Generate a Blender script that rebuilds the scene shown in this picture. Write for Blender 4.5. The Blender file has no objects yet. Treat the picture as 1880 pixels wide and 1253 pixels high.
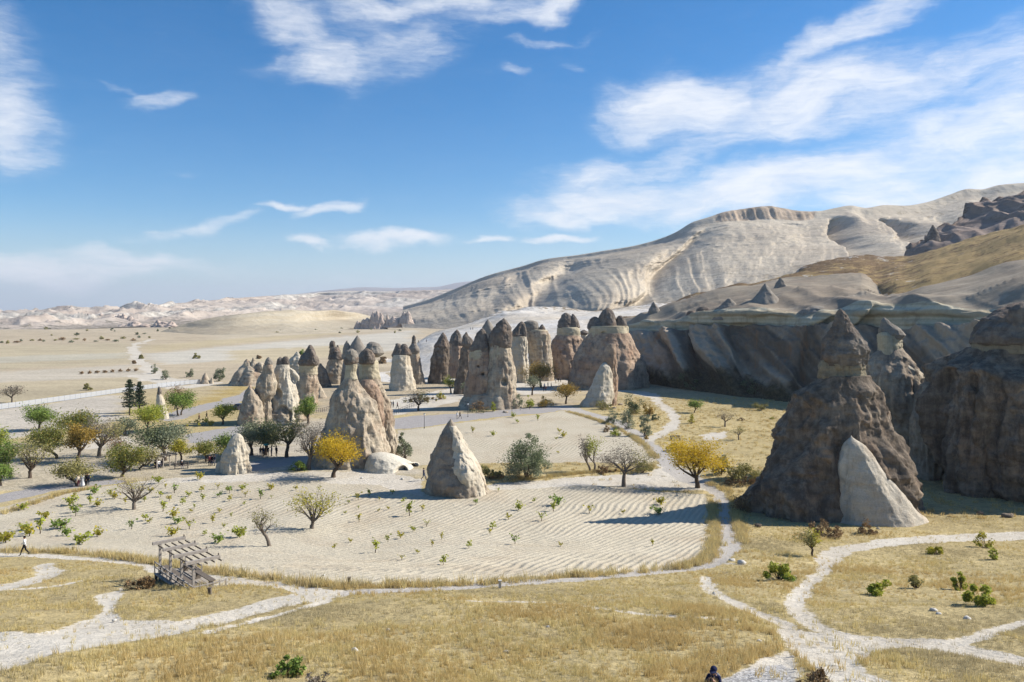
import bpy, math, random
import numpy as np
from mathutils import Vector, Matrix
random.seed(11)
C = bpy.context.scene.collection
scene = bpy.context.scene
R = math.radians

# ------------------------------------------------------------------ camera, world, sun, exposure
F, CX, HV, H = 1462.0, 940.0, 575.0, 24.0       # focal length, optical centre and horizon of the photograph; eye height in metres
cam_d = bpy.data.cameras.new('camera')
cam_d.sensor_width = 36.0
cam_d.lens = 36.0 * F / 1880.0
cam_d.shift_y = -(626.5 - HV) / 1880.0
cam_d.clip_start = 0.5
cam_d.clip_end = 60000.0
cam = bpy.data.objects.new('camera', cam_d)
C.objects.link(cam)
cam.location = (0, 0, H)
cam.rotation_euler = (R(90), 0, 0)
scene.camera = cam

SUN_EL, SUN_AZ = R(36), R(14)                   # azimuth counted from +X towards +Y
sun_d = bpy.data.lights.new('sun', 'SUN')
sun_d.energy = 5.0
sun_d.angle = R(0.5)
sun_d.color = (1.0, 0.945, 0.87)
sun = bpy.data.objects.new('sun', sun_d)
C.objects.link(sun)
sdir = Vector((math.cos(SUN_EL) * math.cos(SUN_AZ), math.cos(SUN_EL) * math.sin(SUN_AZ), math.sin(SUN_EL)))
sun.rotation_euler = sdir.to_track_quat('Z', 'Y').to_euler()
sun.location = (60, 20, 80)

scene.view_settings.view_transform = 'Standard'
scene.view_settings.look = 'None'
scene.view_settings.gamma = 1.0
scene.view_settings.use_curve_mapping = False
scene.view_settings.exposure = 0.63
scene.render.engine = 'CYCLES'
scene.cycles.use_denoising = True
scene.cycles.denoiser = 'OPENIMAGEDENOISE'
scene.cycles.denoising_input_passes = 'RGB_ALBEDO_NORMAL'
scene.cycles.denoising_prefilter = 'ACCURATE'
scene.cycles.max_bounces = 6
scene.cycles.diffuse_bounces = 1
scene.cycles.transparent_max_bounces = 8
scene.cycles.volume_bounces = 0

# ------------------------------------------------------------------ node helpers
class NT:
    def __init__(s, tree):
        s.t = tree
    def n(s, typ, **props):
        x = s.t.nodes.new(typ)
        for k, v in props.items():
            setattr(x, k, v)
        return x
    def put(s, sock, v):
        if isinstance(v, bpy.types.NodeSocket):
            s.t.links.new(v, sock)
        elif v is not None:
            sock.default_value = v
    def math(s, op, a, b=None, clamp=False):
        x = s.n('ShaderNodeMath', operation=op, use_clamp=clamp)
        s.put(x.inputs[0], a)
        if b is not None:
            s.put(x.inputs[1], b)
        return x.outputs[0]
    def mul(s, a, b): return s.math('MULTIPLY', a, b)
    def add(s, a, b): return s.math('ADD', a, b)
    def noise(s, vec, scale, detail=5.0, rough=0.55, dist=0.0):
        x = s.n('ShaderNodeTexNoise')
        s.put(x.inputs['Vector'], vec)
        x.inputs['Scale'].default_value = scale
        x.inputs['Detail'].default_value = detail
        x.inputs['Roughness'].default_value = rough
        x.inputs['Distortion'].default_value = dist
        return x.outputs['Fac']
    def map(s, vec, scale=(1, 1, 1), rot=(0, 0, 0), loc=(0, 0, 0)):
        x = s.n('ShaderNodeMapping')
        s.put(x.inputs['Vector'], vec)
        x.inputs['Scale'].default_value = scale
        x.inputs['Rotation'].default_value = rot
        x.inputs['Location'].default_value = loc
        return x.outputs['Vector']
    def rng(s, v, a, b, c=0.0, d=1.0, smooth=True):
        x = s.n('ShaderNodeMapRange', interpolation_type='SMOOTHSTEP' if smooth else 'LINEAR')
        s.put(x.inputs[0], v)
        for i, q in enumerate((a, b, c, d)):
            s.put(x.inputs[1 + i], q)
        return x.outputs[0]
    def mix(s, f, a, b, blend='MIX'):
        x = s.n('ShaderNodeMix', data_type='RGBA', blend_type=blend)
        s.put(x.inputs[0], f)
        for i, q in ((6, a), (7, b)):
            s.put(x.inputs[i], (*q, 1.0) if isinstance(q, tuple) and len(q) == 3 else q)
        return x.outputs[2]
    def attr(s, name):
        return s.n('ShaderNodeAttribute', attribute_name=name)
    def scale_col(s, col, f):
        x = s.n('ShaderNodeVectorMath', operation='SCALE')
        s.put(x.inputs[0], col)
        s.put(x.inputs['Scale'], f)
        return x.outputs[0]
    def bump(s, h, strength, dist):
        x = s.n('ShaderNodeBump')
        x.inputs['Strength'].default_value = strength
        x.inputs['Distance'].default_value = dist
        s.put(x.inputs['Height'], h)
        return x.outputs[0]

def new_mat(name, rough=0.95, spec=0.12):
    m = bpy.data.materials.new(name)
    m.use_nodes = True
    b = m.node_tree.nodes['Principled BSDF']
    b.inputs['Roughness'].default_value = rough
    b.inputs['Specular IOR Level'].default_value = spec
    return m, NT(m.node_tree), b

# ------------------------------------------------------------------ sky
world = bpy.data.worlds.new('World')
scene.world = world
world.use_nodes = True
W = NT(world.node_tree)
bg = world.node_tree.nodes['Background']
bg.inputs['Strength'].default_value = 0.088
sky = W.n('ShaderNodeTexSky', sky_type='NISHITA')
sky.sun_disc = False
sky.sun_elevation = SUN_EL
sky.sun_rotation = R(90) - SUN_AZ
sky.altitude = 1100.0
sky.air_density = 1.0
sky.dust_density = 0.3
sky.ozone_density = 3.0

def build_clouds():
    geo = W.n('ShaderNodeTexCoord')
    d = geo.outputs['Generated']
    sep = W.n('ShaderNodeSeparateXYZ')
    W.put(sep.inputs[0], d)
    x, y, z = sep.outputs
    az = W.math('ARCTAN2', x, y)
    hyp = W.math('SQRT', W.add(W.mul(x, x), W.mul(y, y)))
    el = W.math('ARCTAN2', z, hyp)
    comb = W.n('ShaderNodeCombineXYZ')
    W.put(comb.inputs[0], az)
    W.put(comb.inputs[1], el)
    P = comb.outputs[0]
    def ang(u, v):
        a = math.atan((u - CX) / F)
        return a, math.atan((HV - v) / F * math.cos(a))
    # slow warp so that outlines are ragged
    wn = W.n('ShaderNodeTexNoise')
    W.put(wn.inputs['Vector'], W.map(P, (1, 1.6, 1)))
    wn.inputs['Scale'].default_value = 9.0
    wn.inputs['Detail'].default_value = 5.0
    wv = W.n('ShaderNodeVectorMath', operation='SUBTRACT')
    W.put(wv.inputs[0], wn.outputs['Color'])
    wv.inputs[1].default_value = (0.5, 0.5, 0.5)
    ws = W.n('ShaderNodeVectorMath', operation='MULTIPLY')
    W.put(ws.inputs[0], wv.outputs[0])
    ws.inputs[1].default_value = (0.17, 0.075, 0.0)
    wa = W.n('ShaderNodeVectorMath', operation='ADD')
    W.put(wa.inputs[0], P)
    W.put(wa.inputs[1], ws.outputs[0])
    PW = wa.outputs[0]
    def blob(u, v, ru, rv, tilt, amp):
        a, e = ang(u, v)
        q = W.n('ShaderNodeVectorMath', operation='SUBTRACT')
        W.put(q.inputs[0], PW)
        q.inputs[1].default_value = (a, e, 0)
        m = W.n('ShaderNodeMapping', vector_type='TEXTURE')
        W.put(m.inputs['Vector'], q.outputs[0])
        m.inputs['Rotation'].default_value = (0, 0, R(tilt))
        m.inputs['Scale'].default_value = (ru / F, rv / F, 1)
        l = W.n('ShaderNodeVectorMath', operation='LENGTH')
        W.put(l.inputs[0], m.outputs[0])
        return W.rng(l.outputs['Value'], 1.28, 0.10, 0.0, amp)
    spec = [
        # large bank on the right
        (1250, 195, 190, 75, 2, .95), (1460, 180, 280, 85, 6, .95), (1330, 225, 180, 60, 0, .7), (1700, 150, 260, 60, 14, .7),
        (1560, 60, 250, 32, 24, .75), (1800, 250, 300, 95, 14, .85), (1870, 150, 180, 60, 16, .7),
        (1130, 370, 240, 48, 4, 1.0), (1090, 320, 150, 45, 10, .72), (1400, 345, 380, 62, 7, 1.0), (1760, 330, 330, 75, 8, .95),
        (1600, 300, 320, 60, 12, .75), (1040, 395, 150, 26, -4, .8), (1230, 290, 170, 34, 16, .6),
        # upper centre
        (560, 60, 170, 62, -28, .66), (610, 120, 160, 44, 6, .70), (720, 75, 210, 70, 12, .55), (760, 10, 380, 28, 3, .70),
        (1000, 18, 240, 24, 6, .8), (700, 40, 180, 60, 0, .45), (1010, 72, 90, 10, 6, .5),
        # left edge
        (-20, 200, 125, 110, 0, .8), (-30, 90, 85, 100, -10, .55),
        # wisps
        (310, 182, 44, 22, 14, .46), (262, 150, 60, 8, -28, .30), (925, 142, 46, 14, -6, .42), (1062, 118, 46, 13, -2, .38), (330, 312, 40, 10, 10, .25),
        # low bands
        (110, 492, 290, 34, 3, .85), (250, 472, 170, 22, -2, .85), (290, 425, 80, 15, 8, .62), (400, 405, 130, 16, 8, .62),
        (560, 380, 75, 15, -2, .9), (622, 385, 58, 22, 26, .85), (565, 454, 62, 14, -3, .88), (725, 446, 125, 20, 1, .95),
        (910, 440, 72, 12, 5, .8), (1018, 438, 68, 12, 2, .9), (700, 515, 170, 12, 2, .35)]
    tot = None
    for s in spec:
        b = blob(*s)
        if tot is None:
            tot = b
        else:
            x = W.n('ShaderNodeMath', operation='SMOOTH_MAX')
            W.put(x.inputs[0], tot); W.put(x.inputs[1], b); x.inputs[2].default_value = 0.12
            tot = x.outputs[0]
    # thin cirrus over the rest of the sky, outside the part in view
    gen = W.noise(W.map(P, (1.3, 4.0, 1), (0, 0, R(12))), 2.2, 6, .6)
    away = W.rng(W.math('ABSOLUTE', az), .70, .95)
    up = W.rng(el, .42, .6)
    away = W.math('MAXIMUM', away, up)
    low = W.rng(el, 0.02, .12)
    gen = W.mul(W.mul(W.rng(gen, .47, .72), away), low)
    tot = W.math('MAXIMUM', tot, W.mul(gen, .8))
    # streaky interior structure
    n1 = W.noise(W.map(PW, (1.0, 3.4, 1), (0, 0, R(-14))), 9.0, 9, .62, .35)
    n2 = W.noise(W.map(P, (1.0, 6.0, 1), (0, 0, R(-20))), 26.0, 9, .68, .5)
    nn = W.add(W.mul(n1, .66), W.mul(n2, .34))
    dens = W.add(tot, W.mul(W.add(nn, -.50), 1.55))
    dens = W.rng(dens, .04, 1.18)
    dens = W.mul(dens, W.rng(tot, 0.0, .30))
    veil = W.mul(W.mul(W.rng(tot, .02, .75), W.rng(nn, .30, .68)), .62)
    dens = W.math('MAXIMUM', W.mul(dens, .90), veil)
    return dens, el, nn

dens, el_s, nn_s = build_clouds()
hs = W.n('ShaderNodeHueSaturation')
W.put(hs.inputs['Color'], sky.outputs[0])
hs.inputs['Saturation'].default_value = 1.42
ccol = W.mix(W.rng(nn_s, .35, .62), (6.6, 6.9, 7.4), (7.4, 7.55, 7.8))
skyc = W.mix(W.rng(el_s, .13, -.04, 0.0, 1.0), hs.outputs[0], (3.7, 4.7, 5.6))     # pale air near the horizon, all the way round
col = W.mix(dens, skyc, ccol)
W.put(bg.inputs['Color'], col)

# ------------------------------------------------------------------ numpy helpers
def _hash(ix, iy, iz, seed):
    h = (ix.astype(np.uint32) * np.uint32(374761393) + iy.astype(np.uint32) * np.uint32(668265263)
         + iz.astype(np.uint32) * np.uint32(2147483647) + np.uint32((seed * 974634777) & 0xffffffff))
    h = (h ^ (h >> np.uint32(13))) * np.uint32(1274126177)
    h = (h ^ (h >> np.uint32(15))) * np.uint32(2246822519)
    h = h ^ (h >> np.uint32(16))
    return h.astype(np.float32) / np.float32(4294967296.0)

def vnoise(x, y, z, seed=0):
    x = np.asarray(x, np.float32); y = np.asarray(y, np.float32); z = np.asarray(z, np.float32)
    x, y, z = np.broadcast_arrays(x, y, z)
    xi = np.floor(x).astype(np.int64); yi = np.floor(y).astype(np.int64); zi = np.floor(z).astype(np.int64)
    fx = x - xi; fy = y - yi; fz = z - zi
    fx = fx * fx * fx * (fx * (fx * 6 - 15) + 10); fy = fy * fy * fy * (fy * (fy * 6 - 15) + 10); fz = fz * fz * fz * (fz * (fz * 6 - 15) + 10)
    def h(a, b, c): return _hash(xi + a, yi + b, zi + c, seed)
    x00 = h(0, 0, 0) * (1 - fx) + h(1, 0, 0) * fx
    x10 = h(0, 1, 0) * (1 - fx) + h(1, 1, 0) * fx
    x01 = h(0, 0, 1) * (1 - fx) + h(1, 0, 1) * fx
    x11 = h(0, 1, 1) * (1 - fx) + h(1, 1, 1) * fx
    return ((x00 * (1 - fy) + x10 * fy) * (1 - fz) + (x01 * (1 - fy) + x11 * fy) * fz) * 2 - 1

def fbm(x, y, z, octaves=4, seed=0, gain=0.5, lac=2.03):
    s = 0.0; a = 1.0; f = 1.0; t = 0.0
    for o in range(octaves):
        s = s + a * vnoise(np.asarray(x) * f + 13.7 * o, np.asarray(y) * f - 7.1 * o, np.asarray(z) * f + 3.3 * o, seed + o)
        t += a; a *= gain; f *= lac
    return s / t * 1.5

def ridged(x, y, z, octaves=3, seed=0):
    s = 0.0; a = 1.0; f = 1.0; t = 0.0
    for o in range(octaves):
        s = s + a * (1 - 2.2 * np.abs(vnoise(np.asarray(x) * f + 5.1 * o, np.asarray(y) * f + 9.3 * o, np.asarray(z) * f, seed + o)))
        t += a; a *= .5; f *= 2.05
    return s / t

def pchip(x, y, xi):
    x = np.asarray(x, float); y = np.asarray(y, float); xi = np.clip(np.asarray(xi, float), x[0], x[-1])
    if len(x) == 2:
        return np.interp(xi, x, y)
    h = np.diff(x); d = np.diff(y) / h
    m = np.zeros(len(x)); m[0] = d[0]; m[-1] = d[-1]
    for k in range(1, len(x) - 1):
        if d[k - 1] * d[k] > 0:
            w1 = 2 * h[k] + h[k - 1]; w2 = h[k] + 2 * h[k - 1]
            m[k] = (w1 + w2) / (w1 / d[k - 1] + w2 / d[k])
    i = np.clip(np.searchsorted(x, xi) - 1, 0, len(h) - 1)
    t = (xi - x[i]) / h[i]
    return ((1 + 2 * t) * (1 - t) ** 2 * y[i] + t * (1 - t) ** 2 * h[i] * m[i] + t * t * (3 - 2 * t) * y[i + 1] + t * t * (t - 1) * h[i] * m[i + 1])

def sstep(a, b, x):
    t = np.clip((x - a) / (b - a), 0, 1)
    return t * t * (3 - 2 * t)

# ------------------------------------------------------------------ terrain height, and from a sight line to the ground
def ground_z(x, y):
    x = np.asarray(x, float); y = np.asarray(y, float)
    k = 2.0
    s = 0.232 * (80.5 - y) / k
    z = k * np.where(s > 20, s, np.log1p(np.exp(np.minimum(s, 20))))
    near = sstep(150, 60, y)
    z = z + near * (0.35 * fbm(x * .055, y * .055, 0.3, 2, 5)) + sstep(75, 55, y) * .10 * fbm(x * .35, y * .35, 1.1, 2, 9)
    # smooth rise of bare rock where the ground climbs towards the white slope
    return z

def hit(u, v):
    """point of the terrain seen along a sight line"""
    k = (v - HV) / F; a = (u - CX) / F
    lo, hi = 3.0, 4000.0
    for _ in range(3):
        D = np.geomspace(lo, hi, 120)
        below = H - k * D <= ground_z(a * D, D)
        i = int(np.argmax(below)) if below.any() else 119
        lo, hi = float(D[max(i - 1, 0)]), float(D[i])
    D = (lo + hi) / 2
    return Vector((a * D, D, float(ground_z(a * D, D))))

def at(u, v, D):
    return Vector(((u - CX) / F * D, D, H - (v - HV) / F * D))

# ------------------------------------------------------------------ object helpers
def link_mesh(name, me, mats=None, parent=None, loc=None):
    o = bpy.data.objects.new(name, me)
    C.objects.link(o)
    if mats is not None:
        for m in (mats if isinstance(mats, (list, tuple)) else [mats]):
            me.materials.append(m)
    if parent is not None:
        o.parent = parent
    if loc is not None:
        o.location = loc
    return o

def mesh_np(name, verts, quads=None, tris=None, smooth=True, mat_idx=None):
    me = bpy.data.meshes.new(name)
    verts = np.asarray(verts, np.float32)
    nq = 0 if quads is None else len(quads); nt = 0 if tris is None else len(tris)
    me.vertices.add(len(verts))
    me.vertices.foreach_set('co', verts.ravel())
    idx = []
    if nq: idx.append(np.asarray(quads, np.int32).ravel())
    if nt: idx.append(np.asarray(tris, np.int32).ravel())
    idx = np.concatenate(idx)
    me.loops.add(len(idx))
    me.loops.foreach_set('vertex_index', idx)
    me.polygons.add(nq + nt)
    st = np.concatenate([np.arange(nq) * 4, nq * 4 + np.arange(nt) * 3]).astype(np.int32)
    me.polygons.foreach_set('loop_start', st)
    if mat_idx is not None:
        me.polygons.foreach_set('material_index', np.asarray(mat_idx, np.int32))
    me.polygons.foreach_set('use_smooth', np.full(nq + nt, smooth))
    me.update(calc_edges=True)
    me.validate()
    return me

def fattr(me, name, vals):
    a = me.attributes.new(name, 'FLOAT', 'POINT')
    a.data.foreach_set('value', np.asarray(vals, np.float32))

def cattr(me, name, rgb):
    a = me.attributes.new(name, 'FLOAT_COLOR', 'POINT')
    v = np.ones((len(rgb), 4), np.float32); v[:, :3] = rgb
    a.data.foreach_set('color', v.ravel())

def tag(o, label=None, cat=None, group=None, kind=None):
    if label: o['label'] = label
    if cat: o['category'] = cat
    if group: o['group'] = group
    if kind: o['kind'] = kind
    return o

def empty(name, loc, label, cat, group=None):
    o = bpy.data.objects.new(name, None)
    C.objects.link(o)
    o.location = loc
    o.empty_display_size = .3
    return tag(o, label, cat, group)

class MB:
    """collects boxes and tubes into one mesh"""
    def __init__(s): s.v = []; s.f = []
    def box(s, c, size, rot=None):
        b = len(s.v); hx, hy, hz = size[0] / 2, size[1] / 2, size[2] / 2
        for dz in (-hz, hz):
            for dx, dy in ((-hx, -hy), (hx, -hy), (hx, hy), (-hx, hy)):
                p = Vector((dx, dy, dz))
                if rot is not None: p = rot @ p
                s.v.append(tuple(Vector(c) + p))
        s.f += [(b, b + 3, b + 2, b + 1), (b + 4, b + 5, b + 6, b + 7)] + [(b + i, b + (i + 1) % 4, b + 4 + (i + 1) % 4, b + 4 + i) for i in range(4)]
        return s
    def bar(s, a, b, w, h):
        a = Vector(a); b = Vector(b); d = b - a
        rot = d.to_track_quat('X', 'Z').to_matrix()
        return s.box((a + b) / 2, (d.length, w, h), rot)
    def tube(s, pts, rad, n=6, caps=True):
        pts = [Vector(p) for p in pts]; b = len(s.v)
        ref = Vector((0.31, 0.22, 0.93)).normalized()
        for i, p in enumerate(pts):
            t = (pts[min(i + 1, len(pts) - 1)] - pts[max(i - 1, 0)]).normalized()
            e = t.cross(ref)
            if e.length < 1e-3: e = t.cross(Vector((1, 0, 0)))
            e.normalize(); g = t.cross(e)
            r = rad[i] if isinstance(rad, (list, tuple)) else rad
            for k in range(n):
                q = 2 * math.pi * k / n
                s.v.append(tuple(p + (e * math.cos(q) + g * math.sin(q)) * r))
        for i in range(len(pts) - 1):
            for k in range(n):
                s.f.append((b + i * n + k, b + i * n + (k + 1) % n, b + (i + 1) * n + (k + 1) % n, b + (i + 1) * n + k))
        if caps:
            s.f.append(tuple(b + k for k in range(n))[::-1])
            s.f.append(tuple(b + (len(pts) - 1) * n + k for k in range(n)))
        return s
    def mesh(s, name, smooth=False):
        me = bpy.data.meshes.new(name)
        me.from_pydata(s.v, [], s.f)
        if smooth: me.polygons.foreach_set('use_smooth', [True] * len(me.polygons))
        me.update()
        return me
    def build(s, name, m, parent=None, smooth=False, loc=None):
        return link_mesh(name, s.mesh(name, smooth), m, parent, loc)
# ================================================================== GROUND
def world_pts(px):
    return np.array([tuple(hit(u, v))[:2] for u, v in px])

def sd_poly(x, y, poly):
    d = np.full(x.shape, 1e9); inside = np.zeros(x.shape, bool)
    n = len(poly)
    for i in range(n):
        ax, ay = poly[i]; bx, by = poly[(i + 1) % n]
        ex, ey = bx - ax, by - ay
        t = np.clip(((x - ax) * ex + (y - ay) * ey) / (ex * ex + ey * ey + 1e-9), 0, 1)
        d = np.minimum(d, (x - ax - t * ex) ** 2 + (y - ay - t * ey) ** 2)
        c = ((ay > y) != (by > y)) & (x < (bx - ax) * (y - ay) / (by - ay + 1e-12) + ax)
        inside ^= c
    d = np.sqrt(d)
    return np.where(inside, -d, d)

def sd_line(x, y, pts, hw):
    d = np.full(x.shape, 1e9)
    hw = hw if isinstance(hw, (list, tuple)) else [hw] * len(pts)
    for i in range(len(pts) - 1):
        ax, ay = pts[i]; bx, by = pts[i + 1]
        ex, ey = bx - ax, by - ay
        t = np.clip(((x - ax) * ex + (y - ay) * ey) / (ex * ex + ey * ey + 1e-9), 0, 1)
        w = hw[i] * (1 - t) + hw[i + 1] * t
        d = np.minimum(d, np.hypot(x - ax - t * ex, y - ay - t * ey) - w)
    return d

def smooth_px(px, n=6):
    p = np.array(px, float); t = np.arange(len(p)); q = np.linspace(0, len(p) - 1, (len(p) - 1) * n + 1)
    return list(zip(pchip(t, p[:, 0], q), pchip(t, p[:, 1], q)))

ZONES = {'field': [], 'dirt': [], 'pave': [], 'asph': [], 'gravel': []}
def zpoly(kind, px, gain=1.0): ZONES[kind].append(('p', world_pts(px), None, gain))
def zline(kind, px, hw, gain=1.0): ZONES[kind].append(('l', world_pts(smooth_px(px, 4)), hw, gain))

zpoly('field', [(-260, 985), (-120, 955), (0, 930), (100, 905), (200, 892), (260, 884), (420, 880), (560, 878), (690, 884), (770, 905), (900, 900), (1000, 893), (1150, 896), (1290, 908),
                (1306, 930), (1300, 960), (1303, 1000), (1285, 1030), (1230, 1042), (1100, 1053), (1000, 1060), (900, 1068), (760, 1073), (640, 1076), (560, 1068), (440, 1050), (310, 1033),
                (200, 1020), (100, 1010), (0, 1008), (-120, 1012), (-260, 1020)])
zpoly('field', [(726, 792), (800, 783), (880, 772), (960, 764), (1038, 754), (1080, 768), (1122, 782), (1150, 800), (1182, 822), (1205, 845), (1190, 852), (1100, 850), (1000, 848), (930, 850), (880, 850), (820, 852), (760, 858), (735, 835)])
# white dirt
zpoly('dirt', [(-60, 1240), (-60, 1165), (80, 1162), (150, 1143), (196, 1122), (165, 1098), (200, 1088), (228, 1078), (222, 1100), (214, 1118), (232, 1136), (330, 1138), (430, 1116), (500, 1096), (560, 1084), (650, 1082),
               (640, 1092), (560, 1104), (500, 1116), (430, 1136), (330, 1162), (200, 1184), (100, 1200), (20, 1226)])
zpoly('dirt', [(60, 1058), (72, 1036), (100, 1034), (112, 1048), (98, 1060), (50, 1074), (0, 1084), (-40, 1090), (-40, 1078), (20, 1070)])
zline('dirt', [(-40, 1084), (60, 1080), (112, 1074), (160, 1064), (215, 1054)], .28)
zline('dirt', [(-80, 1017), (0, 1018), (80, 1020), (160, 1026), (250, 1036), (330, 1050), (420, 1063), (520, 1076), (600, 1087), (650, 1087)], [.9] * 37)
zline('dirt', [(395, 1072), (450, 1066), (500, 1072)], .6)
zline('dirt', [(600, 1100), (545, 1118), (490, 1132), (380, 1160)], .35)
zpoly('dirt', [(250, 884), (420, 872), (560, 866), (690, 864), (775, 880), (782, 912), (690, 892), (560, 882), (400, 886), (260, 890)])
zpoly('dirt', [(895, 890), (1010, 879), (1120, 872), (1205, 866), (1250, 868), (1300, 890), (1300, 902), (1150, 895), (1000, 893), (900, 902)])
zpoly('dirt', [(1412, 1150), (1432, 1140), (1452, 1152), (1490, 1158), (1560, 1163), (1640, 1170), (1760, 1178), (1900, 1208), (2000, 1230), (2000, 1250), (1880, 1222), (1760, 1202), (1660, 1186), (1605, 1194), (1572, 1212), (1580, 1236), (1660, 1262), (1530, 1262), (1490, 1225), (1446, 1196), (1428, 1174)])
zpoly('gravel', [(1322, 1246), (1370, 1226), (1432, 1216), (1452, 1240), (1460, 1275), (1310, 1275)])
zpoly('dirt', [(1340, 1240), (1400, 1205), (1440, 1190), (1475, 1240), (1440, 1250)])
zline('dirt', [(2050, 978), (1880, 984), (1750, 988), (1640, 996), (1560, 1006), (1520, 1034), (1490, 1064), (1470, 1095), (1468, 1125), (1490, 1150), (1540, 1164)], [1.9] * 13 + [1.5] * 4 + [1.0] * 4 + [.5] * 20)
zline('dirt', [(1298, 1058), (1310, 1085), (1350, 1105), (1390, 1125), (1430, 1142), (1462, 1166)], .42)
zline('dirt', [(860, 1102), (1000, 1106), (1120, 1117), (1220, 1129), (1300, 1133), (1400, 1140)], .2)
zline('dirt', [(2000, 1118), (1880, 1145), (1820, 1160), (1760, 1180)], .42)
zline('dirt', [(1300, 1030), (1330, 1034), (1362, 1037)], .35)
zline('dirt', [(1110, 716), (1180, 722), (1215, 742), (1237, 768), (1228, 790), (1205, 804), (1180, 811)], [2.6] * 6 + [1.3] * 19)
zpoly('dirt', [(690, 740), (770, 725), (850, 708), (862, 728), (790, 750), (700, 768)])
zpoly('dirt', [(925, 704), (985, 700), (1050, 694), (1062, 716), (960, 726)])
zpoly('dirt', [(1286, 797), (1332, 792), (1326, 806), (1290, 809)])
zpoly('dirt', [(1200, 866), (1225, 842), (1245, 850), (1300, 880), (1310, 905), (1270, 900)])
zline('dirt', [(275, 624), (243, 637), (249, 652), (256, 666), (274, 673), (288, 692), (330, 698)], 3.2)
zline('dirt', [(385, 704), (330, 712), (300, 700), (250, 690)], 4)
zpoly('dirt', [(150, 800), (230, 792), (240, 812), (170, 826), (120, 822)])
# paving
zline('pave', [(1036, 747), (1085, 762), (1130, 775), (1165, 795), (1190, 815), (1213, 836), (1238, 860), (1265, 880), (1300, 894), (1322, 915), (1331, 945), (1341, 975), (1345, 998), (1326, 1018), (1290, 1036),
               (1200, 1048), (1100, 1060), (1000, 1067), (900, 1074), (800, 1081), (720, 1084), (655, 1086)], [1.9] * 12 + [1.45] * 20 + [1.05] * 60)
zpoly('asph', [(716, 770), (760, 764), (860, 760), (960, 750), (1044, 744), (1046, 752), (960, 762), (880, 770), (800, 781), (724, 790)])
zline('asph', [(-120, 936), (0, 915), (60, 903), (120, 895), (168, 889), (205, 884)], [2.2] * 9 + [1.7] * 12)
zpoly('asph', [(335, 798), (380, 790), (445, 780), (446, 800), (385, 812), (345, 813)])
zline('asph', [(318, 768), (345, 757), (400, 743), (450, 729), (478, 716)], 3.6)
zpoly('asph', [(428, 872), (470, 846), (540, 836), (575, 838), (560, 850), (500, 862)], .8)

TINTS = []
def tint(px, col, soft=1.0): TINTS.append((world_pts(px), col, soft))
tint([(-300, 642), (240, 630), (252, 667), (-300, 690)], (0.415, 0.352, 0.235))
tint([(-300, 662), (-20, 656), (230, 648), (238, 657), (0, 667), (-300, 676)], (0.430, 0.391, 0.297))
tint([(-300, 696), (0, 684), (240, 670), (286, 690), (150, 697), (-300, 716)], (0.439, 0.387, 0.301))
tint([(-300, 716), (150, 697), (286, 691), (300, 700), (0, 742), (-300, 790)], (0.405, 0.340, 0.225))
tint([(-300, 800), (0, 752), (225, 722), (235, 765), (120, 790), (-40, 815), (-300, 850)], (0.473, 0.421, 0.340))
tint([(262, 636), (420, 622), (640, 606), (640, 612), (420, 632), (270, 648)], (0.447, 0.370, 0.232))
tint([(258, 652), (420, 636), (690, 613), (760, 606), (760, 640), (690, 648), (420, 662), (300, 670)], (0.482, 0.443, 0.361))
tint([(420, 644), (640, 634), (700, 640), (640, 655), (430, 668)], (0.473, 0.396, 0.258))
tint([(380, 606), (560, 596), (760, 588), (760, 606), (560, 614), (400, 624)], (0.456, 0.387, 0.275))
tint([(330, 742), (400, 722), (452, 700), (470, 712), (440, 726), (360, 750)], (0.404, 0.301, 0.120))
tint([(-300, 950), (-300, 860), (60, 815), (250, 800), (420, 812), (440, 868), (260, 882), (100, 902)], (0.430, 0.370, 0.267), 3)
tint([(560, 700), (870, 690), (1060, 690), (1080, 745), (860, 760), (600, 770), (540, 740)], (0.396, 0.327, 0.224), 2)
tint([(440, 770), (720, 760), (720, 800), (780, 870), (440, 870)], (0.430, 0.378, 0.292), 2)

def zone_weights(x, y, kinds=None):
    out = {}
    am = .14 + .0052 * np.maximum(y - 15, 0)
    x, y0 = x + am * (fbm(x * .16, y * .12, .3, 3, 61) + .5 * fbm(x * .7, y * .5, .3, 2, 63)), y
    y = y + 1.5 * am * (fbm(x * .16, y0 * .12, 5.3, 3, 62) + .5 * fbm(x * .7, y0 * .5, .3, 2, 64))
    soft = .22 + .0045 * np.maximum(y - 20, 0)
    for k, items in ZONES.items():
        if kinds and k not in kinds: continue
        w = np.zeros(x.shape, np.float32)
        for typ, pts, hw, gain in items:
            mg = 14.0
            m = (x > pts[:, 0].min() - mg) & (x < pts[:, 0].max() + mg) & (y > pts[:, 1].min() - mg) & (y < pts[:, 1].max() + mg)
            if not m.any(): continue
            if typ == 'p': d = sd_poly(x[m], y[m], pts)
            else: d = sd_line(x[m], y[m], pts, hw if not isinstance(hw, list) else (hw + [hw[-1]] * len(pts))[:len(pts)])
            w[m] = np.maximum(w[m], gain * sstep(1, -1, d / (2 * soft[m])))
        out[k] = w
    return out

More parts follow.
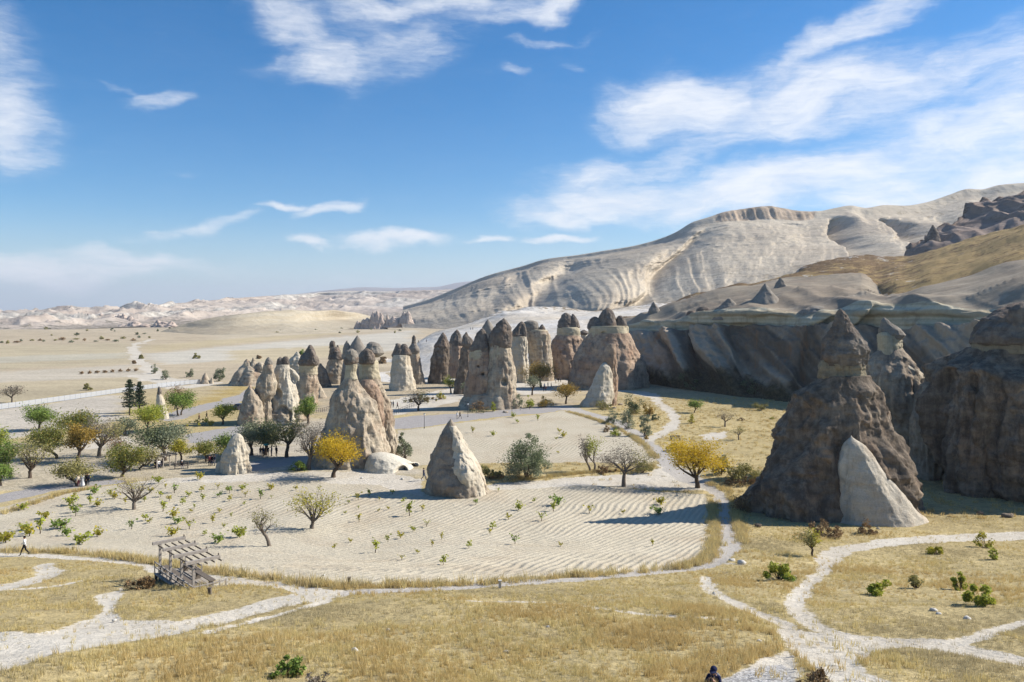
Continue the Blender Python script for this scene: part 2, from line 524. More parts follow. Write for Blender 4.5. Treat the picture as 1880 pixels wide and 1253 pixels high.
def grid_ground():
    D = np.geomspace(20, 3000, 4000)
    vD = HV + F * (H - ground_z(np.zeros_like(D), D)) / D
    vs = np.arange(1268, 586, -1.35)
    ys = np.interp(-vs, -vD[::1], D)
    ys = np.concatenate([np.linspace(-6, ys[0] - .8, 24), ys, np.geomspace(ys[-1] * 1.03, 16000, 34)])
    tn = np.concatenate([np.linspace(-1.15, -.69, 40)[:-1], np.linspace(-.69, .69, 820), np.linspace(.69, 1.15, 40)[1:]])
    yy = np.repeat(ys[:, None], len(tn), 1)
    reach = np.maximum(yy, 9.0)
    xx = tn[None, :] * reach
    x = xx.ravel(); y = yy.ravel()
    z = ground_z(x, y)
    w = zone_weights(x, y)
    # dirt tracks lie a little lower than the turf, the field edge too
    z = z - .07 * w['dirt'] - .05 * w['pave']
    # furrows
    a = R(24)
    p = x * math.cos(a) - y * math.sin(a)
    p = p + 1.3 * fbm(x * .03, y * .045, 2.0, 2, 31) + .30 * fbm(x * .22, y * .16, 0.4, 2, 33) + .0016 * (x - 10) ** 2 * (x < 10)
    phase = p / .74
    z = z + 0.034 * np.sin(phase * 2 * np.pi) * w['field'] * sstep(112, 95, y) * (.25 + .75 * sstep(-.2, .3, fbm(x * .05, y * .05, 4.4, 2, 71) + .012 * (x + 10)))
    z = z + .03 * fbm(x * 1.1, y * 1.1, .7, 2, 35) * w['field'] * sstep(120, 80, y)
    # colour of turf and plain
    N1 = fbm(x * .02, y * .03, .5, 3, 41); N2 = fbm(x * .12, y * .2, .5, 4, 43)
    base = np.zeros((len(x), 3))
    gold = np.array((.415, .33, .165)); straw = np.array((.43, .355, .245)); far = np.array((.42, .365, .275))
    t1 = sstep(190, 300, y)[:, None]; t2 = sstep(900, 1800, y)[:, None]
    base = gold * (1 - t1) + straw * t1
    base = base * (1 - t2) + far * t2
    for pts, c, soft in TINTS:
        m = (x > pts[:, 0].min() - 25) & (x < pts[:, 0].max() + 25) & (y > pts[:, 1].min() - 25) & (y < pts[:, 1].max() + 25)
        if not m.any(): continue
        s = (.8 + .012 * y[m]) * soft
        k = sstep(1, -1, (sd_poly(x[m], y[m], pts) + N2[m] * s * 1.5) / s)[:, None]
        base[m] = base[m] * (1 - k) + np.array(c) * k
    base *= (1 + .13 * N1 + .10 * N2)[:, None]
    nr, nc = yy.shape
    idx = np.arange(nr * nc).reshape(nr, nc)
    q = np.stack([idx[:-1, :-1], idx[:-1, 1:], idx[1:, 1:], idx[1:, :-1]], -1).reshape(-1, 4)
    g = 1 - np.maximum.reduce([w['field'], w['dirt'], w['pave'], w['asph'], w['gravel']])
    fw = {k: v[q].mean(1) for k, v in w.items()}
    cls = np.zeros(len(q), int)
    cls[fw['field'] > .5] = 1
    cls[fw['dirt'] > .5] = 2
    cls[fw['asph'] > .5] = 4
    cls[fw['pave'] > .5] = 3
    cls[fw['gravel'] > .5] = 5
    cy = y[q].mean(1); cx = x[q].mean(1)
    cls[(cls == 1) & (cy > 112)] = 6
    cls[(cls == 4) & (cx > -32)] = 7
    V = np.stack([x, y, z], 1)
    mat = ground_material()
    for k, nm in enumerate(['ground', 'ploughed_field', 'dirt_path', 'paved_path', 'road', 'gravel', 'upper_ploughed_field', 'plaza']):
        sel = q[cls == k]
        if not len(sel): continue
        used, inv = np.unique(sel, return_inverse=True)
        me = mesh_np(nm, V[used], inv.reshape(-1, 4))
        cattr(me, 'tint', base[used])
        for a_, src in (('w_field', w['field']), ('w_dirt', w['dirt']), ('w_pave', w['pave']), ('w_asph', w['asph']), ('w_gravel', w['gravel']), ('phase', phase)):
            fattr(me, a_, src[used])
        o = link_mesh(nm, me, mat)
        tag(o, kind='structure')

def ground_material():
    m, T, b = new_mat('earth_and_turf', .97, .08)
    pos = T.n('ShaderNodeNewGeometry').outputs['Position']
    n_f = T.noise(pos, 3.2, 8, .68)
    n_m = T.noise(pos, .8, 6, .62)
    n_l = T.noise(pos, .11, 4, .55)
    n_s = T.noise(T.map(pos, (0.010, 0.086, 0.086), (0, 0, R(-8))), 1.0, 5, .6)
    nw = T.add(T.mul(n_m, .55), T.mul(n_f, .45))
    def w(name, amp=.75, lo=.36, hi=.64):
        a = T.attr(name).outputs['Fac']
        return T.rng(T.add(a, T.mul(T.add(nw, -.5), amp)), lo, hi)
    tintc = T.attr('tint').outputs['Color']
    # turf: straw, greyish litter, bare pale specks
    f = T.rng(n_m, .25, .75, .72, 1.25, False)
    f2 = T.rng(n_f, .25, .78, .70, 1.32, False)
    f3 = T.rng(n_s, .3, .7, .88, 1.12, False)
    turf = T.scale_col(tintc, T.mul(T.mul(f, f2), f3))
    turf = T.mix(T.mul(T.rng(T.noise(pos, .45, 7, .7), .55, .72), .55), turf, (0.224, 0.176, 0.112))
    turf = T.mix(T.mul(T.rng(T.noise(T.map(pos, (1, 1, 1), (0, 0, 0), (37, 11, 0)), .9, 7, .7), .62, .72), .7), turf, (0.473, 0.430, 0.344))
    ph = T.attr('phase').outputs['Fac']
    sn = T.math('SINE', T.mul(ph, 2 * math.pi))
    fld = T.mix(T.rng(n_l, .3, .7), (0.509, 0.450, 0.336), (0.456, 0.400, 0.294))
    fld = T.mix(T.mul(T.rng(T.noise(T.map(pos, (.16, .09, 1), (0, 0, R(24))), 1.0, 6, .62), .45, .68), .55), fld, (.41, .335, .235))
    fld = T.mix(T.mul(T.rng(n_m, .45, .75), .35), fld, (0.525, 0.464, 0.365))
    fld = T.scale_col(fld, T.mul(T.rng(n_f, .2, .8, .86, 1.13, False), T.rng(sn, -1, 1, .93, 1.05, False)))
    fld = T.mix(T.mul(T.rng(T.noise(pos, 1.9, 6, .75), .66, .74), .6), fld, (0.232, 0.181, 0.120))
    c = T.mix(w('w_field', .35), turf, fld)
    drt = T.mix(T.rng(n_l, .3, .7), (.585, .535, .445), (.515, .46, .37))
    drt = T.mix(T.mul(T.rng(T.noise(pos, .35, 7, .7), .50, .68), .6), drt, (.435, .375, .285))
    drt = T.scale_col(drt, T.mul(T.rng(n_f, .2, .8, .84, 1.13, False), T.rng(n_m, .25, .75, .88, 1.08, False)))
    drt = T.mix(T.mul(T.rng(T.noise(pos, .75, 8, .75), .58, .68), .55), drt, (0.378, 0.318, 0.215))
    wd = w('w_dirt', 1.5, .42, .60)
    c = T.mix(wd, c, drt)
    asp = T.mix(T.rng(n_m, .3, .7), (0.361, 0.335, 0.310), (0.310, 0.288, 0.267))
    c = T.mix(w('w_asph', .3), c, T.scale_col(asp, T.rng(n_f, .2, .8, .9, 1.1, False)))
    pv = T.mix(T.rng(n_l, .35, .65), (0.456, 0.417, 0.361), (0.396, 0.365, 0.323))
    c = T.mix(w('w_pave', .5), c, T.scale_col(pv, T.rng(n_f, .2, .8, .86, 1.12, False)))
    vor = T.n('ShaderNodeTexVoronoi')
    T.put(vor.inputs['Vector'], pos)
    vor.inputs['Scale'].default_value = 9.0
    gr = T.mix(T.rng(vor.outputs['Distance'], .1, .7), (0.619, 0.602, 0.568), (0.310, 0.292, 0.267))
    c = T.mix(w('w_gravel', .7), c, gr)
    T.put(b.inputs['Base Color'], c)
    wf = T.attr('w_field').outputs['Fac']
    h = T.add(T.mul(T.mul(sn, wf), .022), T.add(T.mul(n_f, .12), T.mul(n_m, .16)))
    T.put(b.inputs['Normal'], T.bump(h, .8, 1.0))
    return m

grid_ground()
# ================================================================== HILLS AND CLIFF: lofted from rows of (u, v, distance)
def rows_grid(rows, nu, nts, u0, u1):
    us = np.linspace(u0, u1, nu)
    rr = []
    for r in rows:
        r = np.array(r, float)
        v = pchip(r[:, 0], r[:, 1], us); D = pchip(r[:, 0], r[:, 2], us)
        rr.append(np.stack([(us - CX) / F * D, D, H - (v - HV) / F * D], 1))
    out = []; tt = []
    for k in range(len(rr) - 1):
        for i in range(nts[k]):
            t = i / nts[k]
            # Catmull-Rom between the rows keeps the slope rounded
            p0 = rr[max(k - 1, 0)]; p1 = rr[k]; p2 = rr[k + 1]; p3 = rr[min(k + 2, len(rr) - 1)]
            m1 = (p2 - p0) * .5 * .55; m2 = (p3 - p1) * .5 * .55
            out.append((2 * t**3 - 3 * t**2 + 1) * p1 + (t**3 - 2 * t**2 + t) * m1 + (-2 * t**3 + 3 * t**2) * p2 + (t**3 - t**2) * m2)
            tt.append(k + t)
    out.append(rr[-1]); tt.append(len(rr) - 1)
    return np.array(out), np.array(tt), us

def grid_quads(nr, nc):
    idx = np.arange(nr * nc).reshape(nr, nc)
    return np.stack([idx[:-1, :-1], idx[:-1, 1:], idx[1:, 1:], idx[1:, :-1]], -1).reshape(-1, 4)

def grid_normals(P):
    du = np.gradient(P, axis=1); dt = np.gradient(P, axis=0)
    n = np.cross(du, dt)
    n /= np.linalg.norm(n, axis=2, keepdims=True) + 1e-9
    return n

def add_grid(name, P, mat, attrs=None):
    nr, nc, _ = P.shape
    me = mesh_np(name, P.reshape(-1, 3), grid_quads(nr, nc))
    for k, v in (attrs or {}).items(): fattr(me, k, v.ravel())
    return tag(link_mesh(name, me, mat), kind='structure')

# ---- materials
def strata_mat(name, pale, tan, dark, zs=.06, specks=.5, scrub=(.16, .13, .08), cap=None, scale=1.0):
    m, T, b = new_mat(name, .97, .06)
    pos = T.n('ShaderNodeNewGeometry').outputs['Position']
    warp = T.noise(pos, .006 * scale, 4, .5)
    sep = T.n('ShaderNodeSeparateXYZ'); T.put(sep.inputs[0], pos)
    zz = T.add(sep.outputs[2], T.mul(warp, 30.0 / scale))
    comb = T.n('ShaderNodeCombineXYZ')
    T.put(comb.inputs[2], T.mul(zz, zs)); T.put(comb.inputs[0], T.mul(sep.outputs[0], .0012 * scale))
    st = T.noise(comb.outputs[0], 2.2, 6, .65)
    st2 = T.noise(comb.outputs[0], 9.0, 4, .6)
    l = T.noise(pos, .004 * scale, 5, .6)
    f = T.noise(pos, .05 * scale, 8, .7)
    streak = T.noise(T.map(pos, (.05 * scale, .012 * scale, .012 * scale)), 1.0, 7, .65)
    c = T.mix(T.rng(st, .36, .66), pale, tan)
    c = T.mix(T.mul(T.mul(T.rng(st2, .52, .66), T.rng(l, .30, .55)), .45), c, dark)
    c = T.mix(T.mul(T.rng(l, .42, .68), .7), c, dark)
    c = T.mix(T.mul(T.rng(streak, .5, .72), .35), c, dark)
    if cap:
        a = T.attr('cap').outputs['Fac']
        cc = T.mix(T.rng(T.noise(T.map(pos, (.06 * scale, .06 * scale, .008 * scale)), 1.0, 6, .6), .35, .65), cap, tuple(q * .55 for q in cap))
        c = T.mix(T.rng(T.add(a, T.mul(T.add(f, -.5), .5)), .4, .6), c, cc)
    c = T.scale_col(c, T.rng(f, .2, .8, .80, 1.18, False))
    sc = T.noise(pos, .085 * scale, 6, .72)
    a2 = T.attr('scrub').outputs['Fac']
    c = T.mix(T.mul(T.rng(T.add(sc, T.mul(a2, .28)), .585, .665), specks), c, scrub)
    T.put(b.inputs['Base Color'], c)
    T.put(b.inputs['Normal'], T.bump(T.add(T.mul(f, 6.0 / scale), T.mul(st, 3.0 / scale)), .6, 1.0))
    return m

m_pale = strata_mat('pale_layered_tuff', (.525, .46, .355), (.465, .395, .295), (.38, .315, .235), .09, .5, cap=(.50, .39, .28))
m_far = strata_mat('far_badland_tuff', (.52, .455, .375), (.43, .36, .295), (.35, .285, .23), .12, .8, (.10, .095, .065), cap=(.57, .52, .44))
m_white = strata_mat('white_tuff_slope', (.60, .575, .53), (.56, .52, .45), (.48, .41, .31), .15, .85, (.20, .15, .09), scale=3.0)

def slope_noise(P, N, t, a, seed, fr=.012, gl=.02):
    x, y, z = P[..., 0], P[..., 1], P[..., 2]
    gul = ridged(x * gl + .35 * fbm(x * gl, y * gl, z * gl, 2, seed + 9), y * gl * .25, z * gl * .22, 3, seed)
    big = fbm(x * fr, y * fr, z * fr * 1.5, 4, seed + 3)
    return gul, big

# ---- far blue range on the horizon
rows = [[(-900, 580, 11000), (500, 580, 11000), (1500, 580, 11000)],
        [(-900, 575, 12000), (-200, 572, 12000), (200, 570, 12000), (480, 552, 12000), (560, 541, 12000), (620, 534, 12000), (660, 531, 12000), (720, 529, 12000), (790, 526, 12000), (840, 519, 12000), (900, 514, 12000), (1100, 520, 12000), (1500, 540, 12000)],
        [(-900, 585, 14000), (500, 585, 14000), (1500, 585, 14000)]]
P, t, us = rows_grid(rows, 160, [10, 4], -900, 1500)
P[..., 2] += 30 * fbm(P[..., 0] * .0012, P[..., 1] * .0012, 0, 4, 3) * (t[:, None] > 0)
add_grid('mountain_range', P, strata_mat('far_range_earth', (0.299, 0.264, 0.229), (0.264, 0.229, 0.194), (0.229, 0.194, 0.167), .03, .2))

# ---- badlands plateau along the horizon
rows = [[(-1200, 622, 900), (0, 610, 1050), (200, 602, 1250), (400, 596, 1500), (600, 588, 2000), (900, 586, 2200)],
        [(-1200, 606, 1200), (0, 603, 1250), (90, 600, 1300), (200, 594, 1500), (330, 588, 1700), (450, 584, 2000), (600, 575, 2500), (900, 570, 2600)],
        [(-1200, 594, 1500), (0, 590, 1550), (90, 589, 1550), (160, 586, 1650), (240, 584, 1750), (330, 578, 2000), (450, 570, 2400), (600, 560, 3000), (900, 552, 3000)],
        [(-1200, 578, 2000), (0, 576, 2100), (90, 575, 2050), (160, 570, 1950), (240, 568, 1950), (330, 566, 2300), (420, 558, 2700), (520, 550, 3000), (600, 545, 3300), (700, 543, 3300), (900, 540, 3300)],
        [(-1200, 573, 2300), (0, 572, 2400), (90, 571, 2300), (160, 567, 2150), (240, 564, 2150), (330, 557, 2600), (420, 549, 2900), (480, 545, 3100), (560, 540, 3400), (640, 535, 3500), (700, 536, 3500), (900, 530, 3500)],
        [(-1200, 571, 5200), (0, 571, 5000), (240, 565, 5000), (480, 560, 6000), (900, 560, 6000)]]
P, t, us = rows_grid(rows, 640, [14, 22, 30, 10, 5], -1200, 900)
x, y = P[..., 0], P[..., 1]
k = (sstep(.5, 1.2, t) * sstep(3.9, 3.2, t))[:, None]
teeth = np.maximum(ridged(x * .012, y * .012, 1.3, 3, 77), -.25)
reg = sstep(-.35, .35, fbm(x * .0022, y * .003, .7, 2, 78))
P[..., 2] += k * (.35 + .65 * reg) * 22.0 * teeth + k * 4.0 * fbm(x * .006, y * .006, .2, 3, 79)
gl = ridged(x * .02, y * .02, .3, 2, 80)
cap = np.maximum((sstep(2.7, 3.1, t) * sstep(4.4, 4.0, t))[:, None] * sstep(-.6, .3, fbm(x * .004, y * .002, .2, 2, 81)), (sstep(1.2, 1.5, t) * sstep(2.3, 2.0, t))[:, None] * sstep(-.2, .4, fbm(x * .005, y * .002, 3.2, 2, 82))) * (.55 + .45 * sstep(-.3, .3, gl))
add_grid('badlands', P, m_far, {'cap': cap, 'scrub': .5 * sstep(1.2, .4, t)[:, None] * np.ones_like(x)})

# ---- smooth low hill in the middle distance
rows = [[(290, 613, 1000), (400, 616, 860), (560, 612, 950), (700, 598, 1350), (760, 592, 1500)],
        [(290, 612, 1010), (330, 604, 1010), (400, 601, 960), (520, 594, 1050), (640, 588, 1450), (760, 588, 1600)],
        [(290, 611.5, 1040), (330, 600, 1040), (370, 589, 1040), (420, 580, 1040), (470, 575, 1080), (540, 571, 1200), (600, 571, 1350), (650, 575, 1500), (700, 584, 1650), (760, 588, 1700)],
        [(290, 612, 1300), (500, 600, 1400), (760, 592, 2000)]]
P, t, us = rows_grid(rows, 260, [14, 22, 6], 290, 760)
x, y = P[..., 0], P[..., 1]
P[..., 2] += sstep(.4, 1.2, t)[:, None] * (2.2 * ridged(x * .012, y * .003, .3, 2, 51) + 2.0 * fbm(x * .006, y * .006, .3, 3, 52))
add_grid('low_hill', P, strata_mat('straw_hill_earth', (0.440, 0.387, 0.286), (0.405, 0.343, 0.238), (0.343, 0.282, 0.194), .1, .35), {'scrub': np.zeros_like(x)})

# ---- the big pale mountain
crest = [(740, 566, 1900), (790, 552, 1850), (830, 536, 1800), (900, 508, 1700), (960, 492, 1650), (1000, 480, 1600), (1060, 472, 1550), (1110, 464, 1500), (1160, 456, 1450), (1200, 446, 1420), (1240, 430, 1380),
         (1272, 411, 1360), (1300, 402, 1350), (1330, 392, 1350), (1370, 385, 1350), (1410, 381, 1350), (1440, 385, 1350), (1465, 390, 1350), (1500, 391, 1360), (1530, 386, 1370), (1562, 381, 1380), (1590, 384, 1380),
         (1625, 379, 1400), (1660, 380, 1420), (1700, 374, 1450), (1740, 361, 1480), (1780, 349, 1500), (1800, 350, 1500), (1835, 342, 1500), (1880, 338, 1500), (2000, 330, 1500), (2400, 330, 1500)]
capb = [(u, v + (4 if u < 1240 else 7 + 15 * math.exp(-((u - 1400) / 90) ** 2) + (10 if u > 1580 else 0)), D - 62) for u, v, D in crest]
cpt = [(u, v - 1.0, D - 6) for u, v, D in crest]
mid = [(740, 572, 1700), (830, 552, 1560), (900, 532, 1450), (1000, 510, 1330), (1100, 498, 1230), (1200, 486, 1170), (1300, 458, 1150), (1400, 448, 1130), (1500, 444, 1130), (1600, 440, 1150), (1700, 430, 1180), (1880, 405, 1200), (2400, 400, 1200)]
low = [(740, 585, 1450), (830, 578, 1300), (900, 570, 1180), (1000, 566, 1050), (1100, 560, 960), (1200, 556, 900), (1300, 540, 850), (1400, 530, 820), (1500, 510, 800), (1600, 500, 800), (1700, 490, 820), (1880, 470, 850), (2400, 460, 850)]
foot = [(740, 612, 1250), (900, 622, 1000), (1100, 630, 800), (1300, 620, 640), (1500, 590, 600), (1880, 560, 650), (2400, 560, 650)]
back = [(u, v + 60, D + 420) for u, v, D in crest]
rows = [foot, low, mid, capb, cpt, back]
P, t, us = rows_grid(rows, 760, [10, 70, 80, 10, 10], 740, 2400)
N = grid_normals(P)
x, y, z = P[..., 0], P[..., 1], P[..., 2]
uu = us[None, :] + 0 * x; tt = t[:, None] + 0 * x
sl = uu + 12 * (tt - 2) * np.where(uu < 1440, 1, -1) * sstep(0, 120, np.abs(uu - 1440)) + 16 * fbm(uu * .008, tt * .9, .3, 3, 124)
gul = ridged(sl * .024, tt * .25, .3, 2, 120)
g2 = ridged(sl * .066, tt * .5, .7, 2, 125)
g3 = ridged(sl * .16, tt * .9, .7, 2, 126)
big = fbm(uu * .007, tt * .5, .2, 3, 123)
amp_u = .30 + .70 * np.maximum(sstep(1455, 1520, uu), sstep(1250, 1190, uu) * .45)
k = (sstep(.2, 1.0, t) * sstep(3.0, 2.7, t))[:, None]
md = sstep(-.35, .45, fbm(uu * .011, tt * .8, .9, 2, 127))
d = k * (24 * np.minimum(gul, .35) * amp_u * (.4 + .6 * md) + 16 * big + 7.5 * g2 * md * (.35 + .65 * amp_u) + 2.6 * g3 * md + 5.0 * fbm(uu * .05, tt * 6, .4, 4, 128))
# spurs: three ribs that run down towards the viewer, with gullies between them
uu = us[None, :] + 0 * x
tt = t[:, None] + 0 * x
def rib(uc, du, amp, w):
    c = uc + du * (tt - 2.9)
    return amp * np.exp(-((uu - c) / w) ** 2)
wob = 26 * fbm(x * .004, y * .004, z * .01, 3, 133)
uu = uu + wob
s = rib(1190, 60, 58, 52) + rib(905, 55, 22, 60) - rib(1068, 46, 62, 34) + rib(1385, -10, 20, 90) - rib(1290, 60, 34, 24) - rib(1508, -58, 56, 18) + rib(1555, -60, 16, 34) - rib(1606, -80, 62, 18) + rib(1650, -80, 16, 38) - rib(1720, -70, 26, 26) - rib(1130, 70, 16, 18) - rib(980, 50, 18, 22)
d = d + (sstep(.2, .9, t) * sstep(2.98, 2.3, t))[:, None] * s * 1.15
P[..., 1] -= d * 1.25
# broken face of the caprock
kc = (sstep(2.85, 3.1, t) * sstep(4.0, 3.8, t))[:, None]
P[..., 1] -= kc * (1.5 + 9 * sstep(1285, 1320, uu) * sstep(1490, 1460, uu)) * ridged(x * .045, 0.3, z * .004, 3, 131)
cap = (sstep(2.9, 3.1, t) * sstep(4.2, 3.9, t))[:, None] * (sstep(1285, 1320, uu) * sstep(1490, 1460, uu) + .30 * sstep(1600, 1640, uu) * sstep(1770, 1740, uu))
scrub = .30 * sstep(1200, 1500, uu) * sstep(1.8, .9, tt) + .12 * sstep(3.7, 4.0, tt) + .22 * sstep(1560, 1700, uu) - .3 * sstep(1200, 1000, uu)
add_grid('mountain', P, m_pale, {'cap': cap, 'scrub': scrub})

# ---- gullied hill in front of the mountain's left end
rows = [[(700, 606, 950), (780, 606, 900), (900, 606, 860), (1000, 604, 800), (1130, 604, 760)],
        [(700, 597, 1200), (780, 583, 1040), (850, 577, 960), (930, 570, 900), (1000, 572, 840), (1130, 576, 790)],
        [(700, 594, 1260), (780, 574, 1130), (850, 545, 1060), (900, 530, 1010), (945, 525, 980), (990, 534, 920), (1040, 553, 860), (1130, 572, 820)],
        [(700, 592, 1300), (770, 572, 1220), (815, 548, 1180), (850, 530, 1150), (890, 515, 1110), (925, 509, 1080), (960, 512, 1060), (1000, 524, 1000), (1040, 543, 920), (1130, 570, 850)],
        [(700, 600, 1500), (900, 545, 1350), (1130, 580, 1100)]]
rows = [[(u, v, D * 1.45) for u, v, D in r] for r in rows]
P, t, us = rows_grid(rows, 420, [12, 44, 20, 8], 700, 1130)
N = grid_normals(P)
x, y, z = P[..., 0], P[..., 1], P[..., 2]
k = (sstep(.1, .5, t) * sstep(3.05, 2.2, t))[:, None]
d = k * (6.5 * ridged(us[None, :] * .05 + 4 * 0 + .35 * fbm(us[None, :] * .02, t[:, None] * .8, .2, 2, 142) + 0 * x, t[:, None] * .3 + 0 * x, .3, 3, 140) * (.35 + .65 * sstep(2.4, 1.2, t)[:, None]) + 5 * fbm(us[None, :] * .012 + 0 * x, t[:, None] * .5 + 0 * x, .4, 3, 141))
P[..., 1] -= d * 2.6
add_grid('gullied_hill', P, m_pale, {'cap': 0 * x, 'scrub': .18 * sstep(.9, .3, t)[:, None] + 0 * x - .12})

# ---- white slope rising behind the chimneys
rows = [[(660, 700, 281), (760, 706, 268), (860, 700, 281), (1000, 690, 305), (1200, 690, 305), (1400, 690, 305)],
        [(660, 691, 300), (720, 684, 318), (760, 674, 340), (800, 662, 345), (860, 650, 350), (1000, 640, 360), (1200, 630, 370), (1400, 620, 370)],
        [(660, 680, 332), (710, 668, 380), (745, 650, 430), (780, 633, 440), (820, 620, 450), (880, 610, 450), (960, 598, 450), (1080, 596, 450), (1200, 588, 450), (1400, 570, 450)],
        [(660, 673, 357), (705, 662, 402), (740, 646, 495), (775, 626, 520), (810, 613, 540), (850, 602, 545), (890, 592, 545), (930, 580, 550), (980, 576, 560), (1080, 578, 560), (1200, 572, 560), (1400, 550, 560)],
        [(660, 672, 361), (705, 661, 407), (740, 645, 500), (780, 622, 560), (820, 606, 600), (870, 592, 640), (920, 574, 650), (940, 571, 650), (985, 566, 650), (1040, 568, 650), (1090, 572, 640), (1120, 570, 640), (1180, 562, 650), (1240, 553, 650), (1310, 545, 660), (1400, 530, 660)],
        [(660, 672, 420), (740, 648, 620), (900, 600, 900), (1100, 590, 900), (1400, 570, 900)]]
P, t, us = rows_grid(rows, 420, [14, 26, 26, 26, 6], 660, 1400)
x, y, z = P[..., 0], P[..., 1], P[..., 2]
uu = us[None, :] + 0 * x; tt = t[:, None] + 0 * x
k = (sstep(.3, 1.0, t) * sstep(4.2, 3.6, t))[:, None] * sstep(670, 760, uu)
P[..., 2] += k * (1.8 * fbm(x * .03, y * .03, .3, 4, 150) + 1.4 * ridged(x * .05, y * .03, .1, 2, 151) * sstep(2.6, 3.4, tt))
scrub = .75 * sstep(3.3, 3.9, tt) * sstep(800, 900, uu) - .35 * sstep(3.2, 2.2, tt) * sstep(960, 860, uu)
add_grid('white_slope', P, m_white, {'scrub': scrub})

# ---- the shaded cliff, the bare terrace above it and the scrubby hill on top
def cliff_mat():
    m, T, b = new_mat('cliff_rock', .96, .08)
    pos = T.n('ShaderNodeNewGeometry').outputs['Position']
    a = T.attr('level').outputs['Fac']
    n = T.noise(pos, .09, 6, .6)
    st = T.noise(T.map(pos, (.28, .28, .05), (0, R(28), R(20))), 1.0, 7, .62)
    f = T.noise(pos, 1.1, 7, .7)
    c = T.mix(T.rng(n, .35, .65), (.195, .155, .117), (.135, .105, .077))
    c = T.mix(T.mul(T.rng(st, .55, .70), .8), c, (.25, .14, .075))
    c = T.mix(T.mul(T.rng(st, .48, .30), .7), c, (.115, .095, .075))
    wn = T.attr('relief_shade').outputs['Fac']
    c = T.mix(T.rng(T.add(wn, T.mul(T.add(n, -.5), .8)), .02, .42), c, (.385, .31, .23))  # relief shading put into the colour: pale ribs, dark recesses
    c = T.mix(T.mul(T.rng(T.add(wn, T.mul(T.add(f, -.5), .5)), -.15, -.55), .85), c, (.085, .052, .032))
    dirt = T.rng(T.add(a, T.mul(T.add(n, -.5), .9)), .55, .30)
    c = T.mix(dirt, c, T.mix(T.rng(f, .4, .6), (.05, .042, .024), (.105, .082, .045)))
    band = T.rng(T.add(a, T.mul(T.add(n, -.5), .12)), .985, 1.015)
    sep = T.n('ShaderNodeSeparateXYZ'); T.put(sep.inputs[0], pos)
    comb = T.n('ShaderNodeCombineXYZ'); T.put(comb.inputs[2], T.add(sep.outputs[2], T.mul(n, 1.5)))
    lay = T.noise(comb.outputs[0], .55, 3, .5)
    bc = T.mix(T.rng(lay, .4, .6), (.55, .49, .35), (.36, .30, .20))
    bc = T.mix(T.mul(T.rng(st, .5, .66), .45), bc, (.20, .165, .12))
    c = T.mix(band, c, bc)
    c = T.scale_col(c, T.rng(f, .2, .8, .82, 1.16, False))
    T.put(b.inputs['Base Color'], c)
    T.put(b.inputs['Normal'], T.bump(T.add(T.mul(f, .25), T.mul(st, 1.0)), .7, 1.0))
    return m

def terrace_mat():
    m, T, b = new_mat('bare_grey_tuff', .95, .08)
    pos = T.n('ShaderNodeNewGeometry').outputs['Position']
    n = T.noise(pos, .05, 5, .6)
    s = T.noise(T.map(pos, (.05, .22, .3), (0, 0, R(12))), 1.0, 6, .62)
    f = T.noise(pos, .9, 7, .7)
    c = T.mix(T.rng(n, .35, .65), (.31, .262, .195), (.245, .20, .148))
    c = T.mix(T.mul(T.rng(s, .5, .68), .5), c, (.17, .145, .115))
    c = T.mix(T.mul(T.rng(s, .45, .32), .4), c, (.42, .37, .29))
    sc = T.noise(pos, .35, 6, .7)
    c = T.mix(T.mul(T.rng(sc, .655, .70), .8), c, (.20, .14, .08))
    c = T.scale_col(c, T.rng(f, .2, .8, .85, 1.12, False))
    T.put(b.inputs['Base Color'], c)
    T.put(b.inputs['Normal'], T.bump(T.add(T.mul(f, .25), T.mul(s, .8)), .6, 1.0))
    return m

def scrubhill_mat():
    m, T, b = new_mat('scrubby_hill_turf', .97, .06)
    pos = T.n('ShaderNodeNewGeometry').outputs['Position']
    n = T.noise(pos, .03, 5, .6)
    s = T.noise(T.map(pos, (.10, .26, .3), (0, 0, R(10))), 1.0, 8, .7)
    f = T.noise(pos, .8, 8, .72)
    a = T.attr('brown').outputs['Fac']
    c = T.mix(T.rng(f, .3, .7), (.40, .29, .135), (.31, .22, .10))
    c = T.mix(T.rng(T.add(s, T.mul(a, .22)), .52, .66), c, (.185, .125, .07))
    c = T.mix(T.mul(T.rng(T.add(T.noise(pos, .12, 7, .72), T.mul(a, .12)), .66, .71), .85), c, (.50, .47, .41))
    c = T.scale_col(c, T.rng(f, .2, .8, .75, 1.22, False))
    T.put(b.inputs['Base Color'], c)
    T.put(b.inputs['Normal'], T.bump(T.add(T.mul(f, .8), T.mul(s, .8)), .8, 1.0))
    return m

CF = [(1120, 300), (1180, 276), (1250, 251), (1340, 230), (1450, 213), (1540, 203), (1650, 189), (1760, 174), (1880, 160), (2050, 145), (2300, 130)]
FD = lambda u: float(np.interp(u, [c[0] for c in CF], [c[1] for c in CF]))
footr = [(u, HV + F * (H + 1.5) / D, D) for u, D in CF]
off = lambda rows, k: [(u, v, FD(u) + k) for u, v in rows]
talus = off([(1120, 680), (1180, 678), (1250, 680), (1300, 680), (1350, 676), (1400, 696), (1450, 706), (1540, 718), (1650, 720), (1760, 730), (1880, 740), (2050, 750), (2300, 760)], 5)
bandb = off([(1120, 612), (1180, 609), (1250, 606), (1340, 602), (1450, 600), (1540, 602), (1650, 606), (1760, 606), (1880, 600), (2050, 590), (2300, 590)], 17)
LIP = [(1120, 591), (1180, 586), (1250, 580), (1340, 571), (1420, 568), (1480, 570), (1526, 573), (1580, 569), (1650, 566), (1760, 567), (1810, 562), (1880, 552), (2050, 540), (2300, 530)]
lip = off(LIP, 19)
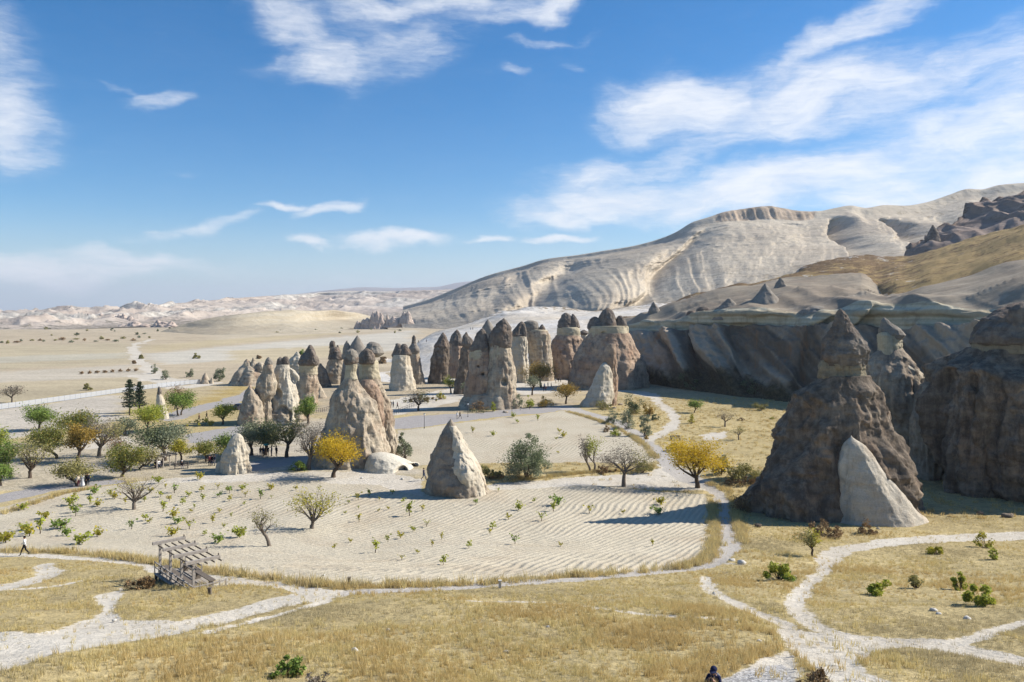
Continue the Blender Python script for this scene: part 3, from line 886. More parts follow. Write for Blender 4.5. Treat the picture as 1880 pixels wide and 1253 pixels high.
stop_ = [(1120, 587, 335), (1180, 580, 325), (1238, 560, 318), (1316, 537, 318), (1380, 524, 322), (1446, 512, 326), (1579, 504, 318), (1604, 524, 290), (1625, 540, 264), (1655, 541, 247), (1700, 532, 242), (1783, 516, 236), (1830, 500, 233), (1880, 483, 231), (2050, 440, 225), (2300, 400, 215)]
gtop = [(1120, 585, 360), (1180, 578, 355), (1238, 557, 350), (1316, 535, 350), (1400, 521, 356), (1443, 511, 355), (1477, 489, 370), (1520, 476, 380), (1563, 469, 385), (1610, 471, 390), (1655, 471, 390), (1706, 457, 385), (1783, 438, 375), (1880, 413, 365), (2050, 370, 350), (2300, 320, 330)]
bk = [(1120, 620, 420), (1300, 590, 440), (1500, 540, 480), (1700, 520, 480), (1880, 480, 470), (2300, 420, 430)]
P, t, us = rows_grid([footr, talus, bandb, lip, stop_, gtop, bk], 620, [14, 44, 22, 40, 44, 8], 1120, 2300)
N = grid_normals(P)
x, y, z = P[..., 0], P[..., 1], P[..., 2]
uu = us[None, :] + 0 * x; tt = t[:, None] + 0 * x
sh = x * .8 - y * .6 + z * 1.15          # leaning buttresses
kc = (sstep(.1, .8, t) * sstep(2.1, 1.85, t))[:, None]
but = ridged(sh * .085 + .55 * fbm(x * .03, y * .03, z * .03, 2, 8), z * .010, .3, 3, 160)
kl = (sstep(.1, .7, t) * sstep(3.6, 2.2, t))[:, None]
P[..., 1] += kl * (5.0 * fbm(x * .022, .4, z * .004, 2, 163) + 2.2 * fbm(x * .09, .8, z * .01, 2, 164)
                   + 9 * np.exp(-((uu - 1385 + (tt - 1) * 20) / 26) ** 2) * sstep(2.3, 1.6, tt) + 6 * np.exp(-((uu - 1290) / 18) ** 2) * sstep(2.3, 1.6, tt)
                   - 6 * np.exp(-((uu - 1430 - (tt - 1) * 40) / 26) ** 2) - 5 * np.exp(-((uu - 1490 - (tt - 1) * 50) / 20) ** 2))
P[..., 2] += (sstep(1.6, 2.6, t) * sstep(3.7, 3.0, t))[:, None] * (2.6 * fbm(x * .06, 1.7, .2, 3, 169) + 1.3 * ridged(x * .11, .7, .2, 2, 170))
d = kc * (4.4 * but + 2.4 * fbm(x * .05, y * .05, z * .05, 3, 161) + 1.1 * ridged(sh * .30, z * .03, .3, 3, 175) + 1.0 * fbm(x * .35, y * .35, z * .35, 4, 176) + .7 * ridged(x * .22, y * .22, z * .5, 3, 177))
d += (sstep(1.85, 2.1, t) * sstep(3.02, 2.9, t))[:, None] * (.8 * fbm(x * .12, y * .12, z * .5, 3, 162) + .35 * np.sin(z * 2.2 + 2 * fbm(x * .05, y * .05, .2, 2, 4)))
P = P + N * d[..., None] * np.where(N[..., 1:2] > 0, -1, 1)
ks = (sstep(2.95, 3.3, t) * sstep(4.6, 3.9, t))[:, None]
P[..., 2] += ks * (2.2 * fbm(x * .03, y * .06, .2, 3, 165) + 1.3 * ridged(x * .02, y * .09, .4, 2, 166))
kg = (sstep(3.9, 4.2, t) * sstep(5.3, 4.95, t))[:, None]
P[..., 2] += kg * (1.6 * fbm(x * .04, y * .04, .2, 4, 167) + .5 * fbm(x * .2, y * .2, .2, 3, 168))
i1 = int(np.searchsorted(t, 3.0)); i2 = int(np.searchsorted(t, 4.0))
add_grid('cliff', P[:i1 + 1], cliff_mat(), {'level': (tt / 2.0)[:i1 + 1], 'relief_shade': but[:i1 + 1]})
add_grid('rock_terrace', P[i1:i2 + 1], terrace_mat())
brown = sstep(1760, 1540, uu) * (.4 + .6 * sstep(4.2, 4.9, tt)) + .1
add_grid('grassy_hill', P[i2:], scrubhill_mat(), {'brown': brown[i2:]})

# ---- dark rocky ridge behind the scrubby hill
rows = [[(1660, 480, 440), (1760, 455, 430), (1880, 425, 420), (2100, 380, 410), (2300, 340, 400)],
        [(1660, 468, 455), (1690, 456, 455), (1740, 446, 450), (1790, 432, 450), (1880, 400, 450), (2100, 350, 440), (2300, 310, 430)],
        [(1660, 466, 470), (1690, 452, 470), (1705, 440, 475), (1740, 426, 485), (1765, 410, 500), (1790, 395, 510), (1830, 380, 520), (1880, 365, 520), (2100, 310, 520), (2300, 270, 520)],
        [(1660, 466, 480), (1690, 450, 480), (1712, 432, 490), (1745, 420, 500), (1765, 402, 515), (1785, 384, 530), (1830, 371, 545), (1860, 361, 550), (1880, 354, 550), (2100, 295, 550), (2300, 250, 550)],
        [(1660, 480, 560), (1880, 400, 640), (2300, 300, 640)]]
P, t, us = rows_grid(rows, 300, [10, 40, 14, 6], 1660, 2300)
N = grid_normals(P)
x, y, z = P[..., 0], P[..., 1], P[..., 2]
k = (sstep(.2, .8, t) * sstep(3.2, 2.8, t))[:, None]
d = k * (6.0 * ridged(x * .05 + .3 * fbm(x * .02, y * .02, 0, 2, 3), y * .02, z * .008, 3, 171) + 3 * fbm(x * .03, y * .03, z * .03, 3, 172))
P = P + N * d[..., None] * np.where(N[..., 1:2] > 0, -1, 1)
add_grid('rocky_ridge', P, strata_mat('pinkish_ridge_rock', (0.317, 0.251, 0.207), (0.255, 0.194, 0.154), (0.202, 0.150, 0.110), .1, .8, (.13, .085, .05), scale=3.0), {'scrub': .5 * sstep(2.0, 2.8, t)[:, None] + 0 * x})
# ================================================================== FAIRY CHIMNEYS
def rock_mat(name, light, mid, crust, cover=.5, scale=1.0, pink=None, streak=.5, bump=.35):
    m, T, b = new_mat(name, .95, .10)
    pos = T.n('ShaderNodeNewGeometry').outputs['Position']
    n1 = T.noise(pos, .16 * scale, 5, .6)
    cr = T.noise(pos, .50 * scale, 10, .72, .3)
    st = T.noise(T.map(pos, (1, 1, .08)), .85 * scale, 9, .70)
    st2 = T.noise(T.map(pos, (1, 1, .05)), 2.6 * scale, 7, .70)
    f = T.noise(pos, 4.5 * scale, 8, .75)
    sep = T.n('ShaderNodeSeparateXYZ'); T.put(sep.inputs[0], pos)
    comb = T.n('ShaderNodeCombineXYZ'); T.put(comb.inputs[2], T.add(sep.outputs[2], T.mul(n1, 3.0 / scale))); T.put(comb.inputs[0], T.mul(sep.outputs[0], .03))
    bed = T.noise(comb.outputs[0], 1.1 * scale, 5, .7)
    c = T.mix(T.rng(n1, .36, .64), light, mid)
    if pink:
        pk = T.noise(T.map(pos, (1, 1, .6), (0, 0, 0), (19, 7, 3)), .24 * scale, 6, .65)
        c = T.mix(T.mul(T.rng(pk, .48, .66), .8), c, pink)
    k = T.add(T.mul(cr, .62 - .25 * streak), T.add(T.mul(st, .18 + .25 * streak), T.mul(f, .20)))
    lo = .60 - .26 * cover
    c = T.mix(T.mul(T.rng(k, lo - .03, lo + .15), .85), c, crust)
    c = T.mix(T.mul(T.rng(st2, .52, .72), .55 * streak), c, tuple(q * .7 for q in crust))
    c = T.scale_col(c, T.rng(bed, .25, .75, .80, 1.18, False))
    c = T.mix(T.mul(T.rng(T.noise(pos, 2.4 * scale, 7, .72), .60, .72), .45), c, tuple(min(.7, q * 1.12) for q in light))
    c = T.scale_col(c, T.rng(f, .2, .8, .70, 1.28, False))
    T.put(b.inputs['Base Color'], c)
    h = T.add(T.add(T.mul(cr, .8), T.mul(bed, .35)), T.add(T.mul(f, .16), T.add(T.mul(st, .55), T.mul(st2, .22))))
    T.put(b.inputs['Normal'], T.bump(h, .9, bump))
    return m

M_BODY = rock_mat('weathered_tan_tuff', (.53, .45, .33), (.40, .325, .235), (.135, .108, .083), .45, 1.3, (.39, .275, .185))
M_DARK = rock_mat('brown_crusted_tuff', (.31, .25, .185), (.215, .17, .124), (.070, .056, .044), .62, 1.35, (.32, .225, .15))
M_MID = rock_mat('greyish_field_tuff', (.41, .345, .26), (.33, .27, .20), (.15, .122, .095), .50, 1.3, (.33, .24, .165))
M_PINK = rock_mat('pink_brown_tuff', (.45, .34, .24), (.36, .255, .18), (.12, .092, .07), .45, 1.2, (.38, .245, .16))
M_BAND = rock_mat('cream_tuff_band', (.50, .435, .30), (.43, .365, .25), (.25, .20, .135), .34, 1.6, None, .3, .2)
M_DIMBAND = rock_mat('dull_cream_band', (.33, .28, .185), (.27, .22, .145), (.13, .10, .07), .46, 1.6, None, .5, .3)
M_CAP = rock_mat('dark_cap_rock', (.25, .212, .17), (.195, .163, .13), (.105, .088, .073), .60, 1.3, (.25, .17, .115), .3, .4)
M_GREYCAP = rock_mat('grey_cap_rock', (.29, .26, .215), (.24, .21, .17), (.15, .128, .105), .38, 1.2, None, .3, .3)
M_WHITE = rock_mat('white_tuff', (.60, .555, .455), (.54, .49, .39), (.36, .31, .235), .20, 1.0, None, .4, .15)
M_PALECONE = rock_mat('pale_beige_tuff', (.535, .48, .385), (.475, .42, .33), (.30, .245, .18), .33, 1.4, (.47, .39, .29), .7, .3)
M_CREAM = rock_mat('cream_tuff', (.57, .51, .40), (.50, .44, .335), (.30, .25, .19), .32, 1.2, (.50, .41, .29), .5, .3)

def lobe(name, rows, Dc, mat, parent, origin, depth=.92, dy=0.0, nseg=72, nrow=56, amp=.07, seed=0, flute=.5, flat=0.0, ridges=(), sharp=1.0, tilt=0.0, dents=()):
    rows = sorted([tuple(map(float, r)) for r in rows])
    v = np.array([r[0] for r in rows])
    zz = H - (v - HV) / F * Dc
    xl = (np.array([r[1] for r in rows]) - CX) / F * Dc
    xr = (np.array([r[2] for r in rows]) - CX) / F * Dc
    top, bot = zz[0], zz[-1]
    s = np.linspace(0, 1, nrow) ** 1.15
    zi = top + (bot - top) * s
    q = -zi
    cx = pchip(-zz, (xl + xr) / 2, q); rd = np.maximum((xr - xl) / 2, .02)
    rad = .4 * pchip(-zz, rd, q) + .6 * np.interp(q, -zz, rd)
    Rm = float(rad.max())
    th = np.linspace(0, 2 * np.pi, nseg, endpoint=False)
    ct, stn = np.cos(th), np.sin(th)
    rr = rad[:, None] * np.ones((1, nseg))
    for a, am, w in ridges:
        d = np.angle(np.exp(1j * (th - R(a))))
        rr = rr * (1 + am * np.exp(-np.abs(d) / R(w)))[None, :]
    X = cx[:, None] + rr * ct[None, :]
    Y = Dc + dy + tilt * (zi[:, None] - bot) + rr * depth * stn[None, :]
    Z = zi[:, None] + 0 * X
    f = 1.0 / (Rm * .75 + .25)
    o = seed * 17.31
    big = fbm(X * f * .8 + o, Y * f * .8, Z * f * .55, 3, seed + 1)
    flu = ridged(X * f * 2.7 + o, Y * f * 2.7, Z * f * .30, 3, seed + 2)
    fine = fbm(X * f * 6.0 + o, Y * f * 6.0, Z * f * 3.6, 4, seed + 3)
    lum = ridged(X * f * 2.6 + o, Y * f * 2.6, Z * f * 1.8, 3, seed + 4)
    loc = np.minimum(rad, Rm)[:, None] ** .75 * Rm ** .25
    edge = sstep(0, .10, s)[:, None] * .85 + .15
    amp = amp * 1.25
    d = amp * loc * edge * (1.5 * big + flute * 1.7 * flu + .60 * fine + .55 * sharp * lum)
    ab = sstep(.4, 2.5, Rm)                              # roughness of fixed size in metres: ledges, rills and pits
    d = d + ab * edge * (.17 * fbm(X * .85, Y * .85, Z * .6, 4, seed + 5) + .15 * ridged(X * 1.1, Y * 1.1, Z * .22, 3, seed + 6) + .07 * np.sign(vnoise(X * .1, Y * .1, Z * .9, seed + 7)) * np.abs(vnoise(X * .1, Y * .1, Z * 1.3, seed + 7)) ** .5) * np.minimum(1.0, (loc + .2) / 1.5) * min(1.0, amp / .05)
    X = X + d * ct; Y = Y + d * stn * depth
    for (du, dv, ru, rv, dep) in dents:               # hollows in the face
        ux, uz = (du - CX) / F * Dc, H - (dv - HV) / F * Dc
        k = np.exp(-(((X - ux) / (ru / F * Dc)) ** 2 + ((Z - uz) / (rv / F * Dc)) ** 2) ** 2) * (stn < .2)[None, :]
        Y = Y + k * dep
    Z = Z + .25 * amp * loc * big * edge
    V = np.stack([X, Y, Z], -1).reshape(-1, 3)
    idx = np.arange(nrow * nseg).reshape(nrow, nseg)
    nx = np.roll(idx, -1, 1)
    quads = np.stack([idx[:-1], idx[1:], nx[1:], nx[:-1]], -1).reshape(-1, 4)
    V = np.vstack([V, V[:nseg].mean(0) + (0, 0, .04 * Rm), V[-nseg:].mean(0)])
    tt = nrow * nseg; tb = tt + 1
    tris = np.concatenate([np.stack([np.full(nseg, tt), idx[0], nx[0]], -1), np.stack([np.full(nseg, tb), nx[-1], idx[-1]], -1)])
    V = V - np.array(origin)[None, :]
    me = mesh_np(name, V, quads, tris)
    return link_mesh(name, me, mat, parent)

def base_depth(v, u): return hit(u, v)[1]

def formation(name, label, cat, vbase, parts, group=None, push=None, det=1.0, Dc=None, seed=0):
    """parts: (part name, material, rows, options); the first is the body whose foot meets the ground at vbase"""
    r0 = parts[0][2]
    ub = (r0[-1][1] + r0[-1][2]) / 2
    D = base_depth(vbase, ub)
    w = (r0[-1][2] - r0[-1][1]) / 2 / F
    dep = parts[0][3].get('depth', .92) if len(parts[0]) > 3 else .92
    if Dc is None:
        Dc = D / (1 - w * dep * .85)
    x0 = (ub - CX) / F * Dc
    z0 = float(ground_z(x0, Dc))
    e = empty(name, (x0, Dc, z0), label, cat, group)
    for i, p in enumerate(parts):
        pn, m, rows = p[:3]
        op = dict(p[3]) if len(p) > 3 else {}
        rows = list(rows)
        if op.pop('ground', i == 0):
            vb, ul, ur = rows[-1]
            z_end = H - (vb - HV) / F * Dc
            need = HV + F * (H - (z0 - .8)) / Dc
            if need > vb:
                k = (ur - ul) * .03
                rows.append((need, ul - k, ur + k))
        op.setdefault('nseg', int(72 * det)); op.setdefault('nrow', int(60 * det)); op.setdefault('seed', seed * 7 + i + 1)
        lobe(pn, rows, Dc, m, e, (x0, Dc, z0), **op)
    return e, Dc

G_LEFT, G_MID, G_RIGHT = 'fairy chimneys beyond the grove', 'fairy chimneys in the central cluster', 'fairy chimneys under the cliff'
FC = 'rock formation'
# ---- right-hand group
formation('fairy_chimney', 'tallest dark crusted fairy chimney with cream neck behind a white cone', FC, 962, [
    ('body', M_DARK, [(690, 1508, 1596), (716, 1486, 1602), (751, 1459, 1611), (786, 1447, 1622), (821, 1428, 1636), (856, 1414, 1642), (891, 1396, 1649), (944, 1377, 1656), (965, 1370, 1660)], dict(amp=.075, flute=1.15, nseg=220, nrow=220, depth=.72, sharp=2.2)),
    ('neck', M_DIMBAND, [(660, 1509, 1584), (680, 1507, 1586), (696, 1507, 1592), (704, 1510, 1592)], dict(amp=.08, nrow=36, nseg=110, depth=.64)),
    ('cap', M_CAP, [(582, 1540, 1552), (590, 1532, 1561), (604, 1524, 1568), (628, 1512, 1582), (645, 1506, 1588), (657, 1504, 1590), (666, 1508, 1588), (671, 1512, 1585)], dict(amp=.07, sharp=2.2, nseg=150, nrow=100, depth=.68)),
    ('pinnacle', M_CAP, [(568, 1541, 1544), (572, 1538, 1549), (580, 1535, 1555), (592, 1531, 1560), (606, 1528, 1562)], dict(amp=.10, sharp=2.0, nseg=70, nrow=40, depth=.8))], G_RIGHT, seed=1, Dc=96.5)
formation('rock_cone', 'smooth white tuff cone against the foot of the tallest chimney', 'rock cone', 957, [
    ('body', M_PALECONE, [(803, 1561, 1565), (809, 1555, 1574), (821, 1547, 1588), (856, 1539, 1613), (891, 1536, 1643), (926, 1532, 1670), (945, 1530, 1689), (957, 1528, 1700)], dict(amp=.026, flute=.6, sharp=1.6, nseg=140, nrow=100, depth=.8, ridges=((-80, .07, 14),)))], G_RIGHT, seed=2, Dc=90.9)
formation('fairy_chimney', 'slender chimney with pointed grey cap and pale lit shoulder beside the tallest chimney', FC, 872, [
    ('body', M_MID, [(640, 1618, 1656), (652, 1607, 1662), (680, 1594, 1680), (716, 1595, 1695), (751, 1598, 1702), (800, 1612, 1712), (873, 1625, 1715)], dict(amp=.085, flute=.8, nseg=120, nrow=110)),
    ('shoulder', M_CREAM, [(660, 1632, 1644), (676, 1634, 1672), (700, 1650, 1690), (730, 1662, 1696), (760, 1668, 1700)], dict(amp=.08, dy=-1.5, nseg=70, nrow=50)),
    ('front_buttress', M_MID, [(693, 1668, 1678), (700, 1658, 1686), (716, 1651, 1693), (751, 1645, 1701), (821, 1645, 1704), (880, 1648, 1690)], dict(amp=.07, flute=.9, dy=-5.5, nseg=90, nrow=90, ground=True)),
    ('neck', M_BAND, [(612, 1614, 1650), (626, 1614, 1653), (640, 1616, 1654), (656, 1618, 1656)], dict(amp=.08, nrow=36)),
    ('neck', M_BAND, [(610, 1612, 1624), (616, 1610, 1630), (640, 1612, 1634), (654, 1614, 1636)], dict(amp=.06, nrow=30, dy=-1.0)),
    ('cap', M_GREYCAP, [(584, 1622, 1625), (588, 1619, 1629), (597, 1617, 1640), (607, 1615, 1652), (615, 1617, 1659), (622, 1625, 1657), (626, 1630, 1653)], dict(amp=.07, nrow=50))], G_RIGHT, seed=3)
formation('rock_spire', 'small brown saddle spire wedged between slender chimney and huge dark massif', 'rock spire', 882, [
    ('body', M_DARK, [(684, 1725, 1729), (690, 1718, 1733), (702, 1712, 1738), (722, 1705, 1748), (770, 1700, 1760), (880, 1695, 1775)], dict(amp=.08, flute=.9)),
    ('saddle', M_WHITE, [(691, 1696, 1706), (694, 1688, 1714), (702, 1684, 1720), (716, 1682, 1722)], dict(amp=.05, dy=3.0, nrow=24))], G_RIGHT, seed=4)
formation('fairy_chimney', 'huge dark rock massif with broad cap cut by the picture edge', FC, 922, [
    ('body', M_DARK, [(640, 1786, 2010), (655, 1772, 2030), (680, 1745, 2060), (716, 1733, 2080), (751, 1726, 2095), (821, 1735, 2110), (870, 1765, 2115), (900, 1775, 2120), (924, 1785, 2125)], dict(amp=.085, flute=1.3, nseg=240, nrow=180, depth=.75, sharp=2.0)),
    ('front_buttress', M_DARK, [(690, 1795, 1830), (720, 1780, 1860), (780, 1770, 1890), (850, 1775, 1910), (920, 1790, 1925)], dict(amp=.08, flute=1.0, dy=-7, nseg=110, nrow=110, ground=True)),
    ('front_buttress', M_DARK, [(694, 1738, 1752), (712, 1731, 1768), (760, 1724, 1790), (840, 1720, 1802), (906, 1720, 1806)], dict(amp=.09, flute=1.2, dy=-3.5, nseg=90, nrow=100, ground=True)),
    ('neck', M_DIMBAND, [(612, 1794, 2010), (626, 1791, 2012), (645, 1790, 2014), (652, 1796, 2010)], dict(amp=.04, nrow=36, nseg=140, depth=.8)),
    ('cap', M_CAP, [(553, 1880, 1900), (560, 1858, 1935), (570, 1838, 1960), (585, 1815, 1985), (600, 1801, 2000), (620, 1791, 2016), (630, 1791, 2016), (636, 1800, 2008)], dict(amp=.05, nseg=170, nrow=90, depth=.8)),
    ('pinnacle', M_CAP, [(557, 1843, 1850), (561, 1836, 1856), (570, 1828, 1864), (585, 1822, 1870), (600, 1820, 1874)], dict(amp=.07, dy=-3.5, nrow=36))], G_RIGHT, seed=5)
# ---- lone rocks on the field
formation('rock_cone', 'lone pointed tuff cone standing by itself on the ploughed field', 'rock cone', 913, [
    ('body', M_MID, [(771, 826, 829), (776, 822, 832), (784, 818, 835), (800, 810, 843), (815, 805, 849), (830, 799, 857), (845, 795, 865), (860, 790, 873), (872, 786, 878), (885, 783, 883), (900, 781, 887), (914, 779, 890)],
     dict(amp=.06, flute=.7, nseg=150, nrow=120, sharp=1.8)),
    ('sunlit_face', M_CREAM, [(782, 824, 837), (800, 826, 848), (815, 827, 855), (830, 827, 864), (845, 825, 873), (860, 826, 882), (872, 830, 887), (885, 838, 891), (900, 846, 895), (914, 852, 898)], dict(amp=.035, depth=1.7, dy=-.05, nseg=120, nrow=110, ground=True, flute=.4)),  # smoother, paler lobe: sunlight on this side put into the colour
    ('block', M_BODY, [(898, 888, 893), (902, 885, 896), (914, 883, 898)], dict(amp=.08, dy=-1.0, nrow=20, nseg=30, ground=True))], None, seed=6)
formation('rock_cone', 'squat cream rock cone with flat tip beside the small trees by the footpath', 'rock cone', 871, [
    ('body', M_CREAM, [(797, 432, 440), (801, 427, 443), (813, 423, 446), (826, 415, 449), (840, 409, 452), (856, 405, 455), (871, 403, 457)], dict(amp=.075, flute=.9, nseg=100, nrow=80, ridges=((-70, .06, 10),))),
    ('ledge', M_CREAM, [(848, 400, 408), (856, 397, 412), (872, 395, 416)], dict(amp=.08, nrow=24, nseg=36, ground=True))], None, seed=7)
# hollowed white dome
formation('hollow_dome', 'low white rock dome with hollowed ends in front of the twin chimney', 'rock dome', 869, [
    ('shell', M_WHITE, [(832, 690, 708), (834, 682, 716), (838, 677, 728), (845, 674, 742), (853, 672, 752), (862, 670, 760), (869, 668, 762)], dict(amp=.025, nseg=150, nrow=70, depth=1.1, flute=.2, dents=((741, 861, 9, 9, 2.2),))),
    ('wing', M_WHITE, [(842, 722, 736), (848, 718, 750), (856, 716, 762), (862, 716, 768), (868, 716, 774)], dict(amp=.02, nseg=110, nrow=50, dy=.6, ground=True, dents=((757, 860, 13, 7, 2.6),))),
    ('overhang', M_WHITE, [(851, 664, 676), (855, 654, 680), (861, 646, 684), (868, 641, 686)], dict(amp=.03, nseg=90, nrow=40, dy=.8, ground=True, dents=((661, 864, 13, 6.5, 1.7),)))], None, seed=8)

# ---- left group
formation('rock_spire', 'small lit rock spire with knobbed tip among the grove trees', 'rock spire', 771, [
    ('body', M_CREAM, [(722, 289, 295), (727, 288, 297), (738, 287, 302), (755, 286, 306), (771, 285, 309)], dict(amp=.07, flute=.7)),
    ('knob', M_CAP, [(710, 291, 293), (714, 289.5, 295), (720, 289, 297), (725, 289, 296)], dict(amp=.1, nrow=24, nseg=36))], G_LEFT, seed=10, det=.7)
formation('rock_cone', 'small far grey rock cone beside the road fence', 'rock cone', 705, [
    ('body', M_BODY, [(685, 376, 378), (690, 373, 380.5), (698, 370, 384), (705, 367, 386)], dict(amp=.07)),
    ('side_block', M_BODY, [(694, 388, 390), (698, 386.5, 391), (705, 385, 393)], dict(amp=.08, ground=True))], G_LEFT, seed=11, det=.5)
formation('rock_ridge', 'low jagged rock ridge leaning on the group past the road', 'rock ridge', 709, [
    ('body', M_BODY, [(668, 447, 458), (676, 441, 470), (690, 434, 484), (709, 422, 490)], dict(amp=.09, flute=.9)),
    ('pinnacle', M_BODY, [(660, 452, 455), (666, 448, 460), (680, 445, 465), (700, 440, 468)], dict(amp=.1)),
    ('pinnacle', M_BODY, [(657, 464, 466), (664, 461, 469), (680, 458, 476), (700, 456, 484)], dict(amp=.1)),
    ('pinnacle', M_BODY, [(666, 474, 482), (674, 470, 487), (700, 466, 490)], dict(amp=.1))], G_LEFT, seed=12, det=.7)
formation('rock_cone', 'plain pointed rock cone at the front corner of the cave rock', 'rock cone', 782, [
    ('body', M_BODY, [(708, 458, 460), (714, 455, 464), (726, 450, 472), (740, 446, 477), (760, 441, 481), (782, 436, 485)], dict(amp=.07, flute=.7))], G_LEFT, seed=13)
formation('fairy_chimney', 'narrow chimney with small cone cap between plain cone and cave rock', FC, 778, [
    ('body', M_BODY, [(670, 484, 500), (680, 483, 501), (694, 477, 503), (708, 472, 505), (724, 470, 503), (738, 476, 496), (756, 477, 497), (780, 479, 501)], dict(amp=.08, flute=.8)),
    ('cap', M_GREYCAP, [(656, 492, 494), (661, 488, 498), (668, 485.5, 500), (672, 487, 499)], dict(amp=.08, nrow=26))], G_LEFT, seed=14)
formation('fairy_chimney', 'broad pale chimney with carved cave openings and two dark knobs', FC, 776, [
    ('body', M_CREAM, [(670, 508, 531), (682, 505, 533), (694, 502, 537), (716, 498, 543), (739, 495, 547), (766, 493, 552), (776, 492, 554)], dict(amp=.05, flute=.7, nseg=130, nrow=110, dents=((516, 722, 6, 9, 1.6), (499, 740, 6, 14, 1.6), (526, 754, 8, 10, 2.6), (536, 762, 5, 9, 2.0)))),
    ('cap', M_CAP, [(656, 513, 517), (660, 509, 520), (667, 508, 521), (672, 509, 521)], dict(amp=.1, nrow=26)),
    ('cap', M_CAP, [(655, 521, 528), (659, 518, 530), (665, 518, 531), (672, 519, 530)], dict(amp=.1, nrow=26)),
    ('base', M_BODY, [(742, 492, 544), (756, 484, 554), (778, 474, 562)], dict(amp=.09, flute=.9, ground=True, depth=.8)),
    ('arch', M_CREAM, [(676, 528, 534), (680, 531, 540), (686, 534, 545), (692, 540, 549), (700, 544, 549)], dict(amp=.06, nrow=30))], G_LEFT, seed=15)
formation('rock_ridge', 'whitish broken rock lump partly hidden behind the cave rock', 'rock ridge', 708, [
    ('body', M_CREAM, [(652, 541, 548), (658, 534, 553), (668, 531, 556), (684, 530, 560), (708, 528, 562)], dict(amp=.12, sharp=1.6)),
    ('pinnacle', M_CREAM, [(646, 544, 547), (650, 542, 549), (662, 540, 552)], dict(amp=.12))], G_LEFT, seed=16, det=.7)
formation('fairy_chimney', 'straight chimney with tall dark conical cap and cream band near the green tree', FC, 744, [
    ('body', M_BODY, [(684, 549, 582), (700, 547, 583), (716, 544, 583), (732, 543, 584), (744, 542, 585)], dict(amp=.05, flute=.6)),
    ('neck', M_BAND, [(668, 549, 582), (678, 549, 582), (688, 549, 582)], dict(amp=.035, nrow=30)),
    ('cap', M_CAP, [(634, 567, 572), (638, 564, 575), (648, 558, 578), (660, 551, 583), (667, 549, 585), (671, 551, 583)], dict(amp=.08, sharp=1.4)),
    ('cap_knob', M_CAP, [(642, 572, 576), (648, 570, 580), (664, 569, 584.5), (670, 571, 584)], dict(amp=.09, dy=-1.3, nrow=30))], G_LEFT, seed=17)
formation('rock_cone', 'little pyramid rock tucked behind the straight dark-capped chimney', 'rock cone', 732, [
    ('body', M_BODY, [(702, 580, 584), (712, 579, 590), (724, 578, 596), (732, 577, 600)], dict(amp=.06))], G_LEFT, seed=18, det=.6)
formation('rock_cone', 'grey ribbed pyramid rock left of the broken-topped far chimney', 'rock cone', 712, [
    ('body', M_DARK, [(668, 586, 590), (678, 583, 596), (694, 580, 603), (712, 578, 608)], dict(amp=.07, flute=.9))], G_LEFT, seed=19, det=.6)
formation('fairy_chimney', 'far chimney with broken double-tipped dark cap beyond the twin chimney', FC, 705, [
    ('body', M_BODY, [(656, 604, 628), (670, 602, 630), (684, 600, 633), (696, 602, 634), (706, 604, 635)], dict(amp=.07)),
    ('cap', M_CAP, [(638, 608, 622), (644, 606, 625), (652, 604, 628), (660, 603, 630)], dict(amp=.09)),
    ('cap_knob', M_CAP, [(626, 608, 613), (631, 606, 615), (640, 606, 616)], dict(amp=.13, nrow=20)),
    ('cap_knob', M_CAP, [(634, 618.5, 621), (639, 617, 623), (648, 615, 625)], dict(amp=.1, nrow=20))], G_LEFT, seed=20, det=.8)
formation('fairy_chimney', 'smooth grey cone peak rising behind the mushroom-capped twin chimney', FC, 712, [
    ('body', M_GREYCAP, [(617, 655, 657), (621, 652, 660), (630, 646, 666), (640, 641, 672), (655, 633, 679), (680, 628, 690), (712, 624, 696)], dict(amp=.025, flute=.3)),
    ('side_knob', M_GREYCAP, [(626, 636, 638), (632, 633, 641), (645, 630, 645), (660, 629, 650)], dict(amp=.06, nrow=30))], G_LEFT, seed=21, det=.8)
formation('fairy_chimney', 'big twin chimney front half with mushroom cap above slim neck by yellow tree', FC, 862, [
    ('body', M_BODY, [(692, 634, 654), (699, 630, 657), (708, 625, 660), (716, 620, 665), (739, 610, 683), (761, 603, 692), (784, 597, 698), (810, 590, 702), (828, 585, 706), (862, 572, 716)], dict(amp=.065, flute=.8, nseg=150, nrow=140)),
    ('neck', M_BAND, [(664, 635, 654), (672, 635, 655), (684, 634, 653), (697, 632, 656)], dict(amp=.05, nrow=40)),
    ('cap', M_GREYCAP, [(641, 641, 648), (645, 635, 654), (652, 632, 657), (660, 631, 658), (667, 633, 656), (671, 636, 653)], dict(amp=.07, nrow=50)),
    ('cap_brim', M_CAP, [(654, 634, 655), (658, 631.5, 657.5), (664, 631.5, 657.5), (670, 634, 655)], dict(amp=.06, nrow=24))], G_LEFT, seed=22)
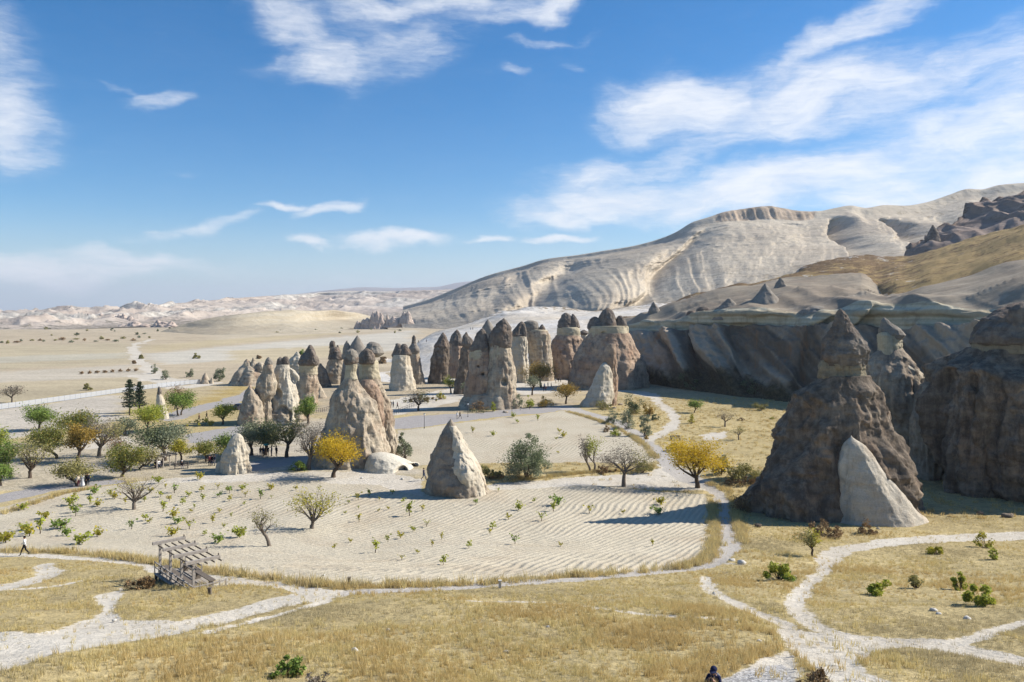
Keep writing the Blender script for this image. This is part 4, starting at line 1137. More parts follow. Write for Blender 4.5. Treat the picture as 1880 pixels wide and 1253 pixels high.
formation('fairy_chimney', 'tall twin chimney rear half with double cap leaning over pale column', FC, 838, [
    ('body', M_BODY, [(690, 661, 696), (700, 662, 698), (716, 665, 704), (739, 672, 712), (761, 682, 720), (784, 690, 724), (806, 694, 728), (838, 690, 732)], dict(amp=.07, flute=.8, nseg=120, nrow=110)),
    ('front_lobe', M_PINK, [(696, 668, 688), (706, 664, 698), (722, 666, 704), (746, 674, 706), (770, 684, 708), (790, 692, 708)], dict(amp=.06, dy=-2.2, nseg=80, nrow=70)),
    ('neck', M_BAND, [(662, 662, 693), (676, 660, 694), (690, 660, 695), (698, 662, 697)], dict(amp=.05, nrow=40)),
    ('cap', M_GREYCAP, [(629, 676, 686), (632, 672, 692), (640, 668, 698), (648, 666, 702), (653, 670, 699), (657, 675, 694)], dict(amp=.06, dy=1.2)),
    ('cap', M_CAP, [(640, 672, 679), (644, 668, 684), (652, 664, 689), (660, 661, 691), (665, 661, 690), (668, 664, 688)], dict(amp=.08, dy=-1.2))], G_LEFT, seed=23)
formation('fairy_chimney', 'pale stout chimney with split dark cap on the trampled clearing', FC, 718, [
    ('body', M_CREAM, [(652, 721, 752), (664, 719, 753), (681, 717, 756), (700, 716, 759), (718, 714, 763)], dict(amp=.045, flute=.8, ridges=((-95, .07, 10),))),
    ('cap', M_CAP, [(631, 727, 733), (636, 725, 738), (645, 722, 742), (654, 719, 742), (657, 722, 740)], dict(amp=.08, nrow=36)),
    ('cap', M_CAP, [(632, 739, 745), (636, 736, 748), (645, 735, 752), (651, 734, 754), (654, 737, 751)], dict(amp=.08, nrow=36))], G_LEFT, seed=24)
formation('fairy_chimney', 'slim chimney with stacked pointed cap right behind the stout pale one', FC, 706, [
    ('body', M_BODY, [(645, 752, 769), (656, 753, 770), (667, 754, 772), (685, 757, 776), (706, 760, 780)], dict(amp=.05)),
    ('cap', M_GREYCAP, [(629, 757, 763), (634, 753, 767), (642, 750, 770), (647, 752, 770), (650, 754, 768)], dict(amp=.08, nrow=36)),
    ('cap_knob', M_CAP, [(616, 759, 761), (620, 757, 763), (628, 756, 763), (633, 756, 764)], dict(amp=.1, nrow=24))], G_LEFT, seed=25, det=.8)

# ---- central cluster
formation('fairy_chimney', 'dark chimney with sharp single cap at the near end of the central row', FC, 705, [
    ('body', M_DARK, [(636, 799, 824), (648, 797, 825), (663, 792, 825), (684, 789, 822), (705, 786, 820)], dict(amp=.06, flute=.7)),
    ('cap', M_CAP, [(611, 812.5, 814.5), (616, 809, 818), (626, 804, 822), (636, 798, 825), (641, 799, 824), (644, 803, 821)], dict(amp=.06, nrow=40))], G_MID, seed=30)
formation('fairy_chimney', 'brown chimney with tapered cap second in the central row', FC, 698, [
    ('body', M_PINK, [(630, 825, 850), (642, 824, 853), (660, 820, 853), (680, 817, 852), (698, 814, 851)], dict(amp=.06, flute=.8)),
    ('cap', M_CAP, [(606, 838, 840), (610, 834, 844), (620, 829, 848), (630, 825, 851), (635, 826, 850), (638, 830, 847)], dict(amp=.07, nrow=40))], G_MID, seed=31)
formation('fairy_chimney', 'thin shaded dark pillar squeezed against the broad double chimney', FC, 724, [
    ('body', M_DARK, [(634, 850, 866), (650, 846, 867), (679, 840, 866), (705, 836, 862), (724, 832, 862)], dict(amp=.06, flute=.8)),
    ('cap', M_CAP, [(610, 855, 857), (615, 852, 860), (624, 849, 867), (632, 847, 870), (639, 850, 868)], dict(amp=.07, nrow=40))], G_MID, seed=32)
formation('fairy_chimney', 'broad double chimney with two tall dark caps facing the plaza', FC, 752, [
    ('body', M_BODY, [(634, 900, 936), (648, 897, 937), (661, 896, 939), (679, 893, 943), (700, 890, 944), (719, 888, 945), (752, 886, 946)], dict(amp=.055, flute=.8, nseg=120, nrow=110, ridges=((-105, .08, 10),), dents=((926, 700, 5, 7, 1.4),))),
    ('side_body', M_PINK, [(642, 864, 900), (658, 862, 904), (674, 860, 906), (700, 857, 908), (724, 855, 908), (752, 852, 910)], dict(amp=.05, flute=.8, nseg=120, nrow=110, dy=.6, ground=True, dents=((887, 686, 2.6, 2.6, 1.6), (879, 672, 2, 2, 1.2)))),
    ('base', M_BODY, [(722, 866, 944), (738, 858, 949), (753, 850, 954)], dict(amp=.08, flute=.9, ground=True, depth=.6, nrow=30)),
    ('neck', M_BAND, [(634, 900, 936), (644, 899, 937), (656, 897, 938)], dict(amp=.04, nrow=26)),
    ('neck', M_BAND, [(642, 864, 898), (650, 864, 899), (660, 863, 902)], dict(amp=.04, nrow=26, dy=.4)),
    ('cap', M_CAP, [(585, 924, 926), (589, 920, 930), (598, 913, 936), (610, 905, 938), (622, 900, 938), (632, 899, 937), (638, 901, 936), (641, 905, 932)], dict(amp=.08, nseg=90)),
    ('cap', M_CAP, [(604, 883, 887), (608, 879, 891), (618, 873, 894), (630, 868, 896), (641, 863, 897), (647, 865, 896), (650, 869, 892)], dict(amp=.07, nseg=90, dy=.4))], G_MID, seed=33)
formation('rock_spire', 'dark grey crag tip peeking between the two caps of the broad double chimney', 'rock spire', 712, [
    ('body', M_GREYCAP, [(587, 895, 897), (592, 891, 900), (602, 886, 906), (618, 884, 911), (650, 880, 916), (712, 876, 920)], dict(amp=.09, sharp=1.6))], G_MID, seed=34, det=.8)
formation('fairy_chimney', 'pale slender chimney with twin-peaked cap at the far side of the broad double one', FC, 703, [
    ('body', M_CREAM, [(618, 938, 967), (630, 938, 967), (647, 941, 968), (674, 944, 969), (703, 944, 970)], dict(amp=.07, flute=.9, ridges=((-80, .08, 10),))),
    ('cap', M_CAP, [(591, 956, 960), (596, 951, 962), (606, 943, 962), (616, 937, 962), (620, 940, 960)], dict(amp=.08, nrow=36)),
    ('cap', M_CAP, [(598, 960.5, 963.5), (603, 957, 966), (612, 956, 968), (618, 957, 967)], dict(amp=.07, nrow=30, dy=-.8))], G_MID, seed=35)
formation('fairy_chimney', 'rounded-cap chimney with small side cone behind the orange-leaved tree', FC, 700, [
    ('body', M_BODY, [(608, 966, 1006), (620, 965, 1007), (634, 968, 1009), (650, 972, 1012), (675, 974, 1014), (700, 974, 1016)], dict(amp=.06, flute=.9)),
    ('neck', M_BAND, [(606, 967, 1004), (614, 967, 1005), (624, 967, 1006)], dict(amp=.04, nrow=24)),
    ('cap', M_GREYCAP, [(589, 968, 981), (592, 963, 985), (600, 960, 988), (608, 961, 989), (612, 965, 986)], dict(amp=.05, nrow=36)),
    ('cap', M_CAP, [(596, 994.5, 996.5), (600, 991, 999), (606, 988, 1002), (611, 988, 1003), (613, 991, 1001)], dict(amp=.06, nrow=30))], G_MID, seed=36)
formation('fairy_chimney', 'large brown chimney with big and small cap touching above the picnic clearing', FC, 697, [
    ('body', M_PINK, [(616, 1020, 1064), (630, 1015, 1066), (642, 1006, 1069), (655, 1000, 1071), (670, 995, 1072), (697, 990, 1074)], dict(amp=.06, flute=.9, nseg=110, nrow=90)),
    ('neck', M_BAND, [(601, 1024, 1062), (610, 1023, 1063), (622, 1021, 1064)], dict(amp=.04, nrow=26)),
    ('cap', M_CAP, [(575, 1036, 1042), (579, 1032, 1046), (590, 1027, 1050), (600, 1023, 1053), (605, 1024, 1053), (608, 1028, 1050)], dict(amp=.05, nrow=40)),
    ('cap', M_CAP, [(577, 1050, 1053), (582, 1048, 1057), (592, 1046, 1062), (601, 1045, 1064), (605, 1048, 1061)], dict(amp=.05, nrow=36, dy=-.6))], G_MID, seed=37)
formation('fairy_chimney', 'tiny mushroom chimney wedged between the two largest brown chimneys', FC, 690, [
    ('body', M_CREAM, [(612, 1066, 1077), (620, 1066, 1078), (632, 1062, 1082), (660, 1058, 1086), (690, 1056, 1088)], dict(amp=.05)),
    ('cap', M_CAP, [(606, 1070, 1074), (609, 1065, 1079), (612, 1063, 1080.5), (615, 1066, 1078)], dict(amp=.05, nrow=24))], G_MID, seed=38, det=.7)
formation('fairy_chimney', 'widest pink-brown chimney with three dark caps on a cream ledge', FC, 716, [
    ('body', M_PINK, [(612, 1081, 1156), (622, 1078, 1160), (640, 1066, 1168), (655, 1057, 1176), (668, 1051, 1182), (690, 1045, 1186), (716, 1040, 1188)], dict(amp=.05, flute=.8, nseg=150, nrow=120, depth=.8)),
    ('neck', M_BAND, [(599, 1082, 1152), (606, 1080, 1153), (620, 1079, 1155)], dict(amp=.03, nrow=30, nseg=110, depth=.8, dents=((1105, 612, 4, 4, 1.0),))),
    ('cap', M_CAP, [(582, 1089, 1095), (586, 1085, 1100), (596, 1080, 1107), (603, 1078, 1110), (607, 1082, 1107)], dict(amp=.06, nrow=36)),
    ('cap', M_CAP, [(566, 1113, 1118), (570, 1108, 1123), (580, 1101, 1129), (592, 1097, 1133), (600, 1096, 1134), (606, 1100, 1131)], dict(amp=.06, nrow=40)),
    ('cap', M_CAP, [(580, 1136, 1141), (584, 1133, 1146), (594, 1131, 1150), (601, 1130, 1151), (605, 1133, 1149)], dict(amp=.06, nrow=36))], G_MID, seed=39)
formation('fairy_chimney', 'slab-like front rock with sunlit lobe before the widest chimney', FC, 745, [
    ('body', M_PINK, [(632, 1114, 1130), (640, 1111, 1130), (655, 1107, 1131), (680, 1106, 1132), (710, 1108, 1132), (745, 1108, 1132)], dict(amp=.07, flute=.8)),
    ('lobe', M_CREAM, [(666, 1106, 1112), (672, 1101, 1117), (685, 1094, 1121), (708, 1084, 1123), (728, 1074, 1124), (745, 1064, 1122)], dict(amp=.055, flute=.7, dy=-1.5, ground=True, ridges=((-100, .1, 12),)))], G_MID, seed=40)
# ---- knobs along the lip of the cliff
for k, (lab, rows, Dk) in enumerate([
    ('small pointed dark rock at the thin end of the bare terrace', [(555, 1199, 1201), (562, 1195, 1206), (570, 1191, 1211), (584, 1186, 1220)], 241),
    ('rounded dark boulder sitting on the cliff lip', [(571, 1265, 1274), (575, 1262, 1278), (582, 1261, 1280), (590, 1262, 1279)], 236.5),
    ('low flat dark boulder beside the rounded one on the cliff lip', [(564, 1284, 1298), (568, 1280, 1304), (576, 1277, 1310), (586, 1276, 1312)], 239),
    ('smooth grey mound with a nipple top on the cliff lip', [(549, 1335, 1342), (555, 1331, 1348), (565, 1322, 1358), (580, 1310, 1368)], 243),
    ('tall pointed mound in the middle of the cliff lip', [(522, 1403, 1407), (530, 1398, 1412), (545, 1386, 1424), (560, 1370, 1436), (580, 1350, 1446)], 250),
    ('slim pointed mound just behind the tall one on the bare terrace', [(511, 1431, 1435), (518, 1427, 1440), (532, 1420, 1448), (550, 1410, 1456)], 275),
    ('whale-backed boulder at the end of the ledge over the tallest chimney', [(563, 1490, 1510), (567, 1478, 1522), (573, 1470, 1530), (584, 1466, 1532), (592, 1470, 1528)], 229),
    ('thin dark rock fang standing before the pinkish ridge', [(414, 1711, 1714), (424, 1706, 1720), (440, 1699, 1724), (462, 1688, 1730)], 455)]):
    uc = (rows[0][1] + rows[0][2]) / 2
    D = FD(uc) + 19 + (Dk - float(np.interp(uc, [1180, 1250, 1340, 1420, 1480, 1526], [231, 234, 238, 236, 231, 224]))) if k != 7 else Dk
    zc = H - (rows[-1][0] - HV) / F * D
    o = ((rows[-1][1] + rows[-1][2]) / 2 - CX) / F * D
    e = empty('boulder', (o, D, zc), lab, 'rock', 'knobs on the cliff and its terrace')
    rows = rows + [(rows[-1][0] + 8, rows[-1][1] - 3, rows[-1][2] + 3)]
    lobe('stone', rows, D, M_GREYCAP if k not in (1, 2, 7) else M_CAP, e, (o, D, zc), amp=.05, nseg=48, nrow=36, seed=60 + k)
# ---- far pink cones in the valley
def outcrop(label, cones, D, seed):
    u0 = sum((c[1] + c[2]) / 2 for c in cones) / len(cones)
    x0 = (u0 - CX) / F * D
    e = empty('rock_outcrop', (x0, D, 0), label, 'rock outcrop', 'far outcrops in the valley')
    for i, (vt, ul, ur, vb) in enumerate(cones):
        c = (ul + ur) / 2
        lobe('cone', [(vt, c - 1, c + 1), ((vt * 2 + vb) / 3, c - (ur - ul) * .22, c + (ur - ul) * .25), (vb, ul, ur), (vb + 8, ul - 3, ur + 3)], D, M_FARPINK, e, (x0, D, 0), amp=.12, nseg=28, nrow=20, seed=seed + i, flute=1.0)
M_FARPINK = rock_mat('far_pink_tuff', (.54, .45, .37), (.47, .375, .305), (.36, .28, .23), .35, .12, None, .5, 2.0)
outcrop('cluster of pinkish rock cones on the plain below the gullied hill', [(586, 660, 676, 601), (584, 664, 684, 602), (573, 676, 694, 597), (571, 683, 702, 597), (575, 690, 708, 597), (578, 706, 716, 594), (581, 712, 732, 594), (573, 735, 748, 587), (572, 742, 756, 587), (590, 650, 664, 603)], 1180, 300)
_r = random.Random(5)
def teeth_row(u0, u1, vt, vb, n, hmax):
    out = []
    for i in range(n):
        u = _r.uniform(u0, u1); w = _r.uniform(5, 15); h = _r.uniform(.35, 1) * hmax
        b = vb + _r.uniform(-3, 3)
        out.append((b - h, u - w, u + w * _r.uniform(.6, 1.2), b + 1))
    return out
outcrop('row of small pinkish rock teeth under the flat plateau rim', teeth_row(150, 250, 578, 591, 16, 15), 1560, 330)
outcrop('scattered pinkish rock teeth on the far side of the straw field', teeth_row(-10, 95, 590, 600, 14, 12), 1330, 360)
outcrop('whitish stubby rock row in front of the smooth low hill', teeth_row(225, 335, 592, 599, 14, 9), 1330, 390)
# ================================================================== PLANTS
def leaf_mat(name, cols, trans=.25, rough=.7):
    m = bpy.data.materials.new(name); m.use_nodes = True
    T = NT(m.node_tree); b = m.node_tree.nodes['Principled BSDF']
    b.inputs['Roughness'].default_value = rough; b.inputs['Specular IOR Level'].default_value = .2
    r = T.n('ShaderNodeNewGeometry').outputs['Random Per Island']
    x = T.n('ShaderNodeValToRGB'); cr = x.color_ramp; cr.interpolation = 'LINEAR'
    T.put(x.inputs[0], r)
    while len(cr.elements) < len(cols): cr.elements.new(.5)
    for i, c in enumerate(cols):
        cr.elements[i].position = i / (len(cols) - 1); cr.elements[i].color = (*c, 1)
    T.put(b.inputs['Base Color'], x.outputs[0])
    tr = T.n('ShaderNodeBsdfTranslucent'); T.put(tr.inputs[0], x.outputs[0])
    mx = T.n('ShaderNodeMixShader'); mx.inputs[0].default_value = trans
    T.put(mx.inputs[1], b.outputs[0]); T.put(mx.inputs[2], tr.outputs[0])
    T.put(m.node_tree.nodes['Material Output'].inputs[0], mx.outputs[0])
    return m

def plain_mat(name, col, rough=.9, var=.3, scale=3.0, spec=.1):
    m, T, b = new_mat(name, rough, spec)
    pos = T.n('ShaderNodeTexCoord').outputs['Object']
    n = T.noise(pos, scale, 6, .65)
    c = T.scale_col(T.mix(0.0, col, col), T.rng(n, .25, .75, 1 - var, 1 + var, False))
    T.put(b.inputs['Base Color'], c)
    return m

L_GOLD = leaf_mat('golden_leaves', [(0.620, 0.400, 0.020), (0.660, 0.470, 0.030), (0.540, 0.340, 0.025), (0.660, 0.520, 0.060)], .42)
L_YELGRN = leaf_mat('yellow_green_leaves', [(0.360, 0.348, 0.048), (0.504, 0.432, 0.060), (0.264, 0.276, 0.042), (0.600, 0.456, 0.060)], .4)
L_GREEN = leaf_mat('green_leaves', [(0.162, 0.248, 0.047), (0.238, 0.335, 0.063), (0.120, 0.183, 0.044), (0.345, 0.389, 0.076)], .3)
L_BRIGHT = leaf_mat('bright_green_leaves', [(0.312, 0.364, 0.052), (0.416, 0.442, 0.065), (0.234, 0.273, 0.039), (0.546, 0.494, 0.078)], .4)
L_OLIVE = leaf_mat('olive_leaves', [(0.260, 0.240, 0.090), (0.359, 0.319, 0.099), (0.199, 0.190, 0.080), (0.438, 0.378, 0.119)], .25)
L_GREY = leaf_mat('grey_green_leaves', [(0.212, 0.235, 0.138), (0.277, 0.300, 0.179), (0.163, 0.187, 0.114), (0.325, 0.333, 0.212)], .25)
L_SAGE = leaf_mat('sage_green_leaves', [(.19, .23, .11), (.24, .275, .14), (.15, .185, .09), (.28, .30, .17)], .3)
L_DARK = leaf_mat('dark_green_leaves', [(0.105, 0.136, 0.062), (0.159, 0.189, 0.085), (0.085, 0.105, 0.053), (0.201, 0.211, 0.095)], .2)
L_PINE = leaf_mat('pine_needles', [(0.025, 0.048, 0.022), (0.040, 0.069, 0.030), (0.022, 0.037, 0.019), (0.056, 0.081, 0.035)], .1)
L_ORANGE = leaf_mat('orange_olive_leaves', [(0.406, 0.242, 0.046), (0.312, 0.226, 0.055), (0.500, 0.312, 0.046), (0.235, 0.188, 0.055)], .3)
L_BROWN = leaf_mat('dry_brown_leaves', [(0.250, 0.156, 0.075), (0.325, 0.213, 0.100), (0.188, 0.119, 0.062), (0.375, 0.250, 0.112)], .2)
L_MIXED = leaf_mat('mixed_autumn_leaves', [(0.140, 0.175, 0.040), (0.220, 0.225, 0.050), (0.170, 0.190, 0.045), (0.380, 0.290, 0.050)], .3)
L_GREYTWIG = leaf_mat('grey_twig_sprays', [(0.250, 0.206, 0.156), (0.200, 0.163, 0.125), (0.300, 0.250, 0.188), (0.225, 0.200, 0.125)], .1)
B_BARK = plain_mat('brown_bark', (.10, .075, .055), .95, .4, 6)
B_GREYBARK = plain_mat('grey_bark', (.17, .14, .11), .95, .35, 6)

def rot_frames(d, n, r):
    """n random orthonormal pairs"""
    a = r.normal(size=(n, 3)); a /= np.linalg.norm(a, axis=1, keepdims=True) + 1e-9
    b = np.cross(a, r.normal(size=(n, 3))); b /= np.linalg.norm(b, axis=1, keepdims=True) + 1e-9
    return a, b

def leaves_mesh(name, centres, size, r, aspect=.55, droop=0.0):
    n = len(centres)
    a, b = rot_frames(None, n, r)
    a[:, 2] *= .75
    s = size * r.uniform(.6, 1.35, (n, 1))
    a = a * s; b = b * s * aspect
    c = np.asarray(centres)
    V = np.stack([c - a, c + b * .9 - a * .1, c + a, c - b * .9 - a * .1], 1).reshape(-1, 3)
    return mesh_np(name, V, np.arange(4 * n).reshape(n, 4), smooth=False)

def tubes_mesh(name, branches, sides=(6, 4, 3)):
    V = []; Q = []; base = 0
    ref = np.array((.31, .22, .93)); ref /= np.linalg.norm(ref)
    for pts, rad, lvl in branches:
        n = sides[min(lvl, len(sides) - 1)]
        P = np.asarray(pts); k = len(P)
        t = np.gradient(P, axis=0); t /= np.linalg.norm(t, axis=1, keepdims=True) + 1e-9
        e = np.cross(t, ref); e /= np.linalg.norm(e, axis=1, keepdims=True) + 1e-6
        g = np.cross(t, e)
        q = np.linspace(0, 2 * np.pi, n, endpoint=False)
        ring = P[:, None, :] + (e[:, None, :] * np.cos(q)[None, :, None] + g[:, None, :] * np.sin(q)[None, :, None]) * np.asarray(rad)[:, None, None]
        V.append(ring.reshape(-1, 3))
        idx = np.arange(k * n).reshape(k, n) + base; nx = np.roll(idx, -1, 1)
        Q.append(np.stack([idx[:-1], nx[:-1], nx[1:], idx[1:]], -1).reshape(-1, 4))
        base += k * n
    return mesh_np(name, np.vstack(V), np.vstack(Q))

def grow(r, trunk_h, H_, W_, stems=1, limbs=5, levels=3, kids=3, up=.35, lean=0.0, vase=.5, twist=.25):
    br = []; tips = []
    def seg(p, d, L, rad, lvl, n=4, rise=.15):
        pts = [p]; q = p.copy(); dd = d.copy()
        for i in range(n):
            dd = dd + r.normal(0, twist * .5, 3) + np.array((0, 0, rise * .3))
            dd /= np.linalg.norm(dd)
            q = q + dd * L / n
            pts.append(q.copy())
        rads = np.linspace(rad, rad * .45, n + 1)
        br.append((np.array(pts), rads, lvl))
        return pts, rads, dd
    def rec(p, d, L, rad, lvl):
        pts, rads, dd = seg(p, d, L, rad, lvl, 4 if lvl < 2 else 3, up)
        if lvl >= levels:
            tips.append((pts[-1], dd, lvl)); tips.append((pts[-2], dd, lvl)); tips.append((pts[1], dd, lvl))
            return
        if lvl == levels - 1:
            tips.append((pts[-1], dd, lvl)); tips.append((pts[2], dd, lvl))
        for k in range(kids):
            f = r.uniform(.45, 1.0) if k else 1.0
            j = min(int(f * (len(pts) - 1)), len(pts) - 1)
            ax = r.normal(size=3); ax -= ax.dot(dd) * dd; ax /= np.linalg.norm(ax) + 1e-9
            nd = dd * r.uniform(.6, .9) + ax * r.uniform(.5, .85) + np.array((0, 0, up * .35)); nd /= np.linalg.norm(nd)
            rec(pts[j], nd, L * r.uniform(.55, .78), rads[j] * .62, lvl + 1)
    for s in range(stems):
        a = r.uniform(0, 6.28)
        off = np.array((math.cos(a), math.sin(a), 0)) * (.10 * W_ if stems > 1 else 0)
        d0 = np.array((lean + (math.cos(a) * .35 if stems > 1 else 0), math.sin(a) * .35 if stems > 1 else 0, 1.0)); d0 /= np.linalg.norm(d0)
        R0 = max(.045 * H_ / (stems ** .5), .02)
        pts = [np.array((0., 0., -.15)) + off, off + d0 * trunk_h * .4 + r.normal(0, .02, 3), off + d0 * trunk_h * .75 + r.normal(0, .04 * trunk_h, 3) * (1, 1, 0), off + d0 * trunk_h]
        br.append((np.array(pts), np.array((R0 * 1.25, R0, R0 * .9, R0 * .85)), 0))
        nl = max(2, limbs // stems)
        for k in range(nl):
            b = a + 6.28 * k / nl + r.uniform(-.4, .4)
            el = r.uniform(.35, 1.15) * (1 - vase) + vase * r.uniform(.8, 1.3)
            d = np.array((math.cos(b) * math.cos(el), math.sin(b) * math.cos(el), math.sin(el)))
            rec(pts[-1] if r.uniform() < .7 else pts[-2] * .4 + pts[-1] * .6, d, (H_ - trunk_h) * r.uniform(.38, .55), R0 * .55, 1)
        top = d0 + r.normal(0, .15, 3); top /= np.linalg.norm(top)
        rec(pts[-1], top, (H_ - trunk_h) * .5, R0 * .6, 1)
    return br, tips

def fit(br, cloud, trunk_h, H_, W_, depth=1.0, cx=0.0):
    """scale branches and leaf centres so that the crown has the wanted height and width"""
    allp = np.vstack([b[0] for b in br] + ([cloud] if len(cloud) else []))
    zt = np.percentile(allp[:, 2], 99.6)
    up = allp[allp[:, 2] > trunk_h * .9]
    w = np.percentile(np.abs(np.concatenate([up[:, 0] - np.median(up[:, 0]), up[:, 1] - np.median(up[:, 1])])), 98)
    mx = np.median(up[:, 0]); my = np.median(up[:, 1])
    sx = (W_ / 2) / max(w, .05); sz = (H_ - trunk_h) / max(zt - trunk_h, .05)
    def tr(p):
        p = np.array(p, float)
        k = sstep(trunk_h * .3, trunk_h * 1.6, p[:, 2])
        p[:, 0] = p[:, 0] * (1 + (sx - 1) * k) + (cx - mx * sx) * k
        p[:, 1] = (p[:, 1] * (1 + (sx * depth - 1) * k)) - my * sx * depth * k
        p[:, 2] = np.where(p[:, 2] > trunk_h, trunk_h + (p[:, 2] - trunk_h) * sz, p[:, 2])
        return p
    return [(tr(p), r_, l) for p, r_, l in br], (tr(cloud) if len(cloud) else cloud)

N_TREE = [0]
def tree(name, label, u, v, ul, ur, vt, vb, mat, n=1500, leaf=.17, bark=None, stems=1, limbs=5, levels=3, kids=3, group=None, cat='tree', sparse=0.0, seed=None, lean=0.0, low=False, second=None, vase=.45, clump=.10, up=.35, D=None, top_bare=0.0):
    """base at pixel (u, v); crown spans ul..ur and vt..vb"""
    N_TREE[0] += 1
    r = np.random.default_rng(1000 + N_TREE[0] if seed is None else seed)
    n = int(n * 2.3); leaf = leaf * .88; clump = clump * 1.05
    p = hit(u, v) if D is None else Vector(((u - CX) / F * D, D, float(ground_z((u - CX) / F * D, D))))
    k = p.y / F
    Ht = (v - vt) * k; Wd = (ur - ul) * k; th = max((v - vb) * k, .12 * Ht if not low else .05 * Ht)
    cx = ((ul + ur) / 2 - u) * k
    br, tips = grow(r, th, Ht, Wd, stems, limbs, levels, kids, up, lean, vase)
    T_ = np.array([t[0] for t in tips])
    if n > 0:
        keep = r.uniform(size=len(T_)) >= sparse
        if top_bare > 0:
            zq = (T_[:, 2] - th) / max(T_[:, 2].max() - th, .1)
            keep &= r.uniform(size=len(T_)) > top_bare * sstep(.35, .8, zq)
        Tk = T_[keep] if keep.any() else T_
        c = Tk[r.integers(0, len(Tk), n)] + r.normal(0, clump * min(Wd, Ht), (n, 3)) * (1, 1, .75)
        c[:, 2] = np.maximum(c[:, 2], .15 * th)
    else:
        c = np.zeros((0, 3))
    br, c = fit(br, c, th, Ht, Wd, 1.0, cx)
    e = empty(name, p, label, cat, group)
    link_mesh('trunk', tubes_mesh('trunk', br), bark or B_BARK, e)
    if n > 0:
        if second is not None:
            m2, f2 = second
            side = c[:, 0] + .3 * r.normal(size=len(c)) * Wd * .3 > np.percentile(c[:, 0], 100 * (1 - f2))
            if (~side).any(): link_mesh('crown', leaves_mesh('crown', c[~side], leaf, r), mat, e)
            if side.any(): link_mesh('crown', leaves_mesh('crown', c[side], leaf, r), m2, e)
        else:
            link_mesh('crown', leaves_mesh('crown', c, leaf, r), mat, e)
    return e

def bush(name, label, u, v, w, h, mat, n=900, leaf=.15, group=None, cat='bush', bark=None, lumps=18, D=None, depth=1.0, twiggy=0, seed=None, mat2=None):
    """leafy dome whose foot centre is at pixel (u, v), w by h pixels"""
    N_TREE[0] += 1
    r = np.random.default_rng(2000 + N_TREE[0] if seed is None else seed)
    p = hit(u, v) if D is None else Vector(((u - CX) / F * D, D, float(ground_z((u - CX) / F * D, D))))
    k = p.y / F; Wd = w * k; Ht = h * k
    a = r.normal(size=(lumps, 3)); a /= np.linalg.norm(a, axis=1, keepdims=True)
    a[:, 2] = np.abs(a[:, 2])
    q = r.uniform(.35, 1.0, (lumps, 1)) ** .6
    cen = a * q * (Wd * .42, Wd * .42 * depth, Ht * .80) * r.uniform(.6, 1.25, (lumps, 1)) + (0, 0, Ht * .10)
    rad = r.uniform(.07, .22, lumps) * min(Wd, Ht * 1.3)
    j = r.integers(0, lumps, n)
    n = int(n * 1.35); j = r.integers(0, lumps, n)
    d = r.normal(size=(n, 3)); d /= np.linalg.norm(d, axis=1, keepdims=True)
    c = cen[j] + d * rad[j][:, None] * r.uniform(.4, 1.1, (n, 1))
    c[:, 2] = np.maximum(c[:, 2], .03)
    e = empty(name, p, label, cat, group)
    br = []
    for i in range(min(lumps, 14) + twiggy):
        t = cen[i % lumps] * (1.0 if i < lumps else 1.25) + r.normal(0, .06 * Wd, 3) * (i >= lumps)
        s = np.array((r.normal(0, .05 * Wd), r.normal(0, .05 * Wd), -.05))
        mid = s * .4 + t * .5 + r.normal(0, .04 * Wd, 3)
        rr = max(.012 * Ht + .006, .01)
        br.append((np.array([s, mid, t]), np.array((rr, rr * .7, rr * .3)), 2))
    link_mesh('stem', tubes_mesh('stem', br), bark or B_BARK, e)
    if mat2 is not None:
        s_ = c[:, 2] < np.percentile(c[:, 2], 35)
        link_mesh('leaves', leaves_mesh('leaves', c[~s_], leaf, r), mat, e)
        link_mesh('leaves', leaves_mesh('leaves', c[s_], leaf, r), mat2, e)
    else:
        link_mesh('leaves', leaves_mesh('leaves', c, leaf, r), mat, e)
    return e

def pine(label, u, v, ul, ur, vt, vb, seed):
    r = np.random.default_rng(seed)
    p = hit(u, v); k = p.y / F
    Ht = (v - vt) * k; W_ = (ur - ul) * k; th = (v - vb) * k
    e = empty('pine_tree', p, label, 'tree', 'dark pines by the road')
    br = [(np.array([(0, 0, -.2), (.05, 0, Ht * .35), (0, .05, Ht * .7), (0, 0, Ht)]), np.array((.2, .16, .09, .02)), 0)]
    cs = []
    for i in range(13):
        f = i / 12; z = th + (Ht - th) * f * .96
        L = W_ * .5 * (1 - f) ** .6 * (.75 + .25 * math.sin(i * 2.1)) + .15
        for q in range(6):
            a = 6.28 * q / 6 + i * .7 + r.uniform(-.3, .3); l = L * r.uniform(.65, 1.12)
            t = np.array((math.cos(a) * l, math.sin(a) * l, z + l * .18 + r.uniform(-.2, .2)))
            br.append((np.array([(0, 0, z), t * (.5, .5, 1) - (0, 0, l * .04), t]), np.array((.05, .035, .012)), 2))
            for w in range(22):
                g = r.uniform(.25, 1.05)
                cs.append(t * (g, g, 1) + np.array((0, 0, -(1 - g) * l * .15)) + r.normal(0, .14 + .06 * l, 3) * (1, 1, .6))
    link_mesh('trunk', tubes_mesh('trunk', br), B_BARK, e)
    link_mesh('crown', leaves_mesh('crown', np.array(cs), .26, r, .38), L_PINE, e)

G_GROVE = 'orchard trees in the grove'
